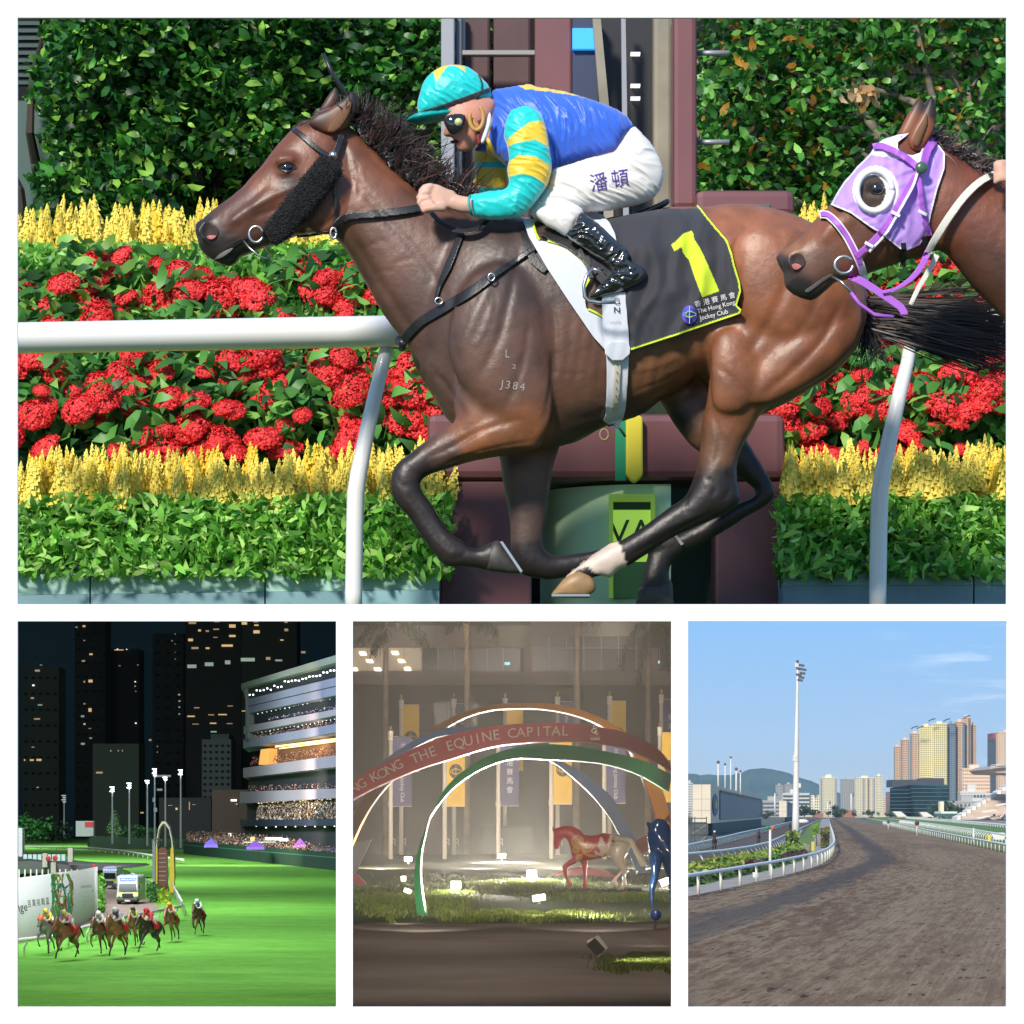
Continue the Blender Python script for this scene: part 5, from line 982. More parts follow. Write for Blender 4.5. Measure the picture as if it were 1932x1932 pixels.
clump('red_bed','wine red leaved flower bed behind the thin white pole','flower bed',[(1405,1634),(1440,1629),(1465,1630),(1430,1641),(1408,1645)],.4,600,RD,85)
clump('red_bed','wine red leaved flower bed nearer the white mast','flower bed',[(1472,1618),(1500,1611),(1522,1612),(1518,1620),(1480,1622)],.4,500,RD,86)
clump('bush','round dark green bush at the foot of the white mast','bush',[(1484,1596),(1500,1592),(1508,1598),(1500,1602),(1486,1603)],1.7,700,DG_+YG,87,size=.6)
clump('bush','olive bush on the walkway beside the near rail','bush',[(1550,1594),(1563,1594),(1563,1600),(1550,1601)],2.2,420,[(.16,.14,.05),(.1,.12,.03)],88)
clump('low_hedge','upright green hedge row running away beside the walkway','hedge',[(1534,1576),(1542,1568),(1546,1562),(1543,1572),(1536,1582)],1.6,600,[(.12,.24,.03),(.2,.34,.05)],89,size=.8)
def box4(name,label,cat,x0,y0,x1,y1,t,m,h=H4,d=None,bv=0):
    d=d or gd(h,y1); o=MB().pb(x0,y0,x1,y1,d,t).build(name,m,at=P((x0+x1)/2,y1,d)); tag(o,label,cat)
    if bv: bevel(o,bv)
    return o
gp4=mat('plinth_grey',(.22,.2,.18),.8); 
box4('plinth_box','low grey cabinet left of the yellow post by the mast','cabinet',1496,1594,1507,1603,2,gp4,bv=.1); box4('plinth_box','larger grey cabinet touching the yellow post by the mast','cabinet',1517,1594,1529,1607,2.5,gp4,bv=.1)
o=box4('marker_post','yellow post standing beside the grey cabinets on the lawn','post',1531,1588,1537,1606,.6,mat('post_yellow',(.6,.5,.08),.6),bv=.05)
rl_=empty('roller',tuple(G(H4,1546,1596)),'grey garden roller parked on the walkway behind the olive bush','roller'); MB().tube([P(1541,1589,gd(4,1597)),P(1553,1589,gd(4,1597))],1.0,16).build('drum',gp4,rl_,True); MB().pb(1550,1581,1554,1592,gd(4,1597),1).build('engine',mat('engine_white',(.6,.6,.58),.6),rl_)
o=box4('bench','small white box standing on the concrete path by the rail','box',1421,1646,1431,1656,.8,mat('box_white',(.7,.7,.68),.6),bv=.03)
# ---- masts and poles ------------------------------------------------------------------------------------
mstm=mat('mast_white',(.74,.71,.66),.5,var=.06,vs=.5); dkm=mat('fixture_dark',(.10,.10,.10),.5)
dM=gd(H4,1581); ms=empty('light_mast',P(1501,1581,dM),'very tall white floodlight mast rising from the lawn into blue sky','mast')
MB().tube([P(1501,1583,dM),P(1501.5,1545,dM),P(1502.5,1440,dM),P(1504.5,1300,dM),P(1505,1252,dM)],[.58,.56,.42,.21,.14],18).build('shaft',mstm,ms,True)
for y,r_ in ((1581,.66),(1436,.52),(1430,.5)): MB().tube([P(1501.5,y,dM),P(1501.5,y-5,dM)],r_,16).build('collar',mstm,ms)
for i,(y,x) in enumerate(((1256,1512),(1264,1516),(1271,1514),(1279,1512),(1262,1507),(1274,1507),(1284,1509))):
    f=MB().box((0,0,0),(.9,.5,.35)).build('floodlight',dkm,ms,at=(0,0,0)); f.location=P(x-5,y,dM-.3)-ms.location; f.rotation_euler=(0,.2,0); bevel(f,.05)
    MB().tube([P(1505,y,dM),P(x,y,dM)],.05,5).build('bracket',dkm,ms)
MB().pb(1500,1250,1503,1258,dM-.2,.3).build('antenna_box',mstm,ms); MB().sphere(P(1504.5,1248,dM),.25,10,6).build('tip',dkm,ms)
MB().pb(1506,1478,1511,1486,dM-.3,.5).build('junction_box',mstm,ms); MB().sphere(P(1514,1550,gd(4,1556)),1.0,12,8,(2.2,1,.8)).build('dish',mstm,ms,True)
def pole(label,x,yt,yb,d,r_,m=mstm,cat='pole',name='pole',heads=0,top=None):
    e=empty(name,P(x,yb,d),label,cat); MB().tube([P(x,yb,d),P(x,yt,d)],[r_,r_*.75],8).build('shaft',m,e,True)
    if heads:
        for k in range(heads): MB().box((0,0,0),(r_*3,r_*1.5,r_*1.1)).build('lamp',dkm,e,at=(0,0,0)).location=P(x+1,yt+2+k*3,d)-e.location
    if top: MB().sphere(P(x,yt-1,d),r_*1.8,8,5).build('tip',dkm,e,True)
    return e
e=pole('thin white pole with green and red signal lamps on the infield lawn',1453,1568,1652,gd(4,1652),.1,name='signal_pole')
for dx,c in ((-5,(.02,.25,.1)),(5,(.6,.12,.05))): MB().sphere(P(1453+dx,1562,gd(4,1652)),.13,10,7).build('signal_lamp',mat('lamp%d'%dx,c,.4),e,True); MB().tube([P(1453,1568,gd(4,1652)),P(1453+dx,1563,gd(4,1652))],.03,5).build('arm',mstm,e)
for i,(x,yt,yb,r_) in enumerate(((1355,1439,1484,.22),(1368,1443,1487,.16),(1378.8,1430,1490,.16),(1389,1452,1492,.22),(1397,1456,1494,.16))):
    pole('%s slim mast above the grey screen roof'%('first leftmost','second','tallest','fourth','last shortest')[i],x,yt,yb+10,740,r_,cat='mast',top=True)
for i,(x,yt,yb) in enumerate(((1462,1497,1541),(1535,1500,1541),(1562,1512,1541),(1606,1497,1541),(1724,1497,1543),(1744,1494,1543),(1766,1486,1540),(1792,1487,1540),(1836,1470,1542))):
    pole('distant floodlight mast, number %s from the left of the skyline row'%('one','two','three','four','five','six','seven','eight','nine')[i],x,yt,yb,2600,.75,cat='mast',name='light_mast',heads=2)
for i,(x,y) in enumerate(((1730,1553),(1676,1551))): 
    e=pole('white pole carrying a %s disc beside the turf rail'%('dark red' if i==0 else 'small red'),x,y,y+24-i*10,gd(4,y+24-i*10),.12,name='marker_pole'); MB().sphere(P(x,y,gd(4,y+24-i*10)-.3),(.42,.35)[i],14,8,(1,.25,1)).build('disc',mat('disc_red',(.10,.012,.012),.5),e,True)
pole('white pole with a small lamp standing behind the upright right rail',1837,1562,1594,gd(4,1594),.12)
# ---- big screen and scaffold --------------------------------------------------------------------------------
def wedge(xa,xb,xc,ya,yd,yc,yb_,z0a,d0,d1,m): pass
crm=mat('panel_cream',(.72,.62,.47),.7,var=.05,vs=.3); scm=mat('screen_grey',(.21,.225,.24),.6,var=.05,vs=.2); fgm=mat('base_green',(.03,.075,.07),.7)
def screen(label,xa,xb,xc,yta,ytc,yba,ybc,ins,emb):
    da=gd(H4,yba); dc=gd(H4,ybc); A=P(xa,yba,da); B=P(xb,yba,da); C=P(xc,ybc,dc); zt=P(xb,yta,da)[2]; 
    e=empty('big_screen',(B[0],B[1],0),label,'screen'); D=C+(A-B)
    MB().add([(A[0],A[1],2.2),(B[0],B[1],2.2),(C[0],C[1],2.2),(D[0],D[1],2.2),(A[0],A[1],zt),(B[0],B[1],zt),(C[0],C[1],zt),(D[0],D[1],zt)],[(3,2,1,0),(4,5,6,7),(0,1,5,4),(1,2,6,5),(2,3,7,6),(3,0,4,7)]).build('housing',crm,e)
    n=(C-B).normalized(); nn=Vector((n[1],-n[0],0)); MB().prism([B+(A-B)*.15+(C-B)*.02+nn*-.3+Vector((0,0,0)),B+(C-B)*.02,B+(C-B)*.98,D+(B-A)*.85+(C-B)*-.02],(0,0,2.2)).build('plinth',fgm,e)
    a=B+(C-B)*ins[0]+nn*.12; c=B+(C-B)*ins[1]+nn*.12; V=[(a[0],a[1],2.8),(c[0],c[1],2.8),(c[0],c[1],zt-1.0),(a[0],a[1],zt-1.0)]
    MB().prism(V,nn*.15).build('screen_face',scm,e)
    z=(2.8+zt-1)/2; s=MB()
    s.prism([(a[0],a[1],zt-1),(c[0],c[1],zt-1),(c[0],c[1],zt-.7),(a[0],a[1],zt-.7)],nn*.4); s.build('screen_frame',dkm,e)
    for f in (.33,.62):
        MB().box((A[0]-.02,A[1]-.03,2.2+(zt-2.2)*f),(B[0]+.02,A[1]-.005,2.26+(zt-2.2)*f)).build('panel_joint',mat('joint_tan',(.4,.33,.24),.8),e)
    MB().box(((A[0]+B[0])/2-.03,A[1]-.035,2.2),((A[0]+B[0])/2+.03,A[1]-.006,zt)).build('panel_joint',MATS['joint_tan'],e)
    for f in emb:
        c0=B+(C-B)*f+nn*.1; V=[];n_=22; R0=3.2 if f<.5 else 4.2
        for k in range(n_):
            t=k/n_*6.283; V.append(c0+Vector((n[0],n[1],0))*(math.cos(t)*R0*4.2)+Vector((0,0,(zt+2)/2+math.sin(t)*R0*.62)))
        MB().prism(V,nn*.1).build('emblem',mat('emblem_blue',(.02,.05,.22),.5),e)
        V=[c0+nn*.12+Vector((n[0],n[1],0))*(math.cos(k*.3927)*R0*(2.4 if k%2 else 1.3))+Vector((0,0,(zt+2)/2+math.sin(k*.3927)*R0*(.36 if k%2 else .2))) for k in range(16)]
        MB().prism(V,nn*.08).build('emblem_star',mat('emblem_gold',(.5,.42,.08),.5),e)
screen('huge outdoor screen seen from its cream end wall, blank grey face, left of the track',1307,1340.7,1437.5,1480,1501,1577,1557.7,(.10,.93),(.045,.975))
screen('smaller cream walled screen behind the huge one, next to the mast',1470,1484,1495,1511,1516,1551,1548,(.2,.95),())
sc_=empty('scaffold',tuple(G(H4,1318,1598)),'steel scaffold tower standing in front of the cream end wall','scaffold'); dS=gd(4,1590); b=MB()
for x in (1304,1311,1333): b.tube([P(x,1596,dS),P(x,1541,dS)],.07,5)
for y in (1544,1553,1564,1575): b.tube([P(1302,y,dS),P(1334,y,dS)],.07 if y!=1553 else .14,5)
for a,c in (((1305,1556),(1333,1574)),((1333,1556),(1305,1574)),((1305,1577),(1320,1596)),((1333,1577),(1312,1596))): b.tube([P(*a,dS),P(*c,dS)],.06,5)
b.build('tube_frame',mat('scaffold_steel',(.12,.11,.10),.5,metal=.3),sc_)
pr4=mat('rail_post_dark',(.2,.2,.2),.6)
# small training riders far away on the inner road
def tinyrider(x,y,hpx,cols,label,h=H4,flip=0):
    d=gd(h,y); s=hpx/FP*d/2.5
    e=empty('racehorse',P(x,y,d),'dark horse '+label,'horse'); o=P(x,y,d)
    def q(a,b,c,r): return (o[0]+a*s,o[1]+b*s,o[2]+c*s,r*s)
    parts=[chain([q(0,-.5,1.25,.26),q(0,.3,1.2,.27),q(.02,.9,1.3,.25)]),chain([q(0,-.6,1.35,.2),q(-.05,-1.0,1.75,.13),q(-.05,-1.25,1.7,.09),q(-.08,-1.45,1.4,.07)])]
    for a,b in ((.14,-.5),(-.14,-.55),(.13,.9),(-.14,.8)): parts.append(chain([q(a,b,1.1,.13),q(a*1.3,b-.15,.6,.07),q(a*1.2,b+.1,.05,.055)],7))
    remesh('body',parts,.05*s,mat('dark_coat',(.05,.028,.02),.5),e,smooth=1)
    p=empty('person',P(x,y-hpx*.7,d),'small rider '+label,'person')
    remesh('body',[chain([q(0,.1,1.65,.17),q(0,-.05,2.0,.17),q(0,-.15,2.25,.12)]),ball(Vector(q(0,-.22,2.42,0)[:3]),.13*s),chain([q(.2,-.1,2.1,.07),q(.22,-.45,1.85,.05)],7),chain([q(-.2,-.1,2.1,.07),q(-.22,-.45,1.85,.05)],7),chain([q(.15,.1,1.6,.1),q(.3,-.1,1.3,.07),q(.28,.1,.95,.05)],7),chain([q(-.15,.1,1.6,.1),q(-.3,-.1,1.3,.07),q(-.28,.1,.95,.05)],7)],.04*s,mat('tiny_rider',(.05,.04,.045),.7),p,smooth=1)
    MB().sphere(q(0,-.24,2.5,0)[:3],.16*s,10,6).build('helmet',mat('helm%d'%int(x),cols,.5),p,True)
tinyrider(1348,1605,36,(.7,.7,.7),'in front of the scaffold on the inner road')
tinyrider(1431.5,1592,26,(.08,.02,.03),'in dark red on the inner road right of the big screen')
tinyrider(1490.5,1567,15,(.03,.03,.04),'far away on the inner road beside the small screen')
# ---- skyline -------------------------------------------------------------------------------------------------
ridge=[(1180,1466),(1298,1460),(1322,1462.5),(1338,1461),(1354,1462.5),(1375,1462),(1388,1460),(1402,1457),(1413.5,1452),(1434,1449.5),(1446,1450),(1458,1452),(1482,1457),(1506,1466),(1530,1473),(1548,1482),(1575,1492),(1600,1502),(1640,1508),(1700,1516),(1760,1512),(1960,1518)]
def mountain(name,rd,d,label,m,dep):
    V=[];F=[]; cr_=catmull(rd,6,False); rs=np.random.RandomState(3); rows=9
    for i,(x,y) in enumerate(cr_):
        y+=rs.normal()*.35
        for k in range(rows):
            u=k/(rows-1); dd=d+dep*u*.6; p=P(x,y,d+dep*.6); z=p[2]*u**1.1+ (vn(x/14,k*1.3)-.5)*p[2]*.22*math.sin(u*3.14); V.append((p[0]*(dd/(d+dep*.6))+ (vn(x/20,k,4)-.5)*40*(1-u),dd,max(z,0) if k else -2))
    n=len(cr_); F=[(i*rows+k,(i+1)*rows+k,(i+1)*rows+k+1,i*rows+k+1) for i in range(n-1) for k in range(rows-1)]
    o=mk(name,V,F,m,None,True); o['kind']='structure'; return o
mountain('hills',ridge,8200,'',mat('mountain_green',(.05,.10,.07),1,var=.35,vs=.004),1400)
glass=mat('window_dark',(.10,.12,.14),.3)
def building(label,x0,x1,yt,d,wall,cols,rows,wf=(.55,.5),wm=glass,yb=1541.5,depth=None,roof=True,strips=None,ncap=100,side=None,bay=0,name='tower_block'):
    a=P(x0,yt,d); c=P(x1,yb,d); dep=depth or abs(c[0]-a[0])*.8; e=empty(name,(((a[0]+c[0])/2),d,0),label,'building')
    MB().box((a[0],d,c[2] if c[2]<0 else 0),(c[0],d+dep,a[2])).build('wall',wall,e)
    W=(c[0]-a[0])/cols; Hh=(a[2]-0)/rows; w_=W*wf[0]; h_=Hh*wf[1]
    if strips:
        for (s0,s1,m_) in strips: MB().box((a[0]+(c[0]-a[0])*s0,d-W*.12,0),(a[0]+(c[0]-a[0])*s1,d-.002,a[2]*.985)).build('bay',m_,e)
    wmsh=MB().box((-w_/2,-.12-W*.14,-h_/2),(w_/2,.0,h_/2)); wmesh=None; rest=MB(); k=0
    for r in range(rows-1,-1,-1):
        for q in range(cols):
            X=a[0]+W*(q+.5); Z=Hh*(r+.5)
            if k<ncap:
                if wmesh is None: o=wmsh.build('window',wm,e,at=(0,0,0)); o.parent=e; wmesh=o.data; o.location=Vector((X,d,Z))-e.location
                else:
                    o=bpy.data.objects.new('window',wmesh); COL.objects.link(o); o.parent=e; o.location=Vector((X,d,Z))-e.location
            else: rest.box((X-w_/2,d-.12-W*.14,Z-h_/2),(X+w_/2,d,Z+h_/2))
            k+=1
    if rest.v: rest.build('window_rows',wm,e)['kind']='stuff'
    if roof:
        rw_=(c[0]-a[0]); MB().box((a[0]+rw_*.3,d+dep*.2,a[2]),(a[0]+rw_*.62,d+dep*.7,a[2]+Hh*1.3)).build('roof_house',wall,e)
        MB().box((a[0]-.3,d-.4,a[2]),(c[0]+.3,d+dep,a[2]+Hh*.25)).build('parapet',wall,e)
    return e
wy=mat('wall_cream',(.88,.78,.52),.8); wg=mat('wall_grey',(.42,.41,.38),.8); wo_=mat('wall_orange',(.88,.56,.33),.8); wp=mat('wall_peach',(.88,.62,.42),.8); wyel=mat('wall_yellow',(.95,.84,.40),.8); wbl=mat('bay_blue',(.22,.29,.34),.4); wbr=mat('bay_brown',(.26,.15,.11),.7); olive=mat('window_olive',(.28,.24,.15),.4)
building('round topped cream tower block right of the tall mast',1548,1579,1468,2900,wy,9,22,strips=((.0,.12,wg),(.88,1,wg)))
b_=MB().tube([P(1564,1469,2905),P(1564,1463,2905),P(1564,1461,2905)],[3.9,3.2,1.5],12).build('cupola',wy,bpy.data.objects[[o.name for o in bpy.data.objects if o.name.startswith('tower_block')][-1]])
building('grey tower block between the round topped tower and the wide cream one',1588,1618,1471,3000,wg,9,22)
building('wide cream tower block in the middle of the skyline',1615.5,1651,1468,2850,wy,11,22,strips=((.35,.45,wg),(.62,.7,wbr),(.9,1,wg)))
building('slender pale tower just right of the wide cream block',1652,1665,1464,3100,wy,5,26)
building('low pale block between grey and cream towers',1608,1620,1492,3300,wy,4,12,roof=False)
building('pink low tower at the left foot of the glass building',1663,1672,1505,3200,wp,4,10,roof=False)
building('brown low tower touching the glass building',1672,1682,1494,3150,wbr,4,10,roof=False)
building('pair of grey towers far behind the small screen, left one',1464,1478,1482,3600,wg,6,20); building('pair of grey towers far behind the small screen, right one',1481,1495.5,1480,3500,wg,6,20)
building('white low building with long balconies left of the mast foot',1477,1527,1498,3300,mat('wall_white',(.66,.64,.58),.8),3,6,wf=(.95,.4),yb=1541); building('long pale car park like building behind the screens',1437,1478,1512,3200,wg,5,4,wf=(.9,.4))
building('pale low block beside the round topped tower',1530,1548,1500,3300,wy,5,8,roof=False); building('white block at the far left behind the screen',1296,1307,1478,3000,mat('wall_white',(.6,.6,.6),.8),5,14)
# the big cluster of towers: a stepped row of slabs turned a little towards each other
parts_=[(1687,1700,1409,wo_,5),(1700,1717,1396,wo_,6),(1717,1737,1384,wo_,7),(1736,1761,1371,wyel,7),(1761,1787,1366,wyel,7),(1787,1803,1366,wbl,5),(1802,1820,1362,wo_,6),(1816,1832,1354,wo_,5),(1832,1842,1368,wo_,4)]
for i,(x0,x1,yt,m_,nc) in enumerate(parts_):
    building(('%s slab of the giant residential cluster'%('leftmost orange','second orange','third orange with grey bays','left pale yellow','right pale yellow','narrow blue grey','broad orange','tallest orange','rightmost orange'))if 0 else '%s slab of the giant residential tower cluster'%(('leftmost orange','second orange','third orange, grey bayed','left pale yellow','right pale yellow','narrow blue grey','broad orange','tallest orange','rightmost orange')[i]),x0,x1,yt,2500+(abs(i-4)*6),m_,nc,44,wf=(.6,.62),wm=olive if m_ is wyel else glass,strips=(((.0,.16,wbl),(.8,1,wbl)) if i<3 or i in(6,) else (((.7,.95,wbr),) if i==7 else None)),ncap=100)
for i,x in enumerate((1724,1735,1757,1785,1823)): 
    o=MB().tube([P(x-5,1361-(6 if i==4 else 0)+ (14 if i<2 else 0),2490),P(x,1358-(6 if i==4 else 0)+(14 if i<2 else 0),2490),P(x+8,1356-(6 if i==4 else 0)+(14 if i<2 else 0),2490)],.5,5).build('roof_crane',dkm); o.location=o.location; tag(o,'thin dark maintenance crane on the cluster roof, %s from left'%('first','second','third','fourth','last')[i],'crane')
e=empty('glass_building',P(1730,1541,2300),'dark teal glass office building in front of the tower cluster','building')
gl=mat('glass_teal',(.03,.075,.085),.12,spec=.9,metal=.2,var=.4,vs=.05)
a=P(1679,1484,2300);c=P(1718,1541,2300); MB().add([tuple(P(1679,1541,2250)),tuple(P(1718,1541,2320)),tuple(P(1718,1481,2320)),tuple(P(1679,1487,2250))]+[tuple(P(1679,1541,2400)),tuple(P(1718,1541,2420)),tuple(P(1718,1481,2420)),tuple(P(1679,1487,2400))],[(0,1,2,3),(7,6,5,4),(3,2,6,7),(4,0,3,7)]).build('left_wing',gl,e)
MB().add([tuple(P(1718,1541,2320)),tuple(P(1790,1541,2260)),tuple(P(1790,1480,2260)),tuple(P(1718,1477,2320)),tuple(P(1718,1541,2420)),tuple(P(1790,1541,2420)),tuple(P(1790,1480,2420)),tuple(P(1718,1477,2420))],[(0,1,2,3),(3,2,6,7),(1,5,6,2)]).build('right_wing',gl,e)
MB().pb(1684,1471,1742,1485,2380,40).pb(1742,1468,1781,1480,2380,40).build('roof_storey',mat('roof_slate',(.05,.055,.06),.6),e)
for k in range(7): MB().pb(1679,1490+k*7,1718,1490.7+k*7,2249,1).pb(1718,1487+k*7.6,1790,1487.7+k*7.6,2258,1).build('floor_band',mat('mullion',(.12,.16,.17),.4),e)
building('peach block with regular windows right of the glass building',1816,1868,1451,2350,wp,14,14,yb=1515,wf=(.4,.45))
building('white terraced low building under the peach block',1812,1860,1496,2250,mat('wall_white',(.7,.68,.6),.8),8,4,yb=1520,wf=(.7,.4)); building('grey stone low building with arched windows beside the dark tree',1795,1862,1514,2200,wg,9,3,yb=1535,wf=(.35,.5))
building('slender dark skyscraper with red top at right',1865,1883,1397,2700,mat('wall_slate',(.07,.085,.11),.4),5,40,wf=(.5,.5)); MB().pb(1873,1383,1881,1397,2705,30).build('tower_crown',mat('crown_red',(.28,.08,.07),.6),bpy.data.objects[[o.name for o in bpy.data.objects if o.name.startswith('tower_block')][-1]])
building('peach tower cut by the right edge',1884,1925,1382,2400,wp,9,36,yb=1505,wf=(.45,.5))
# grandstand on the right
st_=empty('grandstand',tuple(G(H4,1880,1546)),'pale seating bowl of a grandstand cut by the right edge of the day scene','grandstand'); dG=gd(H4,1549)
nS=11
for k in range(nS):
    x0=1810+k*9.5; y=1546-k*6.0; d=1750+k*22; MB().pb(x0,y-6,2010,y+.5,d,26).build('seat_tier',mat('tier_tan',(.50,.36,.25),.8,var=.5,vs=.12,vc=(.75,.70,.62)),st_)
    MB().pp([(x0-4,y-4.5),(x0+3,y-8),(x0+3,y+.5),(x0-4,y+1)],d-1,20).build('parapet_wall',mat('parapet_white',(.8,.74,.66),.8),st_)
for (x,y,w_) in ((1850,1531,26),(1880,1541,30),(1840,1543,24),(1875,1519,22),(1905,1530,20)): MB().prism([P(x,y,1745),P(x+w_,y-4,1745),P(x+w_+6,y-2.5,1745),P(x+6,y+2,1745)],(0,3,0)).build('aisle_wall',MATS['parapet_white'],st_)
MB().pp([(1871,1451),(1885,1444),(2010,1432),(2010,1462),(1880,1458)],1800,90).build('canopy',mat('canopy_tan',(.42,.34,.28),.7),st_)
for k in range(3): MB().pp([(1870,1449-k*3),(2010,1434-k*3.4),(2010,1435.2-k*3.4),(1870,1450-k*3)],1797,3).build('canopy_ledge',MATS['parapet_white'],st_)
clump('apron_crowd_barrier','dark band of seats and barriers below the pale grandstand','seats',[(1700,1540.6),(1800,1541.5),(2000,1546),(2000,1552),(1810,1546),(1700,1542)],3,2200,[(.05,.06,.08),(.1,.1,.12),(.25,.2,.18)],91,size=2.0,kind='stuff')
def tree4(label,x,y,w_,hp,d,seed,cols=((.05,.09,.03),(.08,.13,.04),(.03,.06,.02))):
    rs=np.random.RandomState(seed); e=empty('tree',P(x,y,d),label,'tree'); s=d/FP; n=900; cc=rs.normal(size=(12,3))*np.array((w_*.27,w_*.2,hp*.2)); k=rs.randint(0,12,n); q=cc[k]+rs.normal(size=(n,3))*np.array((w_*.1,w_*.1,hp*.11)); o=P(x,y-hp*.5,d); C=q*s+np.array(o)
    leafmesh('crown',C,rs.uniform(.8,1.6,n)*w_*.08*s,mixcol(n,cols,rs,.2),leafmat('leaf_far',.2,.7),e,None,.8,0,rs); MB().tube([P(x,y,d),P(x,y-hp*.6,d)],[w_*.03*s,w_*.015*s],6).build('trunk',MATS['bark_dark'],e)
for i,(x,w_,hp,y,t_) in enumerate(((1792,54,26,1541,'broad dark tree in front of the grey stone building'),(1757,20,15,1541,'small dark tree at the right foot of the glass building'),(1640,18,13,1541,'dark tree under the wide cream tower'),(1613,10,12,1541,'slim dark tree between two towers'),(1518,36,20,1541,'dark tree mass behind the mast foot'),(1578,34,18,1541,'dark trees under the round topped tower'),(1446,20,14,1543,'dark tree between the two screens'),(1299,10,42,1568,'dark tree at the left edge beside the cream wall'),(1675,14,8,1541,'low dark tree right of the pink tower'))):
    tree4(t_,x,y,w_,hp,2200 if x>1400 else 900,100+i)
box4('pavilion','red brick pavilion low on the horizon left of the walkway','building',1537,1533,1553,1542,20,mat('brick_far',(.36,.15,.09),.8),d=2500); box4('pavilion','long red brick pavilion low on the horizon right of the walkway','building',1583,1529,1613,1542,20,MATS['brick_far'],d=2500)
b=MB().pp([(1684,1531),(1700,1531),(1712,1541),(1694,1541)],1900,10).build('ramp',mat('ramp_white',(.75,.73,.68),.7)); tag(b,'white sloping stand roof at the foot of the glass building','roof')
b=MB().pp([(1735,1532),(1748,1532),(1762,1541),(1742,1541)],1900,10).build('ramp',MATS['ramp_white']); tag(b,'second white sloping roof, right of the first one','roof')
box4('marquee','long white marquee roof in front of the dark tree','marquee',1776,1531,1806,1535,30,MATS['ramp_white'],d=1850); box4('gantry_tower','cream stepped tower in front of the glass building','tower',1774,1512,1781,1541,8,wy,d=1900)
box4('marquee_wall','green hoarding below the white marquee','hoarding',1766,1535,1815,1541,10,mat('hoard_green',(.03,.12,.08),.7),d=1840); box4('boundary_wall','long cream wall across the far end of the course','wall',1480,1537.5,1700,1541,5,mat('wall_far_cream',(.6,.52,.38),.8),d=2620)
box4('tractor_box','white cabin with yellow machine behind the right rail','cabin',1872,1571,1896,1585,3,mat('cabin_white',(.75,.73,.66),.6),bv=.1); box4('machine','small yellow machine at the white cabin','machine',1864,1575,1870,1588,1.5,mat('machine_yellow',(.75,.6,.05),.5),bv=.1)
# ===== closed sheds added to keep the two night scenes dark ====================================================
nsky=mat('night_dark',(.006,.009,.012),.95)
def shed(name,xl,xr_,yn,far,zf,zt_far,m,label,hn):
    e=MB(); t=-.008
    def q(x,d,z): return ((x-CX)/FP*d,d,z)
    yc=16.62; zc=P(0,1163,yc)[2]; zn=P(0,1163,8.12)[2]; zu=ZC+3.4
    prof=[(8.12,zn),(yc,zc),(yc+.03,zu),(far,zt_far)]
    for X in (xl,xr_):
        for (a,b) in ((0,1),(2,3)):
            (d0,z0),(d1,z1)=prof[a],prof[b]; A=[q(X,d0,zf),q(X,d1,zf),q(X,d1,z1),q(X,d0,z0)]; e.prism(A,(t if X==xr_ else -t,0,0))
    for (a,b) in ((0,1),(1,2),(2,3)):
        (d0,z0),(d1,z1)=prof[a],prof[b]; A=[q(xl,d0,z0),q(xr_,d0,z0),q(xr_,d1,z1),q(xl,d1,z1)]; e.prism(A,(0,-.0 if a==1 else 0,.006) if a!=1 else (0,-.02,0))
    e.prism([q(xl,far,zf-.1),q(xr_,far,zf-.1),q(xr_,far,zt_far),q(xl,far,zt_far)],(0,.1,0))
    o=e.build(name,m); o['kind']='structure'; return o
HA=.8; HB=.62; ZA=ZC-HA; ZB=ZC-HB
shed('night_sky_shed',-260,646.5,0,112,ZA-.01,ZC+7.3,mat('sky_night',(.004,.008,.011),.95,emit=(.006,.018,.026),es=.35),'',HA)
shed('night_sky_shed',653.5,1282,0,52,ZB-.01,ZC+3.6,mat('sky_haze_night',(.012,.01,.009),.95,emit=(.05,.04,.035),es=.12),'',HB)
def spot(name,loc,tgt,W,ang=150,r=.02,col=(1,.98,.94),bl=.5,parent=None):
    l=bpy.data.lights.new(name,'SPOT'); l.energy=W; l.spot_size=math.radians(ang); l.spot_blend=bl; l.shadow_soft_size=r; l.color=col
    o=bpy.data.objects.new(name,l); COL.objects.link(o); o.location=loc; o.rotation_euler=(Vector(tgt)-Vector(loc)).to_track_quat('-Z','Y').to_euler(); return o
def area(name,loc,tgt,W,sz,col=(1,1,1)):
    l=bpy.data.lights.new(name,'AREA'); l.energy=W; l.size=sz; l.color=col
    o=bpy.data.objects.new(name,l); COL.objects.link(o); o.location=loc; o.rotation_euler=(Vector(tgt)-Vector(loc)).to_track_quat('-Z','Y').to_euler(); return o
# ===== floodlit night race (lower left) =====================================================================
A=lambda x,y,up=0:G(HA,x,y,up)
for i,(px,d) in enumerate(((600,11.2),(600,12.9),(560,14.6),(610,16.3),(300,12.4),(300,15.2),(90,13.4))):  # unseen spots added under the shed roof to brighten the near turf
    p=P(px,1168,d); spot('night_spot',p,(p[0]-.6,d+1.2,ZA),(20,24,28,38,22,32,26)[i],165,.02)
for i,(x,d,z,wt_) in enumerate(((-3,19,2.9,220),(-4,26,3.0,310),(-6,36,3.2,440),(-9,52,3.8,560),(-12,74,4.6,700))): area('unseen_area_lamp',(x,d,ZC+z),(x,d+2,ZA),wt_,1.6,(.95,1,.97))  # unseen area lamps high in the shed stand in for stadium floodlighting
p=P(110,1168,16.2); spot('night_spot',p,P(100,1700,21),120,70,.02)  # unseen spot added to brighten the white hoarding
tm=bpy.data.materials.new('race_turf_night'); tm.use_nodes=True; t=tm.node_tree; b=t.nodes['Principled BSDF']; b.inputs['Roughness'].default_value=.9; b.inputs['Specular IOR Level'].default_value=.1
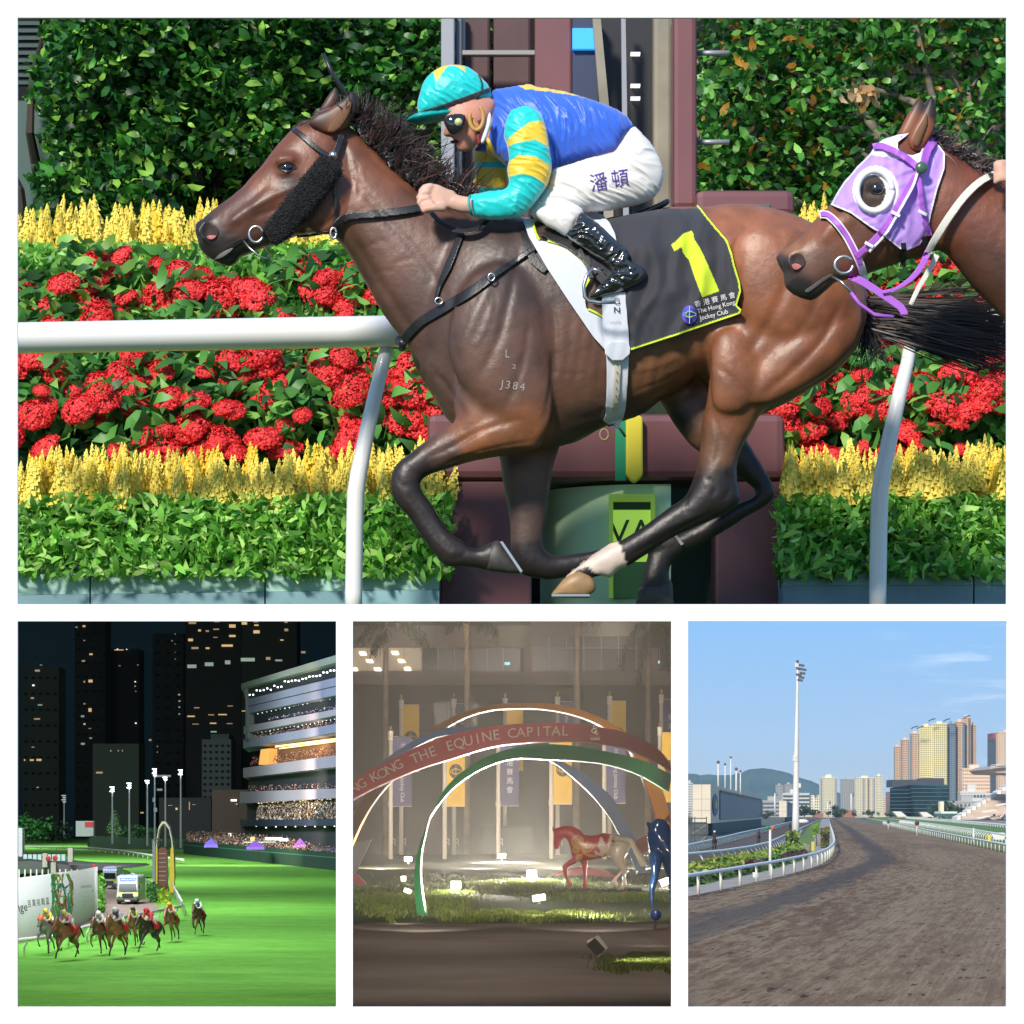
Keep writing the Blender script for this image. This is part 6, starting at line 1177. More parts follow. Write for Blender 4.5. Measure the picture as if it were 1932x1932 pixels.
tcn=nd(t,'ShaderNodeTexCoord'); mp_=nd(t,'ShaderNodeMapping'); mp_.inputs['Scale'].default_value=(.55,.8,1); mp_.inputs['Rotation'].default_value=(0,0,-.35); t.links.new(tcn.outputs['Object'],mp_.inputs[0])
n1=nd(t,'ShaderNodeTexNoise'); n1.inputs['Scale'].default_value=2.2; n1.inputs['Detail'].default_value=9; n1.inputs['Roughness'].default_value=.75; t.links.new(mp_.outputs[0],n1.inputs['Vector'])
n2=nd(t,'ShaderNodeTexNoise'); n2.inputs['Scale'].default_value=26; n2.inputs['Detail'].default_value=8; n2.inputs['Roughness'].default_value=.75; t.links.new(mp_.outputs[0],n2.inputs['Vector'])
ad=nd(t,'ShaderNodeMath',operation='ADD'); t.links.new(n1.outputs[0],ad.inputs[0]); mm=nd(t,'ShaderNodeMath',operation='MULTIPLY'); mm.inputs[1].default_value=.8; t.links.new(n2.outputs[0],mm.inputs[0]); t.links.new(mm.outputs[0],ad.inputs[1])
rr=nd(t,'ShaderNodeMapRange'); rr.inputs[1].default_value=.68; rr.inputs[2].default_value=1.1; t.links.new(ad.outputs[0],rr.inputs[0]); xx=nd(t,'ShaderNodeMix',data_type='RGBA'); xx.inputs[6].default_value=(.085,.31,.04,1); xx.inputs[7].default_value=(.20,.50,.085,1); t.links.new(rr.outputs[0],xx.inputs[0]); t.links.new(xx.outputs[2],b.inputs['Base Color'])
bpn=nd(t,'ShaderNodeBump'); bpn.inputs['Strength'].default_value=.3; bpn.inputs['Distance'].default_value=.01; t.links.new(n2.outputs[0],bpn.inputs['Height']); t.links.new(bpn.outputs[0],b.inputs['Normal'])
o=mk('turf_course',[((-260-CX)/FP*8.1,8.1,ZA),((646-CX)/FP*8.1,8.1,ZA),((646-CX)/FP*112,112,ZA),((-260-CX)/FP*112,112,ZA)],[(0,1,2,3)],tm); o['kind']='structure'
ground_poly('paved_path',[(-40,1787),(33,1781),(90,1770),(150,1757),(190,1738),(230,1732),(290,1722),(300,1712),(285,1700),(262,1692),(248,1672),(228,1650),(200,1640),(150,1650),(-40,1690)],mat('paving_red',(.27,.20,.18),.8,var=.2,vs=3),.004,HA)
wr=mat('rail_white_night',(.75,.75,.73),.4)
def fenceA(label,top,base,sp,rr,pr_,bent,mx_=100,name='running_rail'):
    global rail4
    k=rail4; rail4=wr; e=fence4(name,label,top,base,sp,rr,pr_,bent,200,mx_,1,HA); rail4=k; return e
fenceA('near white night rail sweeping behind the running horses',[(-30,1780),(33,1774),(100,1767),(164,1748),(230,1730),(300,1718),(344,1709)],[(-30,1812),(33,1806),(100,1797),(164,1777),(230,1758),(300,1745),(344,1735)],.42,.012,.006,-.25)
fenceA('white rail loop curving round the small garden by the finish hoop',[(344,1702),(358,1694),(362,1688),(358,1682),(345,1674),(325,1667)][::-1],[(344,1730),(358,1722),(363,1716),(358,1708),(345,1699),(325,1690)][::-1],.3,.009,.005,.2)
fenceA('thin white rail running away behind the two ambulances',[(206,1632),(240,1644),(270,1656),(287,1664)],[(206,1643),(240,1658),(270,1674),(287,1684)],.35,.006,.004,.15)
fenceA('farthest white rail across the top edge of the night turf',[(33,1597),(100,1599),(170,1600),(230,1605),(300,1616),(347,1623)],[(33,1601),(100,1603),(170,1606),(230,1612),(300,1624),(347,1631)],1.1,.02,.01,0)
# white hoarding with lettering and a colour splash
top=[(-60,1664),(20,1658),(60,1653),(120,1645),(160,1640),(183,1635)]; bot=[(-60,1790),(20,1778),(60,1770),(120,1757),(160,1742),(183,1727)]
hv=MB(); tx=np.linspace(-60,183,40); 
for sgn_ in (0,): 
    V=[];
    for x in tx:
        yb_=np.interp(x,[p[0] for p in bot],[p[1] for p in bot]); yt_=np.interp(x,[p[0] for p in top],[p[1] for p in top]); d=gd(HA,yb_); V+=[P(x,yt_,d),P(x,yb_,d),P(x,yt_,d)+Vector((0,.04,0)),P(x,yb_,d)+Vector((0,.04,0))]
    F=[]
    for i in range(39): a=i*4; F+=[(a,a+1,a+5,a+4),(a+2,a+6,a+7,a+3),(a,a+4,a+6,a+2)]
    F+=[(156,157,159,158)]
    hb_=mk('hoarding',[tuple(v) for v in V],F,mat('hoarding_white',(.82,.83,.86),.6)); hb_.data.polygons.foreach_set('use_smooth',[True]*len(hb_.data.polygons)); tag(hb_,'long curved white hoarding with black lettering and a splash of colours','hoarding')
TB2=bvh(hb_)
def ht(s,x,y,sz,m,rz=-5,sx=1,space=1): return ctext('lettering',s,x,y,sz,m,hb_,[TB2],rz,sx,0,.006,20,space)
ink=mat('ink_dark',(.02,.02,.025),.7); ht('nge',41,1712,24,ink,-5,.66)
for i,c in enumerate('百萬挑戰盃'): ht(c,55.5+i*8.6,1706-i*1.3,14.5,ink,-5,.5)
cols_=[(.75,.12,.08),(.85,.35,.2),(.1,.45,.5),(.2,.55,.15),(.15,.3,.65),(.8,.1,.2),(.5,.7,.2),(.3,.25,.5),(.85,.5,.4),(.1,.5,.3)]
rs=random.Random(4)
for i in range(64):
    x=rs.uniform(99,138); y=rs.uniform(1655,1735); dx=rs.uniform(-10,10); dy=rs.uniform(-28,28); w_=rs.uniform(1.2,4)
    c=cols_[i%10]; po=[(x-dx-w_,y-dy),(x-dx+w_,y-dy),(x+w_*.6,y+dy*.2),(x+dx+w_*.3,y+dy),(x+dx-w_*.3,y+dy),(x-w_*.8,y)]; po=[(min(max(a,95),140),min(max(b,1648),1744)) for a,b in po]
    drape('colour_splash',po,TB2,20,mat('splash%d'%(i%10),c,.7),hb_,.004+.0004*i,.001,2.2)
for i,(x,y,w_) in enumerate(((163,1673,22),(161,1683,18),(161,1692,24),(160,1700,22),(159,1707,20))): ctext('lettering',('百萬挑戰盃','Million Challenge Cup','race night programme','sponsored meeting','day of racing')[i] if 0 else ('百萬挑戰盃','一一一一一一','一一一一一一','一一一一一','一一一')[i],x,y,(5.5,3,3,3,3)[i],mat('ink_grey',(.25,.25,.28),.8),hb_,[TB2],-6,.8,0,.006,20)
ctext('lettering','▪',175,1680,8,ink,hb_,[TB2],-6,.7,0,.006,20)
# finish hoop
dH=gd(HA,1684); hp_=empty('finish_hoop',tuple(A(309,1690)),'tall yellow and white finish hoop with a brown panel inside on the night course','finish post')
cream=mat('hoop_cream',(.8,.76,.62),.5); yl2=mat('hoop_yellow',(.85,.62,.05),.5)
arc=[(P(309+ (x0)*1.0,y,dH)) for x0,y in ((17,1684),(18.5,1650),(18.5,1615),(16,1585),(11,1563),(4,1552),(-2,1552),(-8,1562),(-12,1585),(-14,1615),(-14.5,1650),(-14,1682))]
V=[];F=[]
for i,p in enumerate(arc):
    c=P(309+2,1640,dH); r=(p-c); r[1]=0; r.normalize(); w_=5.0*dH/FP; V+=[p-r*w_*.5+Vector((0,-.05,0)),p+r*w_*.5+Vector((0,-.05,0)),p+r*w_*.5+Vector((0,.09,0)),p-r*w_*.5+Vector((0,.09,0))]
for i in range(len(arc)-1):
    a=i*4
    for k in range(4): F.append((a+k,a+(k+1)%4,a+4+(k+1)%4,a+4+k))
mk('hoop',V,F,cream,hp_,False); 
MB().pp([(322,1600),(327,1600),(329,1650),(328,1684),(319,1684),(320,1640)],dH-.055,.02).build('yellow_face',yl2,hp_); MB().pp([(293,1600),(297,1600),(297,1684),(293,1684)],dH-.055,.02).build('yellow_face',yl2,hp_)
MB().pp([(296,1605),(303,1599),(311,1599),(316,1605),(316,1672),(296,1672)],dH,.04).build('board',mat('board_brown',(.20,.08,.06),.6),hp_)
for k in range(7): MB().pb(299,1610+k*8.4,313,1611+k*8.4,dH-.006,.004).build('board_mark',mat('mark_pale',(.6,.5,.45),.6),hp_)
MB().pb(288,1676,331,1692,dH-.04,.14).build('base',mat('base_navy',(.01,.03,.07),.6),hp_); MB().pb(287.5,1584,292.5,1680,dH-.1,.05).build('side_pole',mat('pole_grey',(.3,.33,.38),.5),hp_); MB().tube([P(290,1585,dH-.1),P(300,1581,dH-.1),P(306,1587,dH-.1)],.008,6).build('camera_arm',dkm,hp_)
leafA=leafmat('leaf_garden',.15,.6)
clump('garden_bush','dark round bush on the small garden at the finish hoop','bush',[(276,1690),(292,1684),(300,1690),(296,1704),(282,1704)],.12,420,[(.04,.14,.02),(.06,.2,.03),(.03,.08,.02)],92,HA,.03,leafA)
clump('garden_bush','yellow green rounded bush between the rails','bush',[(292,1690),(318,1690),(322,1700),(312,1708),(298,1706)],.07,420,[(.35,.45,.03),(.25,.4,.03)],93,HA,.03,leafA)
clump('garden_bush','tall leafy green bush at the right end of the white hoarding','bush',[(184,1700),(196,1700),(198,1724),(186,1728)],.25,620,[(.12,.38,.04),(.2,.5,.07),(.06,.2,.03)],94,HA,.035,leafA)
clump('garden_bush','red flowering bush at the foot of the finish hoop','bush',[(300,1680),(318,1680),(318,1688),(302,1688)],.07,300,[(.4,.06,.05),(.1,.25,.04),(.5,.45,.05)],95,HA,.03,leafA)
# ambulances
def ambulance(label,x0,x1,yt,yb_,lights=True):
    d=gd(HA,yb_); s=(x1-x0)/46.; e=empty('ambulance',P((x0+x1)/2,yb_,d),label,'ambulance'); wv=mat('van_white',(.62,.64,.66),.35,coat=.3); U=lambda u:x0+u*s; Yf=lambda v:yt+v*(yb_-yt)/57.
    o=MB().pb(U(3),Yf(2),U(44),Yf(50),d+.03,.55).build('body',wv,e); bevel(o,.02)
    o=MB().prism([P(U(5),Yf(8),d+.03),P(U(43),Yf(8),d+.03),P(U(43),Yf(50),d-.06),P(U(5),Yf(50),d-.06)],(0,.08,0)).build('cab',wv,e); bevel(o,.012)
    MB().prism([P(U(8),Yf(17),d-.003),P(U(39),Yf(17),d-.003),P(U(41),Yf(31),d-.034),P(U(7),Yf(31),d-.034)],(0,.012,0)).build('windscreen',mat('van_glass',(.02,.03,.035),.1,spec=.8),e)
    MB().prism([P(U(9),Yf(6),d+.024),P(U(39),Yf(6),d+.024),P(U(39),Yf(13),d+.018),P(U(9),Yf(13),d+.018)],(0,.01,0)).build('roof_sign',mat('sign_blue',(.03,.08,.4),.4,emit=(.2,.4,1),es=.5),e)
    for a,b,c in ((4,44,36),): o=MB().prism([P(U(4),Yf(33),d-.028),P(U(43),Yf(33),d-.028),P(U(44),Yf(42),d-.055),P(U(3),Yf(42),d-.055)],(0,.01,0)).build('stripe',mat('van_lime',(.45,.62,.03),.5),e)
    MB().pb(U(13),Yf(36),U(34),Yf(43),d-.068,.01).build('grille',mat('van_dark',(.03,.03,.035),.5),e); MB().pb(U(16),Yf(33.5),U(31),Yf(36),d-.05,.01).build('badge_panel',wv,e)
    o=MB().pb(U(3),Yf(45),U(44),Yf(52),d-.075,.06).build('bumper',MATS['van_dark'],e); bevel(o,.01)
    for a in (4,37): o=MB().pb(U(a),Yf(37),U(a+6),Yf(43),d-.07,.012).build('headlight',mat('van_lamp',(.6,.7,.75),.2,spec=.8),e); bevel(o,.006)
    for a in (5,36): MB().tube([P(U(a),Yf(51),d+.02),P(U(a+6),Yf(51),d+.02)],.03,12).build('wheel',mat('tyre',(.02,.02,.02),.8),e)
    for a in (0,44.5): MB().pb(U(a),Yf(20),U(a+2.3),Yf(29),d-.02,.015).build('mirror',MATS['van_dark'],e)
    MB().pb(U(18),Yf(48),U(29),Yf(51),d-.079,.003).build('number_plate',mat('plate',(.7,.7,.6),.5),e)
    if lights:
        for a in (10,34): MB().pb(U(a),Yf(0),U(a+5),Yf(2.5),d+.06,.05).build('beacon',mat('beacon_blue',(.02,.06,.5),.3,emit=(.1,.3,1),es=1.5),e)
    t_=text('lettering','AMBULANCE',mat('sign_white',(.8,.85,1),.5,emit=(.8,.9,1),es=.8),e,P((U(9)+U(39))/2,Yf(9.5),d+.012),4.6*d/FP,ext=.0004); return e
ambulance('white and lime ambulance with blue roof sign facing the camera on the path',217,263,1650,1707); ambulance('second white ambulance half hidden behind the first, next to the green bush',191,222,1634,1678,False)
# pavilion with dark canopy behind the hoarding
dP=gd(HA,1662); cn=empty('pavilion',P(110,1662,dP),'low open pavilion with dark flat canopy on thin white posts behind the hoarding','pavilion')
MB().pp([(-60,1630),(60,1624),(130,1632),(236,1634),(244,1638),(110,1646),(-60,1652)],dP,2.2).build('canopy',mat('canopy_grey',(.07,.075,.08),.6),cn)
MB().prism([P(-60,1630,dP),P(60,1624,dP),P(130,1632,dP),P(90,1614,dP+5),P(0,1612,dP+5),P(-60,1614,dP+5)],(0,0,.02)).build('roof',mat('roof_black',(.02,.02,.025),.6),cn)
for x in range(36,190,11): MB().tube([P(x,1640,dP-.05),P(x,1668,dP-.05)],.009,6).build('post',wr,cn)
for x,y in ((80,1610),(128,1600),(96,1627)): MB().pb(x,y,x+9,y+26,dP-.1,.08).build('box_post',mat('post_tan',(.35,.33,.3),.6),cn)
MB().pb(20,1642,190,1662,dP+.8,.2).build('inner_wall',mat('inner_grey',(.12,.12,.13),.7),cn)
MB().pb(-20,1560,41,1618,dP+12,.3).build('white_block',mat('block_white',(.5,.55,.55),.6),cn) if 0 else None
b=MB().pb(30,1562,42,1616,40,.2).build('white_panel',mat('block_white',(.5,.55,.55),.6)); tag(b,'upright white panel cut by the left edge of the night scene','panel')
cf=empty('checker_fence',tuple(P(80,1624,38)),'low fence of pale squares above the pavilion roof','fence')
for i in range(9): MB().pb(44+i*9,1612,51+i*9,1624,38,.05).build('square',mat('panel_teal',(.35,.5,.48),.6),cf)
for i,(x,y) in enumerate(((91,1620),(104,1619),(178,1636))):
    o=MB().sphere(P(x,y,dP-.3),.03,14,8,(1,.3,1.15)).build('marker_disc',mat('disc_dark_red',(.35,.02,.02),.5)); tag(o,'dark red round marker %s'%('left of the pair above the pavilion','right of the pair above the pavilion','standing alone on the turf side of the pavilion')[i],'marker')
# hills of trees, fence and light masts
fn=empty('fence',tuple(A(260,1603)),'grey green slatted fence behind the far turf','fence'); dF=gd(HA,1612)
for k in range(58): MB().pb(170+k*3.1,1577+k*.12,172.2+k*3.1,1598+k*.2,dF+8,.05).build('slat',mat('slat_green',(.10,.19,.13),.7),fn)
MB().pb(165,1596,352,1607,dF+8.3,.1).pb(165,1582,352,1596,dF+8.6,.1).build('backing',mat('fence_dark',(.03,.09,.055),.8),fn)
def treeA(label,x,y,w_,hp,d,seed,cols): tree4(label,x,y,w_,hp,d,seed,cols)
treeA('bright green tree under a lamp at the left edge of the night scene',58,1592,60,52,82,201,((.04,.2,.04),(.02,.1,.03),(.06,.3,.06))); treeA('dark green tree mass right of the bright tree at left',100,1592,60,45,86,202,((.01,.05,.02),(.02,.08,.03)))
treeA('small pale green tree beside the left masts',216,1590,26,54,80,203,((.10,.22,.10),(.16,.3,.13))); treeA('rounded green tree behind the central masts',258,1590,48,36,82,204,((.04,.12,.05),(.06,.18,.06))); treeA('low green tree left of the finish hoop',290,1592,34,28,82,205,((.04,.12,.05),(.03,.1,.04)))
mlm=mat('mast_pale',(.6,.65,.72),.5); lampm=mat('lamp_white_hot',(.9,.95,1),.4,emit=(.85,.93,1),es=3)
for i,(x,yt,yb_,n_) in enumerate(((212,1484,1592,3),(244,1477,1592,3),(278,1472,1596,2),(292,1450,1598,4),(312,1466,1598,2),(341,1452,1600,3),(121,1500,1585,4))):
    d=68 if x!=121 else 90; e=empty('floodlight_mast',P(x,yb_,d),('leftmost of the slim floodlight masts beyond the turf','second floodlight mast from left, over the pale tree','third slim floodlight mast, left of the pair','tall mast with side brackets above the finish hoop','slim mast just right of the bracketed one','rightmost floodlight mast with lamps on both sides','faint distant floodlight cluster at left among dark towers')[i],'mast')
    MB().tube([P(x,yb_,d),P(x,yt,d)],[.017*d/68*1.5,.012],8).build('shaft',mlm,e,True)
    for k in range(n_): MB().pb(x-5+(k%2)*2,yt+k*4,x+3,yt+k*4+2.0,d-.05,.06).build('lamp',lampm if i!=6 else mat('lamp_dim',(.3,.35,.35),.5,emit=(.5,.6,.6),es=.5),e)
    if i==3:
        MB().pb(292,1462,322,1466,d-.04,.05).build('bracket_arm',mlm,e); MB().pb(296,1488,306,1492,d-.04,.05).build('bracket_arm',mlm,e); MB().pb(288,1505,293,1513,d-.08,.05).build('speaker_box',mlm,e); MB().pb(290,1524,296,1532,d-.08,.05).build('speaker_box',mlm,e)
# night towers with lit windows
dkb=mat('tower_dark',(.012,.016,.016),.9); dkb2=mat('tower_green',(.03,.045,.036),.9); dkb3=mat('tower_grey',(.06,.075,.08),.9)
LW=[mat('lit_warm',(.5,.35,.15),.5,emit=(1,.66,.3),es=.5),mat('lit_cool',(.5,.6,.5),.5,emit=(.7,.95,.8),es=.2),mat('lit_dim',(.3,.22,.12),.5,emit=(.9,.6,.35),es=.28),mat('lit_white',(.8,.8,.8),.5,emit=(1,.95,.85),es=1.4)]
def nt_tower(label,x0,x1,yt,d,m,wins,rows=0,cols=0,yb_=1592):
    e=empty('tower_block',P((x0+x1)/2,yb_,d),label,'building'); MB().pb(x0,yt,x1,yb_,d,1.5).build('wall',m,e)
    n=0
    for r in range(rows):
        for q in range(cols):
            if n>=95: break
            n+=1; X=x0+(x1-x0)*(q+.5)/cols; Y=yt+6+(min(yb_,1540)-yt-12)*(r+.5)/rows; MB().pb(X-(x1-x0)/cols*.24,Y-2.2,X+(x1-x0)/cols*.24,Y+2.2,d-.02,.02).build('window',mat('pane_night',(.012,.016,.016),.95,spec=.1),e)
    for (x,y,w_,h_,k) in wins: MB().pb(x,y,x+w_,y+h_,d-.05,.03).build('lit_window',LW[k],e)
    return e
def cr4(px,py,w_,h_,k): return (31+px*.316,1167+py*.316,w_*.2,h_*.17,k)
def W_(L): return [cr4(*a) for a in L]
nt_tower('greenish tower at far left with scattered lit windows',42,111,1258,96,dkb2,W_([(110,305,45,22,2),(95,395,18,14,3),(85,470,30,18,2),(128,512,40,14,1),(105,595,55,16,2),(45,840,10,18,0),(80,840,35,18,0),(120,838,45,22,0),(90,765,25,10,2),(140,275,20,8,1),(120,1005,20,12,2)]),9,5)
nt_tower('tall dark tower beside it rising out of the picture',141,198,1150,100,dkb,W_([(395,40,25,20,0),(352,48,20,12,1),(400,128,15,10,2),(435,208,30,18,0),(390,248,30,18,2),(400,372,15,20,2),(430,365,38,30,0),(400,505,18,14,2),(430,535,28,40,0),(385,578,30,20,1),(400,625,18,18,0),(430,655,25,6,1),(385,742,35,22,1),(435,710,25,14,1)]),14,4)
nt_tower('low green glass tower in front of the dark ones',175,262,1403,88,dkb2,W_([(560,785,10,16,2),(605,785,8,16,2),(630,785,8,16,2),(475,915,62,18,2)]),0,0)
for k in range(7): pass
nt_tower('dark tower with a red rooftop light',205,262,1224,104,dkb,W_([(585,185,85,9,0),(600,180,10,8,3),(655,182,10,6,3),(610,280,18,8,2),(705,375,12,8,3),(705,402,12,8,0),(708,432,12,8,2),(708,622,14,10,3),(720,275,15,8,2)]))
nt_tower('dark tower with a column of lights at its right corner',288,346,1195,98,dkb,W_([(965,450,20,16,1),(968,490,16,10,0),(968,525,14,16,1),(968,566,14,14,1),(945,90,8,10,1),(945,150,8,8,2),(925,130,12,10,1),(945,240,8,8,1),(945,200,8,6,2),(838,760,10,12,2),(838,795,10,10,2),(790,720,25,20,2)]),16,3)
nt_tower('wide dark office block with rows of yellow windows at the top',350,455,1150,94,dkb,W_([(1028,20,70,22,2),(1085,65,25,22,0),(1180,15,50,12,2),(1175,60,55,14,2),(1270,35,60,35,0),(1130,70,30,16,2),(1025,120,45,28,0),(1270,98,60,22,0),(1175,110,40,8,2),(1225,155,105,24,0),(1045,170,65,22,2),(1130,172,35,18,0),(1020,275,85,38,1),(1125,262,80,40,1),(1245,250,50,42,1),(1020,580,70,14,0),(1145,572,55,10,2),(1205,570,80,12,0),(1060,530,50,10,2),(1155,622,60,12,0),(1050,628,60,8,2),(1160,672,55,14,1),(1260,520,50,8,2),(1255,625,55,8,2)]))
nt_tower('second wide dark office block behind the grandstand roof',456,560,1150,90,dkb,W_([(1345,20,50,30,0),(1415,15,45,14,2),(1420,35,40,16,0),(1415,70,58,34,0),(1600,15,30,20,2),(1600,60,35,28,2),(1575,125,30,12,0),(1340,235,130,38,1),(1490,230,40,30,2),(1545,245,65,18,1),(1345,550,35,8,0),(1700,195,40,22,2)]))
nt_tower('grey concrete building below the office block',381,436,1395,86,dkb3,W_([]),11,5); nt_tower('tall grey stair tower behind the grey building',398,432,1385,87,dkb3,[])
nt_tower('brownish low house beside the grandstand with a bright lamp',400,480,1490,80,mat('house_brown',(.06,.04,.035),.9),W_([(1280,1080,55,20,3),(1310,1105,15,10,1)])+[(431,1572,5,6,3)],0,0); nt_tower('low dark house with a red lit corner behind the masts',300,398,1505,84,mat('house_dark',(.03,.03,.035),.9),W_([(950,1130,18,24,0),(1030,1095,8,90,2),(905,1115,40,4,1),(1050,1110,30,4,1),(740,1155,30,16,2)]))
b=MB().pb(143,1549,176,1578,80,.3).build('billboard',mat('billboard_grey',(.3,.33,.35),.6,emit=(.4,.45,.5),es=.08)); tag(b,'small red and white board among the trees beyond the turf','billboard'); MB().pb(160,1551,176,1560,79.98,.01).build('red_band',mat('band_red',(.5,.03,.04),.6),b)
# grandstand in the night
gsn=empty('grandstand',tuple(A(560,1600)),'multi storey lit grandstand at night packed with spectators','grandstand')
XL,XR_,DL,DR_=458,700,66,40
def GS(x,y): t=(x-XL)/(XR_-XL); return P(x,y,1/((1-t)/DL+t/DR_))
def yy(y0,y1,x): return y0+(y1-y0)*(x-458)/(633-458)
def slab(name,a0,a1,b0,b1,m,xl=458,xr2=640,t=4,dx=0,parent=None):
    q=[GS(xl,yy(a0,a1,xl)),GS(xr2,yy(a0,a1,xr2)),GS(xr2,yy(b0,b1,xr2)),GS(xl,yy(b0,b1,xl))]; q=[p+Vector((0,dx,0)) for p in q]
    return MB().prism(q,(-.056*t,t,0)).build(name,m,parent or gsn)
gry=mat('stand_grey',(.42,.38,.50),.7); blu=mat('stand_blue',(.30,.32,.50),.6); dkn=mat('stand_dark',(.012,.018,.03),.8); fsc=mat('stand_fascia',(.3,.34,.33),.6)
slab('roof',1289,1236,1299,1250,fsc,455); slab('lamp_bay',1299,1250,1320,1278,dkn,462,dx=.5,t=3); slab('upper_wall',1320,1276,1347,1310,blu,463,dx=.3); slab('wall_line',1333,1292,1334.5,1293.5,dkn,463,t=.1,dx=.27)
slab('gallery',1348,1310,1372,1338,dkn,466,dx=1); slab('balcony',1371,1338,1384,1350,gry,460); slab('gallery',1384,1350,1396,1366,dkn,460,dx=1); slab('balcony',1396,1366,1412,1382,blu,459)
slab('gallery',1412,1382,1448,1424,mat('stand_amber_glow',(.22,.10,.04),.7),500,dx=1.2); slab('balcony',1450,1426,1468,1448,gry,461,dx=-.3); slab('gallery',1468,1448,1494,1486,dkn,463,dx=.8); slab('balcony',1494,1488,1516,1506,gry,455,dx=-.3)  # amber light of this level is put into the gallery colour
slab('gallery',1516,1506,1548,1544,dkn,458,dx=1); slab('base_band',1546,1546,1559,1558,mat('stand_navy',(.02,.03,.08),.7),455,dx=-.3); slab('ground_floor',1559,1558,1600,1600,dkn,450,dx=.6)
MB().prism([GS(463,1320),GS(458,1299),GS(462,1299),GS(470,1400),GS(463,1400)],(.3,.3,0)).build('end_wall',fsc,gsn)
def dots(name,a0,a1,n,m,w_,h_,xl=466,xr2=636,jit=.8,dx=-.15,cls=None):
    for i in range(n):
        x=xl+(xr2-xl)*(i+.5)/n; y=yy(a0,a1,x)+R.gauss(0,jit); q=GS(x,y)+Vector((0,dx,0)); s=q[1]/FP; MB().box((q[0],q[1],q[2]),(q[0]+w_*s,q[1]+.02,q[2]+h_*s)).build(name,cls[i%len(cls)] if cls else m,gsn)
hot=mat('stand_lamp',(1,1,1),.4,emit=(.92,.96,1),es=2.6); warm=mat('stand_lamp_warm',(1,.8,.5),.4,emit=(1,.72,.35),es=1.6)
dots('floodlight',1311,1263,26,hot,5,2.6,464,636,2.6,.3); dots('ceiling_lamp',1349,1311,20,hot,2.2,1.6,466,636,.3,.9); dots('ceiling_lamp',1385,1353,22,hot,1.3,1.2,468,636,.6,.8); dots('terrace_lamp',1561,1560,9,hot,2.2,2,470,636,1.0,.4); dots('stand_lamp',1517,1506,30,warm,3,1.4,480,636,.8,.5)
slab('light_band',1412,1389,1415,1393,mat('band_light',(1,.8,.4),.4,emit=(1,.74,.36),es=1.5),512,640,t=.1,dx=.9); slab('light_band',1418,1394,1420,1396,MATS['band_light'],520,640,t=.1,dx=.85)
MB().prism([GS(492,1414),GS(507,1412),GS(507,1440),GS(488,1443)],(.2,.4,0)).build('lit_column',mat('column_amber',(.5,.25,.08),.6,emit=(1,.5,.12),es=.7),gsn)
def crowd(label,rows,n,seed,cols,xl=460,xr2=640,par=None,sz=2.6,dx=-.05,glow=0):
    rs=np.random.RandomState(seed); x=rs.uniform(xl,xr2,n); (a0,a1),(b0,b1)=rows; u=rs.rand(n); y=(1-u)*yy(a0,a1,x)+u*yy(b0,b1,x)
    C=np.array([tuple(GS(a,b)+Vector((0,dx+.6*(1-k),0))) for a,b,k in zip(x,y,u)]); s=C[:,1]/FP*sz
    o=leafmesh('spectators',C,rs.uniform(.7,1.3,n)*s,mixcol(n,cols,rs,.3),mat('crowd_mix',(.5,.4,.35),.8,attr=True),None,(float(C[:,0].mean()),float(C[:,1].mean()),float(C[:,2].mean())),.7,2,rs); return tag(o,label,'crowd',None,'stuff')
CC=[(.75,.42,.3),(.05,.05,.07),(.9,.7,.55),(.12,.12,.16),(.35,.12,.10),(.6,.42,.32),(.02,.02,.03)]
crowd('crowd on the top gallery of the night grandstand',((1360,1326),(1366,1336)),260,301,[(.7,.65,.7),(.3,.35,.45),(.05,.06,.1)],500,640,dx=.3); crowd('crowd on the second gallery of the night grandstand',((1386,1354),(1396,1365)),620,302,CC,466,640,dx=.3)
crowd('crowd on the amber lit gallery',((1428,1404),(1446,1424)),900,303,[(.6,.25,.15),(.7,.4,.25),(.1,.05,.05),(.3,.1,.08)],468,640,dx=.4); crowd('crowd on the gallery above the grey balcony',((1480,1474),(1494,1486)),420,304,CC,462,640,dx=.3)
crowd('dense crowd on the big lower terrace of the night grandstand',((1518,1508),(1546,1545)),2600,305,[(.8,.6,.45),(.5,.35,.28),(.9,.8,.7),(.12,.08,.07),(.3,.18,.14),(.04,.03,.03)],485,640,dx=-.3,sz=3.2)
# public lawn and its fence
wl=empty('boundary_fence',tuple(A(480,1622)),'dark green boundary fence between the night turf and the crowd','fence')
def wq2(x,y): return G(HA,x,y)
a=wq2(346,1611); b=wq2(643,1643.5); hh_=.22
MB().prism([a,b,b+Vector((0,0,.25)),a+Vector((0,0,.25))],(0,.05,0)).build('panels',mat('fence_night',(.008,.04,.03),.7),wl); MB().prism([a+Vector((0,-.03,.17)),b+Vector((0,-.03,.17)),b+Vector((0,-.03,.185)),a+Vector((0,-.03,.185))],(0,.02,0)).build('top_band',mat('fence_band',(.05,.2,.17),.5),wl)
def crowd2(label,xa,xb,ya,yb2,n,seed,sz,z0=.05,z1=.3,cols=CC):
    rs=np.random.RandomState(seed); x=rs.uniform(xa,xb,n); d=rs.uniform(0,1,n); t=(x-346)/(643-346); D0=1/((1-t)/a[1]+t/b[1]); D=D0+.3+d*(5+4*(1-t)); z=ZA+z0+rs.rand(n)*(z1-z0)+d*.12; C=np.stack([(x-CX)/FP*D,D,z],1)
    o=leafmesh('spectators',C,rs.uniform(.7,1.3,n)*D/FP*sz,mixcol(n,cols,rs,.3),MATS['crowd_mix'],None,(float(C[:,0].mean()),float(C[:,1].mean()),ZA),.7,2,rs); return tag(o,label,'crowd',None,'stuff')
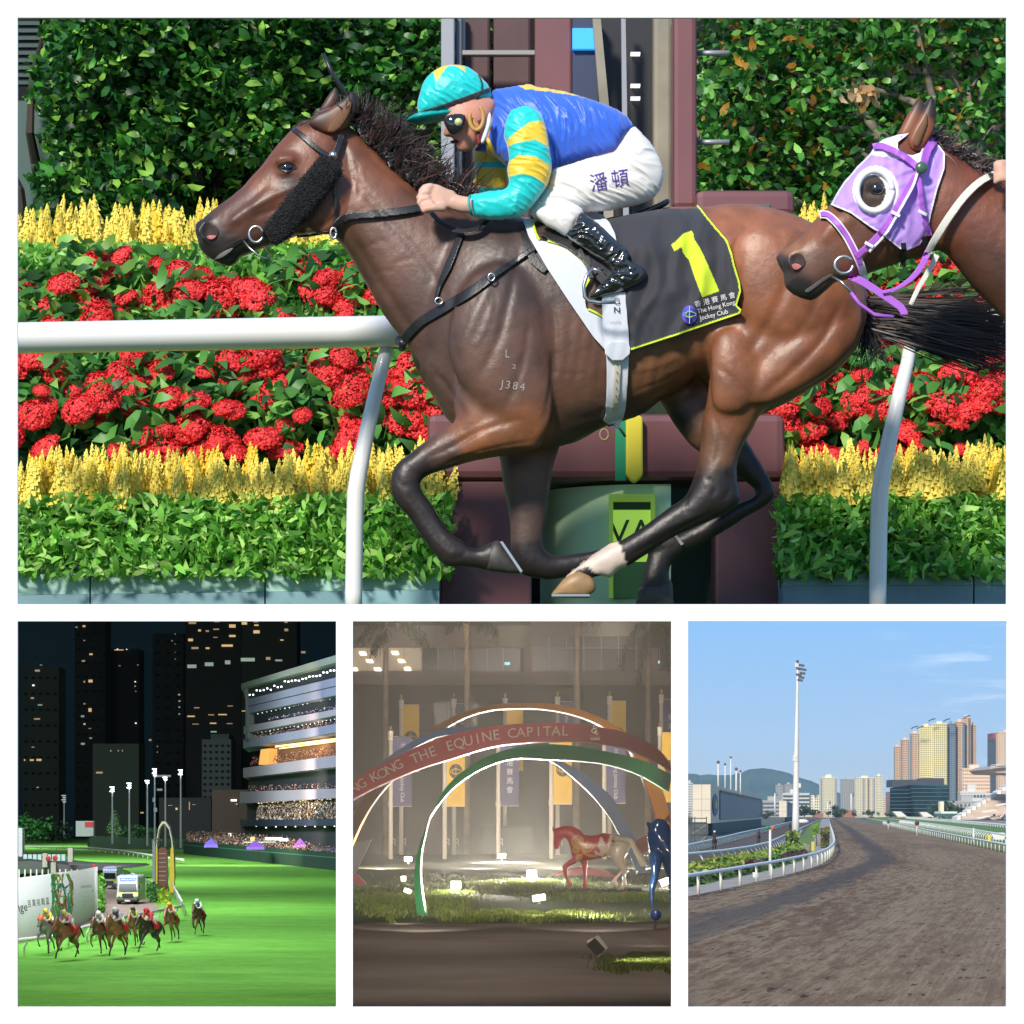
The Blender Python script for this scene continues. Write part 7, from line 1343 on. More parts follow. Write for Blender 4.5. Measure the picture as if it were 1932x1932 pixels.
crowd2('dense crowd pressed along the dark green boundary fence',352,636,0,0,3600,311,3.0,.16,.30,[(.6,.42,.33),(.3,.2,.17),(.75,.6,.5),(.08,.06,.07),(.4,.15,.12)])
for i,(x,y,w_,c,l) in enumerate(((398,1586,26,(.10,.08,.5),'violet blue tent at the left end of the crowd'),(482,1590,34,(.14,.06,.42),'purple tent in the middle of the crowd'),(612,1592,44,(.18,.25,.6),'pale blue tent at the right of the crowd'),(566,1586,22,(.4,.15,.6),'glowing violet stall beside the pale blue tent'))):
    d=50; o=MB().add([tuple(P(x-w_/2,y+8,d)),tuple(P(x+w_/2,y+8,d)),tuple(P(x+w_/2,y+8,d+.7)),tuple(P(x-w_/2,y+8,d+.7)),tuple(P(x,y-5,d+.35)),tuple(P(x-w_/2,y+13,d)),tuple(P(x+w_/2,y+13,d))],[(0,1,4),(1,2,4),(2,3,4),(3,0,4),(0,5,6,1)]).build('tent',mat('tent%d'%i,c,.6,emit=c,es=.35)); tag(o,l,'tent')
for i,(x,y,w_,h_,k) in enumerate(((500,1580,32,5,3),(527,1582,16,5,3),(460,1588,60,2.0,1),(472,1579,8,8,0))):
    o=MB().pb(x,y,x+w_,y+h_,52,.1).build('lit_sign',LW[k]); tag(o,('long white lit sign band under the grandstand','short white lit sign right of the long one','thin pale lit strip above the crowd','small warm lit sign left of the long one')[i],'sign')
# the field of runners
def runner(x,y,hd_,s,coatc,clothc,silk,capc,label,rlabel,ph=0,hood_=None,sleeve=None):
    o=A(x,y,.01); ca,sa=math.cos(hd_),math.sin(hd_)
    def q(f,l,u): return Vector((o[0]+(f*ca-l*sa)*s,o[1]+(f*sa+l*ca)*s,o[2]+u*s))
    def c(*a,n=8): return chain([(*q(*p[:3]),p[3]*s) for p in a],n)
    e=empty('racehorse',o,label,'horse','field of runners on the night turf')
    pts=[c((-.95,0,1.45,.27),(-.6,0,1.42,.33),(0,0,1.35,.33),(.5,0,1.36,.33),(.78,0,1.38,.24)),c((.6,0,1.5,.26),(.95,0,1.72,.19),(1.25,0,1.92,.14)),c((1.2,0,1.98,.13),(1.35,0,1.86,.13),(1.6,0,1.62,.085),(1.72,0,1.52,.075)),
      c((1.2,.07,2.05,.045),(1.2,.08,2.2,.02)),c((1.2,-.07,2.05,.045),(1.2,-.08,2.2,.02))]
    fl=[[(.6,.17,1.2,.16),(1.0,.18,.95,.09),(1.35,.18,.62,.06),(1.62,.18,.32,.05),(1.72,.18,.1,.055)],[(.6,-.17,1.2,.16),(.75,-.18,.85,.09),(.62,-.18,.52,.06),(.3,-.18,.42,.05),(.18,-.18,.55,.055)]]
    hl=[[(-.85,.18,1.25,.22),(-.6,.19,.9,.12),(-1.0,.19,.62,.07),(-.8,.19,.28,.05),(-.62,.19,.08,.055)],[(-.85,-.18,1.25,.22),(-.95,-.19,.85,.12),(-1.45,-.19,.68,.07),(-1.75,-.19,.38,.05),(-1.85,-.19,.18,.055)]]
    if ph: fl=[[(.6,.17,1.2,.16),(.62,.18,.85,.09),(.5,.18,.5,.06),(.36,.18,.2,.05),(.42,.18,.05,.055)],[(.6,-.17,1.2,.16),(1.05,-.18,1.05,.09),(1.2,-.18,.72,.06),(.98,-.18,.5,.05),(.86,-.18,.42,.055)]]; hl=[[(-.85,.18,1.25,.22),(-.8,.19,.85,.12),(-1.25,.19,.6,.07),(-1.35,.19,.25,.05),(-1.28,.19,.07,.055)],hl[1]]
    for L in fl+hl: pts.append(c(*L))
    cc=np.array(coatc)
    def cf(V):
        u=(V[:,2]-o[2])/s; k=np.clip((u-.45)/.35,0,1)[:,None]; return cc*k+np.array((.02,.015,.014))*(1-k)
    remesh('body',pts,.045*s,mat('runner_coat',(.2,.1,.05),.35,attr=True,spec=.6),e,smooth=2,color=cf)
    t_=c((-1.15,0,1.6,.07),(-1.45,.03,1.5,.07),(-1.75,.05,1.25,.05),(-1.95,.06,1.0,.03)); mk('tail',t_[0],t_[1],mat('hair_dark',(.015,.012,.012),.6),e,True)
    V=[];F=[]
    for i in range(9):
        a_=-1.9+3.8*i/8
        for f in (-.55,.12): rr_=.385; V.append(q(f,math.sin(a_)*rr_,1.37+math.cos(a_)*rr_*1.02))
    for i in range(8): a_=i*2; F.append((a_,a_+1,a_+3,a_+2))
    mk('saddle_cloth',V,F,mat('cloth_%d'%int(clothc[0]*99+clothc[1]*9),clothc,.6),e,True)
    if hood_: h_=c((1.18,0,1.99,.15),(1.38,0,1.86,.145)); mk('hood',h_[0],h_[1],mat('hood_red',hood_,.6),e,True)
    m_=c((1.2,0,2.08,.04),(1.0,0,1.95,.05),(.7,0,1.72,.05)); mk('mane',m_[0],m_[1],MATS['hair_dark'],e,True)
    p=empty('person',q(-.1,0,1.7),rlabel,'person','jockeys riding on the night turf')
    bd=[c((-.45,0,1.95,.15),(-.15,0,2.08,.16),(.15,0,2.15,.14)),c((.15,0,2.18,.08),(.3,0,2.22,.07)),ball(q(.38,0,2.26),.115*s)]
    for g in (-1,1): bd+=[c((-.42,.1*g,1.93,.12),(-.02,.26*g,1.78,.085),(-.28,.3*g,1.5,.06),(-.25,.32*g,1.3,.045),(-.12,.32*g,1.25,.04)),c((.15,.17*g,2.12,.07),(.22,.24*g,1.88,.055),(.5,.12*g,1.82,.04),(.58,.08*g,1.82,.04))]
    remesh('body',bd,.03*s,mat('breeches_night',(.6,.58,.55),.6,attr=True),p,smooth=1,color=lambda V:np.where((((V-np.array(q(.44,0,2.22)))**2).sum(1)<(.14*s)**2)[:,None],np.array((.5,.28,.2)),np.where(((V[:,2]-o[2])/s<1.5)[:,None],np.array((.03,.03,.03)),np.array((.66,.64,.6)))))
    j=[c((-.36,0,1.99,.165),(-.12,0,2.1,.185),(.18,0,2.17,.16),n=12)]; v_,f_=merge(j); mk('jersey',v_,f_,mat('silk_%s'%rlabel[:14],silk,.35,sheen=.4),p,True)
    for g in (-1,1): a_=c((.15,.18*g,2.13,.085),(.22,.25*g,1.9,.07),(.42,.17*g,1.83,.05)); mk('sleeve',a_[0],a_[1],mat('slv_%s'%rlabel[:14],sleeve or silk,.35,sheen=.4),p,True)
    k_=ball(q(.36,0,2.31),.145*s,(1.1,1.1,.95)); mk('cap',k_[0],k_[1],mat('cap_%s'%rlabel[:14],capc,.4),p,True)
hdg=math.radians(-101)
redc=(.6,.02,.04)
B1=(.24,.10,.05); B2=(.11,.05,.03); B3=(.035,.025,.022); B4=(.16,.16,.16); B5=(.3,.13,.06)
RN=[(84,1806,1.0,B4,'leading grey horse in an orange red hood at the left of the field','jockey in yellow cap on the hooded grey horse',(.75,.62,.1),(.8,.65,.08),1,(.8,.12,.03),None),
(120,1816,1.05,B1,'chestnut horse galloping beside the leading grey','jockey in pink and yellow silks on the leading chestnut',(.85,.5,.4),(.75,.6,.1),0,None,(.8,.3,.45)),
(183,1806,.95,B2,'dark bay horse half hidden on the inside of the middle group','jockey in white cap partly hidden in the middle group',(.55,.5,.55),(.8,.8,.82),1,None,None),
(215,1812,1.08,B5,'bright bay horse in the centre of the middle group','jockey in violet silks and white cap in the middle group',(.12,.06,.35),(.75,.72,.75),0,None,(.6,.6,.65)),
(247,1792,.92,B1,'bay horse galloping at the back of the middle group','jockey in black and yellow silks at the back of the middle group',(.25,.25,.05),(.02,.02,.02),1,None,(.5,.5,.05)),
(275,1804,1.0,B3,'almost black horse at the right of the middle group','jockey in bright red silks and red cap on the black horse',(.7,.02,.05),(.55,.01,.03),0,None,None),
(316,1782,.95,B1,'bay horse running alone behind the middle group','jockey in orange and red silks with yellow cap',(.6,.12,.05),(.8,.5,.05),1,None,(.8,.4,.1)),
(368,1770,.92,B2,'last bay horse trailing on the right of the field','last jockey in blue and white silks with pale cap',(.1,.35,.7),(.7,.75,.8),0,None,(.75,.78,.8))]
for i,(x,y,s_,cc_,lb,rl_b,sk,cp,ph,hd__,slv) in enumerate(RN):
    d=gd(HA,y); runner(x+6,y-4,hdg+R.gauss(0,.08)+(.1 if i>5 else 0),.104*s_*(1-.02*i*0),cc_,redc,sk,cp,lb,rl_b,ph,hd__,slv)

area('unseen_area_lamp',(-8,44,ZC+3.3),(-4,52,ZC+.8),420,1.5,(.8,.86,1))  # unseen bluish lamp added to light the grandstand

area('unseen_area_lamp',tuple(GS(560,1535)+Vector((-1.0,-4,.6))),tuple(GS(560,1530)),90,.8,(1,.78,.55))  # unseen warm lamp added to brighten the terrace crowd
# ===== night forecourt with arches (lower middle) ============================================================
B_=lambda x,y,up=0:G(HB,x,y,up)
lawnB=mat('lawn_night',(.05,.075,.02),.95,var=.5,vs=2.5,vc=(.10,.14,.03),bump=.6,bs=30,bd=.02); pavB=mat('asphalt_night',(.055,.05,.048),.9,var=.25,vs=2,bump=.2,bs=40)
def sheet(name,y0,y1,m,z,x0=655,x1=1281):
    d0=gd(HB,y0) if y0 else 8.1; d1=gd(HB,y1); o=mk(name,[((x0-CX)/FP*d0,d0,ZB+z),((x1-CX)/FP*d0,d0,ZB+z),((x1-CX)/FP*d1,d1,ZB+z),((x0-CX)/FP*d1,d1,ZB+z)],[(0,1,2,3)],m); o['kind']='structure'; return o
sheet('forecourt_lawn',1745,1606,lawnB,0); sheet('forecourt_path',0,1743,mat('path_night',(.16,.13,.11),.9,var=.3,vs=1.2,bump=.3,bs=60,bd=.01),.002)
ground_poly('kerb_path',[(1205,1752),(1281,1752),(1281,1800)],mat('paving_brown',(.16,.11,.09),.9),.004,HB)
def grassB(xa,xb,ya,yb_,n,seed,size=.05,cols=((.15,.20,.04),(.20,.25,.045),(.09,.13,.025))):
    rs=np.random.RandomState(seed); X=np.clip(rs.normal((xa+xb)/2,(xb-xa)/3.2,n),657,1279); Y=ya+(yb_-ya)*np.clip(rs.beta(1.6,2.6,n)+.12*np.sin(X*.045)+.08*np.sin(X*.13),0,1.3); d=HB*FP/(Y-HY); C=np.stack([(X-CX)/FP*d,d,ZB+.012+0*d],1)
    o=leafmesh('grass',C,rs.uniform(.6,1.3,n)*size,mixcol(n,cols,rs,.25),leafmat('leaf_grass',.3,.6),None,(float(C[:,0].mean()),float(C[:,1].mean()),ZB),.16,2.2,rs); return tag(o,None,None,None,'stuff')
for i,(a_,b_2,c_,d_,n_) in enumerate(((1165,1281,1806,1840,9000),(800,1120,1650,1690,9000),(665,860,1672,1735,9000),(1080,1281,1688,1705,6000),(860,1100,1722,1745,4000))): tag(grassB(a_,b_2,c_,d_,n_,400+i,.028 if c_>1800 else .036),('lit grass tufts beside the near lamp housing','lit grass around the middle lamps','lit grass round the foot of the green arch','lit grass under the red and white horse statue','faint lit grass in the middle of the dark lawn')[i],'grass')
# office building
dB=48; bld=empty('office_building',P(966,1600,dB),'dark office building with ribbon windows behind the flag poles','building')
wb=mat('facade_taupe',(.23,.185,.165),.9,var=.1,vs=1); wb2=mat('facade_dark',(.10,.08,.075),.9); gw=mat('glass_night',(.045,.03,.035),.2,spec=.7); fm=mat('frame_pale',(.35,.32,.30),.5)
MB().pb(650,1100,1290,1612,dB,.5).build('wall',wb2,bld); MB().pb(650,1180,1003,1222,dB-.15,.15).pb(650,1266,1200,1292,dB-.15,.15).pb(1003,1160,1218,1200,dB-.12,.12).build('spandrel',wb,bld); MB().pb(1213,1266,1290,1292,dB-.15,.15).pb(1213,1222,1242,1266,dB-.15,.15).build('spandrel',wb,bld); MB().pb(988,1200,1003,1270,dB-.18,.18).build('pier',wb,bld)
def win(x0,y0,x1,y1,n,m=gw,lit=False):
    w=MB().pb(x0,y0,x1,y1,dB-.05,.04).build('window',m,bld)
    for i in range(n+1):
        x=x0+(x1-x0)*i/n; MB().pb(x-.6,y0,x+.6,y1,dB-.075,.02).build('mullion',fm,w)
    return w
win(796,1222,980,1266,6); win(1003,1200,1200,1288,6); MB().pb(1003,1222,1200,1223.2,dB-.08,.02).build('transom',fm,bld); win(1222,1222,1290,1260,3); win(820,1326,900,1368,3); win(1003,1166,1200,1186,6)
lw=win(660,1222,796,1268,4,mat('office_lit',(.4,.34,.26),.6,emit=(.5,.40,.30),es=.28))
for (x,y) in ((684,1233),(745,1232),(697,1247),(757,1247),(668,1263),(712,1263),(768,1262)): MB().pp([(x-7,y-3.2),(x+5,y-3.2),(x+8,y+3.2),(x-4,y+3.2)],dB-.07,.015).build('ceiling_light',mat('office_tube',(1,.9,.6),.4,emit=(1,.86,.52),es=3),lw)
for (x,y) in ((957,1252),(1239,1249)): MB().pb(x-5,y-2.5,x+5,y+2.5,dB-.08,.02).build('exit_light',mat('exit_blue',(.3,.6,.8),.4,emit=(.4,.8,1),es=1.2),bld)
o=clump('shrub_hedge','dark shrub hedge behind the flag poles','hedge',[(665,1599),(1280,1599),(1280,1610),(665,1610)],1.5,9000,[(.035,.05,.022),(.05,.065,.028),(.02,.03,.015)],420,HB,.055,leafmat('leaf_hedge_night',.1,.8))
tag(MB().pb(905,1560,1010,1566,43.5,.1).pb(905,1566,1010,1612,44.2,.1).build('low_wall',mat('low_wall_dark',(.05,.05,.05),.9)),'low dark wall behind the bright lamps','wall')
# palms
def palm(label,x,w_,d,fr_,seed):
    e=empty('palm_tree',P(x,1610,d),label,'palm tree'); s=d/FP; MB().tube([P(x,1612,d),P(x,1400,d),P(x+1,1250,d),P(x+2,1120,d)],[w_*s*.55,w_*s*.5,w_*s*.45,w_*s*.42],10).build('trunk',mat('palm_bark',(.26,.20,.16),.9,var=.3,vs=6),e,True)
    rs=np.random.RandomState(seed)
    for (fx,fy,dx,dy,cv) in fr_:
        C=[];T=[]
        for k in range(150):
            u=rs.rand(); px=fx+dx*u; py=fy+dy*u+cv*u*u; C.append(P(px+rs.normal()*3,py+abs(rs.normal())*14*(1-u*.4),d-.3+rs.normal()*.1)); 
        leafmesh('frond',C,.13,mixcol(150,[(.05,.06,.03),(.08,.09,.04)],rs,.2),MATS['leaf_hedge_night'],e,None,.12,-1.5,rs)
    return e
palm('palm with hanging fronds behind the left yellow banner',727,11,46,[(735,1160,-60,10,40),(735,1165,70,0,60),(760,1160,60,30,40),(730,1190,-30,20,20)],1); palm('palm with peeling dry bark left of centre',881,12,45.5,[(890,1155,50,10,30),(880,1160,-40,0,20)],2)
MB().add([tuple(P(874,1175,45.2)),tuple(P(884,1180,45.2)),tuple(P(882,1240,45.1)),tuple(P(874,1262,45.1)),tuple(P(878,1215,45.2))],[(0,1,2,3,4)]).build('dry_sheath',mat('dry_bark',(.45,.32,.2),.8),bpy.data.objects['palm_tree.001'])
palm('plain palm trunk right of centre',1088,13,45.6,[(1090,1150,40,0,20)],3); palm('palm with drooping fronds in the top right corner',1222,11,46.5,[(1215,1165,-45,30,60),(1230,1165,50,20,60),(1225,1185,-20,50,40),(1250,1165,20,60,50)],4)
# banner poles
polem=mat('pole_cream',(.72,.64,.56),.5); gold=mat('finial_gold',(.6,.5,.3),.35,metal=.8); yb=mat('banner_yellow',(.75,.46,.05),.75,var=.12,vs=3); bb_=mat('banner_blue',(.085,.075,.17),.75,var=.12,vs=3); nvy=mat('banner_navy',(.03,.03,.06),.8); wtx=mat('banner_white',(.75,.72,.72),.8)
def pole_b(label,x,yt,yb_,d,bx0,bx1,byt,byb,m,kind,dy=0,btm=True):
    e=empty('banner_pole',P(x,yb_,d),label+' pole','flag pole'); s=d/FP
    MB().tube([P(x,yb_,d),P(x,yt+14,d)],[4.3*s,3.9*s],12).build('shaft',polem,e,True)
    for y in (yt+10,yt+19): MB().tube([P(x,y+5,d),P(x,y-3,d)],5.0*s,12).build('collar',polem,e)
    MB().tube([P(x,byb-8,d),P(x,byb+2,d)],5.2*s,12).build('collar',polem,e); MB().tube([P(x,yt+6,d),P(x,yt+1,d),P(x+1,yt-3,d)],[1.5*s,2.6*s,.8*s],8).build('finial',gold,e,True)
    for (q,w_) in ((byt,1.2),(byb,1.2)): MB().tube([P(x,q,d),P(bx1,q,d)],1.0*s,6).build('arm',polem,e)
    for k in (0,1): MB().tube([P(x+4,1583+k*7,d-.02),P(x+8,1583+k*7,d-.02),P(x+8,1588+k*7,d-.02)],.9*s,5).build('cleat',polem,e)
    V=[];F=[];n=13
    for j in range(n):
        t=j/(n-1); y=byt+(byb-byt)*t
        for i in range(7): u=i/6; V.append(P(bx0+(bx1-bx0)*u,y,d-.02+.012*math.sin(t*9+u*3+x)*u))
    for j in range(n-1):
        for i in range(6): a=j*7+i; F.append((a,a+7,a+8,a+1))
    V2=[v+Vector((0,.012,0)) for v in V]; N=len(V); F+= [tuple(i+N for i in f[::-1]) for f in F]
    f=mk('banner',V+V2,F,m,None,True,at=P((bx0+bx1)/2,byt,d)); tag(f,label,'banner')
    cx_=(bx0+bx1)/2; Tf=[bvh(f)]
    if kind=='e':
        yc_=byt+(byb-byt)*.5; 
        drape('emblem',[(cx_+12.5*math.cos(a*.35),yc_+14*math.sin(a*.35)) for a in range(18)],Tf,d,nvy,f,.01,.003,3)
        for (rx,ry,a0,a1) in ((6,5.5,40,320),(10.5,4,0,360)): MB().tube([P(cx_+rx*math.cos(math.radians(t)),yc_+ry*math.sin(math.radians(t)),d-.06) for t in range(a0,a1+1,20)],.8*s,5).build('emblem_mark',yb,f)
        MB().tube([P(cx_,yc_-11,d-.06),P(cx_,yc_+11,d-.06)],.6*s,5).build('emblem_mark',yb,f)
    elif kind=='c':
        for i,c in enumerate('香港賽馬會'): text('lettering',c,wtx,f,P(cx_,byt+34+i*17,d),13.5*s,T=Tf,dd=d,off=.02)
    elif kind=='l':
        text('lettering','The Hong Kong Jockey Club',wtx,f,P(cx_,(byt+byb)/2+2,d),10.2*s,T=Tf,dd=d,off=.02,rz=math.pi/2,sx=.95)
    return e
dBk=gd(HB,1615); dFr=gd(HB,1621)
BK=[(757,1313,759,791,yb,'e','yellow banner, back row, leftmost'),(856.5,1311,858,889,bb_,'c','blue banner, back row, second from left'),(953,1310,954,987,yb,'e','yellow banner, back row, third from left'),(1052,1307,1053,1085,bb_,'l','blue banner, back row, fourth from left behind the arch top'),(1150,1306,1151,1181,yb,'e','yellow banner, back row, fifth from left'),(1248,1303,1249,1283,bb_,'c','dark blue banner with white characters at the right edge')]
for (x,yt,a,b,m,k,l) in BK: pole_b(l,x,yt,1613,dBk,a,b,yt+17,yt+143,m,k)
FRn=[(737,1372,741,777,bb_,'l','blue lettered banner, front row, leftmost'),(839,1372,843,877,yb,'e','yellow banner, front row, second from left'),(940,1371,945,979,bb_,'c','blue banner with white characters, front row centre'),(1040,1368,1044,1079,yb,'e','yellow banner, front row, fourth from left'),(1140,1366,1144,1180,bb_,'l','blue lettered banner, front row, fifth from left'),(1245,1364,1249,1283,yb,'e','yellow banner, front row, at the right edge')]
for (x,yt,a,b,m,k,l) in FRn: pole_b(l,x,yt,1625,dFr,a,b,yt+18,yt+149,m,k)
# arches
def arch(name,label,pts,d0,d1,m,t=.5,seg_=4):
    """pts: (x,y_top,y_bottom) or ((xt,yt),(xb,yb)) pairs along the band"""
    q=[((p[0],p[1]),(p[0],p[2])) if not isinstance(p[0],tuple) else p for p in pts]
    a=catmull([p[0] for p in q],8,False); b=catmull([p[1] for p in q],8,False); n=70
    ra=np.linspace(0,len(a)-1,n); rb_=np.linspace(0,len(b)-1,n); ia=lambda A_,r:np.array([np.interp(r,range(len(A_)),A_[:,k]) for k in (0,1)]).T
    a=ia(a,ra); b=ia(b,rb_); V=[]
    for i in range(n):
        dd=d0+(d1-d0)*i/(n-1); V+=[P(*a[i],dd),P(*b[i],dd),P(*a[i],dd)+Vector((0,t,0)),P(*b[i],dd)+Vector((0,t,0))]
    F=[]
    for i in range(n-1): k=i*4; F+=[(k,k+1,k+5,k+4),(k+2,k+6,k+7,k+3),(k,k+4,k+6,k+2),(k+1,k+3,k+7,k+5)]
    F+=[(0,2,3,1),(4*n-4,4*n-3,4*n-1,4*n-2)]
    o=mk(name,V,F,m); tag(o,label,'arch'); return o,a,b
ra_=mat('arch_red',(.62,.07,.08),.45); ro_=mat('arch_orange',(.88,.34,.02),.45); rb_m=mat('arch_blue',(.07,.17,.42),.45); rg=mat('arch_green',(.04,.34,.12),.45); 
RA,ta,ba=arch('arch','broad red arch lettered in white sweeping across the foreground',[(640,1486,1522),(665,1473,1508),(712,1445,1484),(785,1410,1453),(854,1385,1431),(940,1369,1407),(1044,1363,1399),(1107,1368,1400),(1170,1379,1409),(1218,1398,1427),(1249,1420,1441),(1268,1446,1455)],24,30,ra_,.45)
arch('arch','slim orange arch highest of all, behind the red one',[((640,1600),(652,1625)),((668,1535),(684,1548)),((700,1484),(722,1492)),((752,1428),(768,1446)),((797,1388),(806,1403)),((854,1352),(858,1363)),((917,1332),(918,1341)),((981,1326),(981,1336)),((1044,1328),(1044,1340)),((1107,1343),(1104,1355)),((1160,1368),(1150,1380)),((1200,1400),(1186,1412)),((1226,1440),(1206,1450)),((1246,1480),(1220,1486)),((1262,1530),(1236,1536)),((1272,1580),(1250,1586))],36,31,ro_,.5)
arch('arch','blue arch whose right leg crosses behind the red and white horse',[((700,1455),(706,1462)),((721,1436),(728,1446)),((785,1394),(790,1406)),((830,1376),(834,1388)),((870,1372),(872,1388)),((940,1378),(938,1400)),((1000,1404),(990,1420)),((1050,1432),(1037,1434)),((1100,1458),(1080,1466)),((1150,1500),(1120,1504)),((1180,1546),(1154,1548)),((1202,1594),(1180,1598)),((1214,1628),(1196,1630)),((1222,1652),(1204,1654))],34,33,rb_m,.4)
arch('arch','green arch with pale tapering left leg planted in the lawn',[((805,1737),(788,1736)),((797,1690),(782,1680)),((793,1650),(783,1640)),((795,1610),(788,1606)),((806,1560),(804,1560)),((816,1530),(818,1532)),((846,1480),(852,1490)),((902,1436),(906,1452)),((965,1412),(967,1432)),((1028,1404),(1030,1433)),((1090,1408),(1092,1436)),((1150,1419),(1148,1443)),((1210,1434),(1206,1462)),((1268,1462),(1262,1494))],19.2,27,rg,.35)
tmp_=bvh(RA); ltr=mat('letter_cream',(.80,.66,.58),.6)
def along(s,x0,x1,size):
    for i,ch in enumerate(s):
        x=x0+(x1-x0)*(i+.5)/len(s); k=np.argmin(abs(ta[:,0]-x)); kb=np.argmin(abs(ba[:,0]-x)); y=(ta[k,1]+ba[kb,1])/2; k2=min(k+2,len(ta)-1); k1=max(k-2,0); an=math.atan2(ta[k2,1]-ta[k1,1],ta[k2,0]-ta[k1,0]); d=hit(tmp_,x,y,27)[1]
        text('lettering',ch,ltr,RA,P(x,y-1,d-.03),size*d/FP,T=[tmp_],dd=d,off=.03,rz=an)
along('NG',662,690,25); along('KONG',699,759,26); along('THE',775,824,27); along('EQUINE',840,945,27); along('CAPITAL',958,1074,26)
ctext('emblem','卐' if 0 else '品',1123,1379,10,ltr,RA,[tmp_],2,.8,0,.03,27) if 0 else None
for k,(x,y,r_) in enumerate(((1123,1372,3),(1121,1379,4.5),(1126,1382,3.5))): MB().tube([P(x+r_*math.cos(t*.5),y+r_*.9*math.sin(t*.5),27.0) for t in range(11)],.004,5).build('emblem_mark',ltr,RA)
for k in range(3): MB().tube([P(1117+k*6+2.2*math.cos(t*.6),1394+2*math.sin(t*.6),26.9) for t in range(11)],.003,5).build('emblem_ring',ltr,RA)
ctext('lettering','Hong Kong',1123,1388,4.5,ltr,RA,[tmp_],2,1,0,.03,27)
arch('arch','grey lower end of an arch entering at the left edge',[((668,1560+30),(700,1564+20)),((656,1640),(668,1650))],30,30,mat('arch_grey',(.25,.24,.24),.5),.3); arch('arch','short red ribbon foot with ribbed end at the left edge',[((640,1652),(640,1668)),((668,1648),(664,1672)),((690,1668),(676,1680))],27,27,ra_,.2); arch('arch','red and white ribbon piece behind the dark statue at right',[((1195,1588),(1204,1612)),((1225,1572),(1236,1596)),((1262,1540),(1270,1560)),((1290,1512),(1294,1530))],32,30,ra_,.3); arch('arch','flat red ribbon lying low behind the striding statue',[((1040,1650),(1060,1652)),((1090,1636),(1100,1654)),((1130,1640),(1140,1662)),((1160,1652),(1166,1656))],31,31,ra_,.3)
# horse statues
def stat(x,y,o=0): return P(958.3+.16*x,1507+.16*y,22.8+o)
dSt=gd(HB,1681-2); k16=lambda L:[(958.3+.16*a,1507+.16*b) for a,b in L]
sr=empty('horse_statue',tuple(B_(1150,1681)),'walking horse statue painted glossy red in front and white behind','statue')
SP=[inflate(k16([(525,305),(545,350),(570,345),(620,330),(690,312),(780,330),(850,370),(900,420),(950,432),(1050,428),(1130,405),(1250,425),(1340,440),(1400,462),(1432,520),(1432,590),(1405,650),(1370,700),(1340,760),(1290,790),(1240,730),(1190,680),(1100,695),(1000,716),(930,730),(850,740),(770,700),(745,650),(735,580),(715,510),(685,465),(650,470),(625,520),(605,575),(570,600),(540,570),(535,500),(545,440),(535,400),(522,350)]),dSt,.10,1.3,.8),
 inflate(k16([(880,660),(800,760),(715,800),(705,830),(705,900),(722,965),(762,985),(735,1045),(705,1020),(690,980),(665,900),(640,830),(650,780),(750,700),(830,650)]),dSt,.045,1,.9,off=-.05),inflate(k16([(850,700),(870,790),(890,880),(890,980),(872,1060),(905,1068),(940,1030),(930,940),(932,860),(942,740),(950,680)]),dSt,.045,1,.9,off=.05),
 inflate(k16([(1190,640),(1230,740),(1300,820),(1345,870),(1345,1000),(1295,1060),(1268,1090),(1350,1092),(1398,1020),(1390,900),(1412,840),(1375,720),(1420,620),(1400,520),(1250,500)]),dSt,.06,1,.9,off=-.05),inflate(k16([(1240,700),(1300,790),(1335,840),(1280,900),(1238,945),(1240,1000),(1268,1050),(1300,1000),(1278,960),(1330,900),(1360,840),(1380,700)]),dSt,.045,1,.9,off=.05),
 inflate(k16([(1370,455),(1430,455),(1485,490),(1530,590),(1600,695),(1642,765),(1575,805),(1535,740),(1480,620),(1440,540)]),dSt,.04,1,.9)]
def scol(V):
    x=CX+V[:,0]/V[:,1]*FP; y=HY-(V[:,2]-ZC)/V[:,1]*FP; c=np.tile(np.array((.62,.03,.04)),(len(x),1)); X=(x-958.3)/.16; Y=(y-1507)/.16
    c[(X>1160)&(X+Y*.25>1310)]=(.82,.66,.52); 
    for (a,b,r,w_) in ((820,500,60,14),(940,570,55,12),(840,690,30,12),(800,600,35,10)):
        dd=np.hypot(X-a,Y-b); c[abs(dd-r)<w_]=(.75,.36,.05); c[abs(dd-r*.45)<w_*.7]=(.7,.3,.05)
    c[inside([(850,560),(880,640),(960,690),(1060,690),(1030,670),(940,650),(890,580)],X,Y)]=(.78,.42,.06)
    c[inside([(1085,460),(1130,430),(1165,520),(1160,640),(1120,680),(1040,665),(1010,625),(1040,610),(1075,640),(1095,630),(1060,560)],X,Y)]=(.82,.66,.52)
    c[inside([(1100,440),(1140,430),(1165,500),(1180,520),(1165,545),(1140,530),(1125,480)],X,Y)]=(.45,.03,.04)
    e=((X-1248)/24)**2+((Y-492)/40)**2; c[(e<1)&(e>.55)]=(.5,.03,.04); c[e<.2]=(.5,.03,.04); return c
sb=remesh('body',SP,.008,mat('statue_gloss',(.6,.1,.1),.28,attr=True,spec=.4,coat=.15),sr,smooth=1,color=scol); ctext('lettering','Hong Kong',1158,1594,4,mat('ink_brown',(.2,.05,.03),.6),sb,[bvh(sb)],0,1,0,.005,dSt)
MB().prism([B_(1045,1682),B_(1210,1682),B_(1210,1676),B_(1045,1676)],(0,0,-.02)).build('base_plate',mat('plate_dark',(.08,.08,.07),.7),sr)
kk=lambda L:[(958.3+.16*a,1507+.16*b) for a,b in L]; dS2=gd(HB,1755)
s2=empty('horse_statue',tuple(B_(1250,1765)),'dark blue glossy horse statue cut off by the right edge, seen from the front','statue')
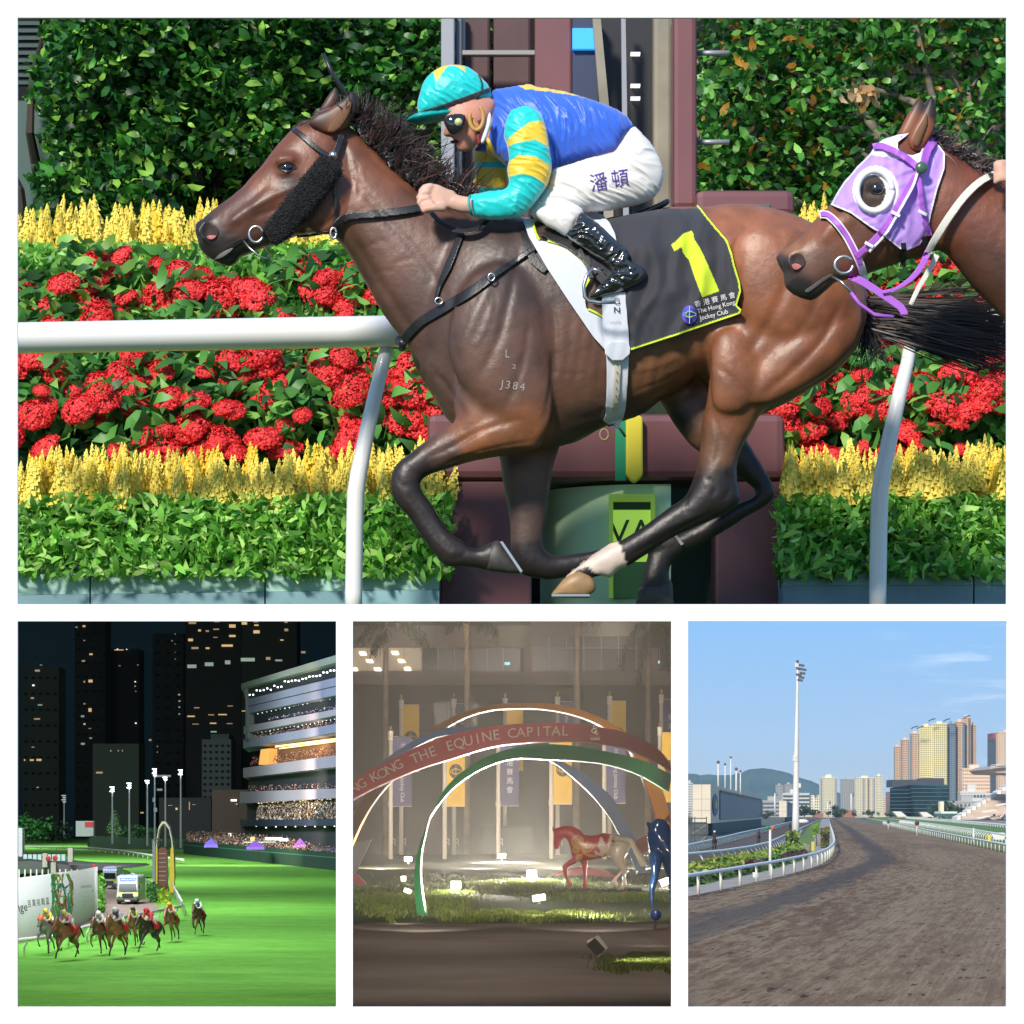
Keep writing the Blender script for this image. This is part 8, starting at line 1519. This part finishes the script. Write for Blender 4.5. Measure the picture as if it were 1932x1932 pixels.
v=remesh('body',[inflate(kk([(1625,250),(1645,262),(1690,290),(1740,240),(1790,232),(1850,255),(1905,320),(1935,400),(2100,420),(2120,800),(1980,900),(1930,960),(1890,940),(1860,880),(1820,760),(1790,700),(1740,720),(1700,690),(1670,640),(1655,540),(1640,440),(1655,360),(1630,300)]),dS2,.10,1.3,.9),
 inflate(kk([(1680,620),(1670,760),(1690,880),(1665,1010),(1672,1150),(1690,1290),(1720,1290),(1730,1100),(1760,980),(1790,860),(1820,700),(1760,620)]),dS2,.045,1.1,.9,off=-.05),inflate(kk([(1880,780),(1890,980),(1905,1200),(1915,1400),(1960,1400),(1980,1100),(2000,800)]),dS2,.045,1.2,.9,off=.06)],.009,mat('statue_dark',(.015,.035,.08),.12,spec=.8,coat=1,var=1,vs=5,vc=(.03,.12,.35)),s2,smooth=1)
o=MB().sphere(P(1237,1726,dS2-.08),.03,18,12).build('ball',mat('ball_blue',(.03,.10,.45),.25,coat=.5),s2,True); MB().tube([P(1236,1734,dS2),P(1235,1766,dS2)],.006,6).build('support_rod',mat('rod_dark',(.05,.05,.05),.5),s2)
# ground floodlights
hous=mat('lamp_housing',(.5,.47,.42),.5); facem=mat('lamp_face',(1,1,1),.3,emit=(1,.95,.82),es=30); facew=mat('lamp_face_soft',(1,1,1),.3,emit=(1,.95,.8),es=3)
def fl(label,x,y,w_,h_,face,W,dirv,on=True,tilt=0,ang=130):
    d=gd(HB,y+h_*.5+5); s=d/FP; c0=P(x,y,d); e=empty('ground_floodlight',tuple(B_(x,y+h_*.5+5)),label,'floodlight')
    hb2=MB().box((-w_/2*s,.01,-h_/2*s),(w_/2*s,.10,h_/2*s)).build('housing',hous,e,at=(0,0,0)); hb2.location=c0-e.location; hb2.rotation_euler=(0,tilt,0); bevel(hb2,.008)
    f_=MB().box((-w_*.44*s,-.004,-h_*.42*s),(w_*.44*s,.012,h_*.42*s)).build('lens',face,e,at=(0,0,0)); f_.location=c0-e.location; f_.rotation_euler=(0,tilt,0)
    MB().tube([(c0[0],c0[1]+.05,c0[2]-h_/2*s),(c0[0],c0[1]+.05,ZB)],.012,6).build('stem',hous,e)
    if W:
        l=spot('night_spot',(c0[0],c0[1]-.05,c0[2]),Vector(c0)+Vector(dirv),W,ang,.05,(1,.93,.8),.6); l.parent=e; l.location=Vector((c0[0],c0[1]-.05,c0[2]))-e.location
    return e
fl('dazzling round floodlight in the centre of the dark lawn',1003,1649,20,15,facem,1050,(0,-1,.1),ang=70); fl('dazzling floodlight far back among the poles',947,1615,15,10,facem,480,(0,-1,.1),ang=60); fl('bright square floodlight left of centre on the lawn',860,1670,20,16,facem,500,(0,-1,.1),ang=50)
fl('bright oval floodlight at the foot of the left poles',770,1621,15,9,facem,60,(.3,-.2,1.2)); fl('small lamp box beside the pale arch leg, upper one',761,1658,10,11,facew,6,(.6,.2,1)); fl('small tilted lamp box beside the pale arch leg, lower one',769,1681,16,9,facew,14,(.3,-.6,1),tilt=.4)
fl('white slatted lamp head below the centre lamp',1017,1694,27,14,facew,8,(0,-.6,.7),tilt=-.15); fl('bright lamp behind the dark statue at the right edge',1257,1663,24,14,facem,30,(-.3,-.6,.6),tilt=-.35)
e=empty('ground_floodlight',tuple(B_(1128,1806)),'large tilted lamp housing turned away in the right foreground','floodlight'); dL=gd(HB,1806); c0=P(1127,1785,dL)
o=MB().prism([(-.045,0,-.022),(.045,0,-.022),(.038,0,.03),(-.03,0,.034)],(0,.06,0)).build('housing',mat('housing_cream',(.75,.70,.58),.5),e,at=(0,0,0)); o.location=c0-e.location; o.rotation_euler=(0,math.radians(48),0); bevel(o,.004)
o=MB().box((-.03,-.006,-.02),(.036,.0,.028)).build('back_plate',mat('housing_dark',(.07,.06,.055),.6),e,at=(0,0,0)); o.location=c0-e.location+Vector((-.012,-.004,-.004)); o.rotation_euler=(0,math.radians(48),0)
MB().tube([P(1132,1796,dL),P(1130,1806,dL)],.01,6).build('stem',hous,e)
# unseen spots near the ground that light lawn, banners and arches
for (x,y,up,tg,W) in ((1190,1822,.10,(1215,1822),5),(700,1690,.15,(740,1700),9),(1200,1690,.2,(1240,1695),8)):
    p=B_(x,y,up); q=B_(*tg); l=spot('night_spot',p,q,W,150,.02,(1,.95,.7))
for (x,W,t) in ((720,340,(760,1420)),(900,340,(930,1400)),(1060,340,(1060,1400)),(1220,340,(1200,1390))):
    p=B_(x,1640,.05); spot('night_spot',p,P(t[0],t[1],dFr),W*2.0,75,.05,(1,.88,.72))
for (x,y,W) in ((760,1745,190),(1010,1735,230),(1190,1740,170)):
    p=B_(x,y,.04); spot('night_spot',p,P(x+20,1400,28),W*.04,75,.04,(1,.88,.74))
hz=MB().box(((653.6-CX)/FP*9,9.2,ZB-.5),((1281.9-CX)/FP*9,44,ZC+2.5))
def hbox():
    V=[]; 
    for d in (8.6,43): 
        for x in (655,1280): V+=[((x-CX)/FP*d,d,ZB-.3),((x-CX)/FP*d,d,P(0,1166,d)[2])]
    return V
o=mk('haze',hbox(),[(0,2,3,1),(4,5,7,6),(0,1,5,4),(2,6,7,3),(0,4,6,2),(1,3,7,5)]); hm=bpy.data.materials.new('glare_haze'); hm.use_nodes=True; t=hm.node_tree; t.nodes.clear(); vp=nd(t,'ShaderNodeVolumePrincipled'); vp.inputs['Color'].default_value=(.9,.87,.82,1); vp.inputs['Density'].default_value=.0085; vp.inputs['Anisotropy'].default_value=.3; ou=nd(t,'ShaderNodeOutputMaterial'); t.links.new(vp.outputs[0],ou.inputs['Volume']); o.data.materials.append(hm); o['kind']='stuff'  # box of haze added to imitate veiling glare round the lamps

area('unseen_area_lamp',((966-CX)/FP*30,27,ZC+2.9),(0,34,ZB+1),110,2.5,(1,.86,.74)); [spot('night_spot',P(px,1168,d),(P(px,1168,d)[0]*.6,d+1,ZB),w_,165,.02,(1,.86,.74)) for px,d,w_ in ((760,11,20),(1150,11.5,20),(960,13,24),(800,15,24),(1140,16,24))]  # unseen overhead lamp and ceiling spots added to lift the forecourt

p=B_(1120,1735,.08); spot('night_spot',p,P(1130,1630,dSt),75,60,.03,(1,.9,.78)); p=B_(1215,1790,.1); spot('night_spot',p,P(1250,1680,dS2),3,80,.03,(1,.9,.78))  # spots added to brighten the two statues

for x_,tx_,ty_ in ((800,740,1460),(1120,1120,1400)): p=B_(x_,1764,.16); spot('night_spot',p,P(tx_,ty_,28),60,62,.03,(1,.88,.76))  # low spots added to brighten the arch fronts

for px_,tx_,ty_,W_3 in ((760,760,1450,260),(960,1000,1420,260),(1160,1140,1560,300)): spot('night_spot',P(px_,1168,16.35),P(tx_,ty_,30),W_3,70,.02,(1,.9,.78))  # unseen ceiling spots added to brighten arches, banners and statue

# ===== air: one even haze round everything ====================================================================
o=MB().box((-5200,-30,-1.1),(5200,10800,170)).build('haze',None); hm=bpy.data.materials.new('haze_far'); hm.use_nodes=True; t=hm.node_tree; t.nodes.clear(); vp=nd(t,'ShaderNodeVolumePrincipled'); vp.inputs['Color'].default_value=(.55,.78,1,1); vp.inputs['Density'].default_value=4.5e-5; vp.inputs['Anisotropy'].default_value=.0; ou=nd(t,'ShaderNodeOutputMaterial'); t.links.new(vp.outputs[0],ou.inputs['Volume']); o.data.materials.append(hm); o['kind']='stuff'
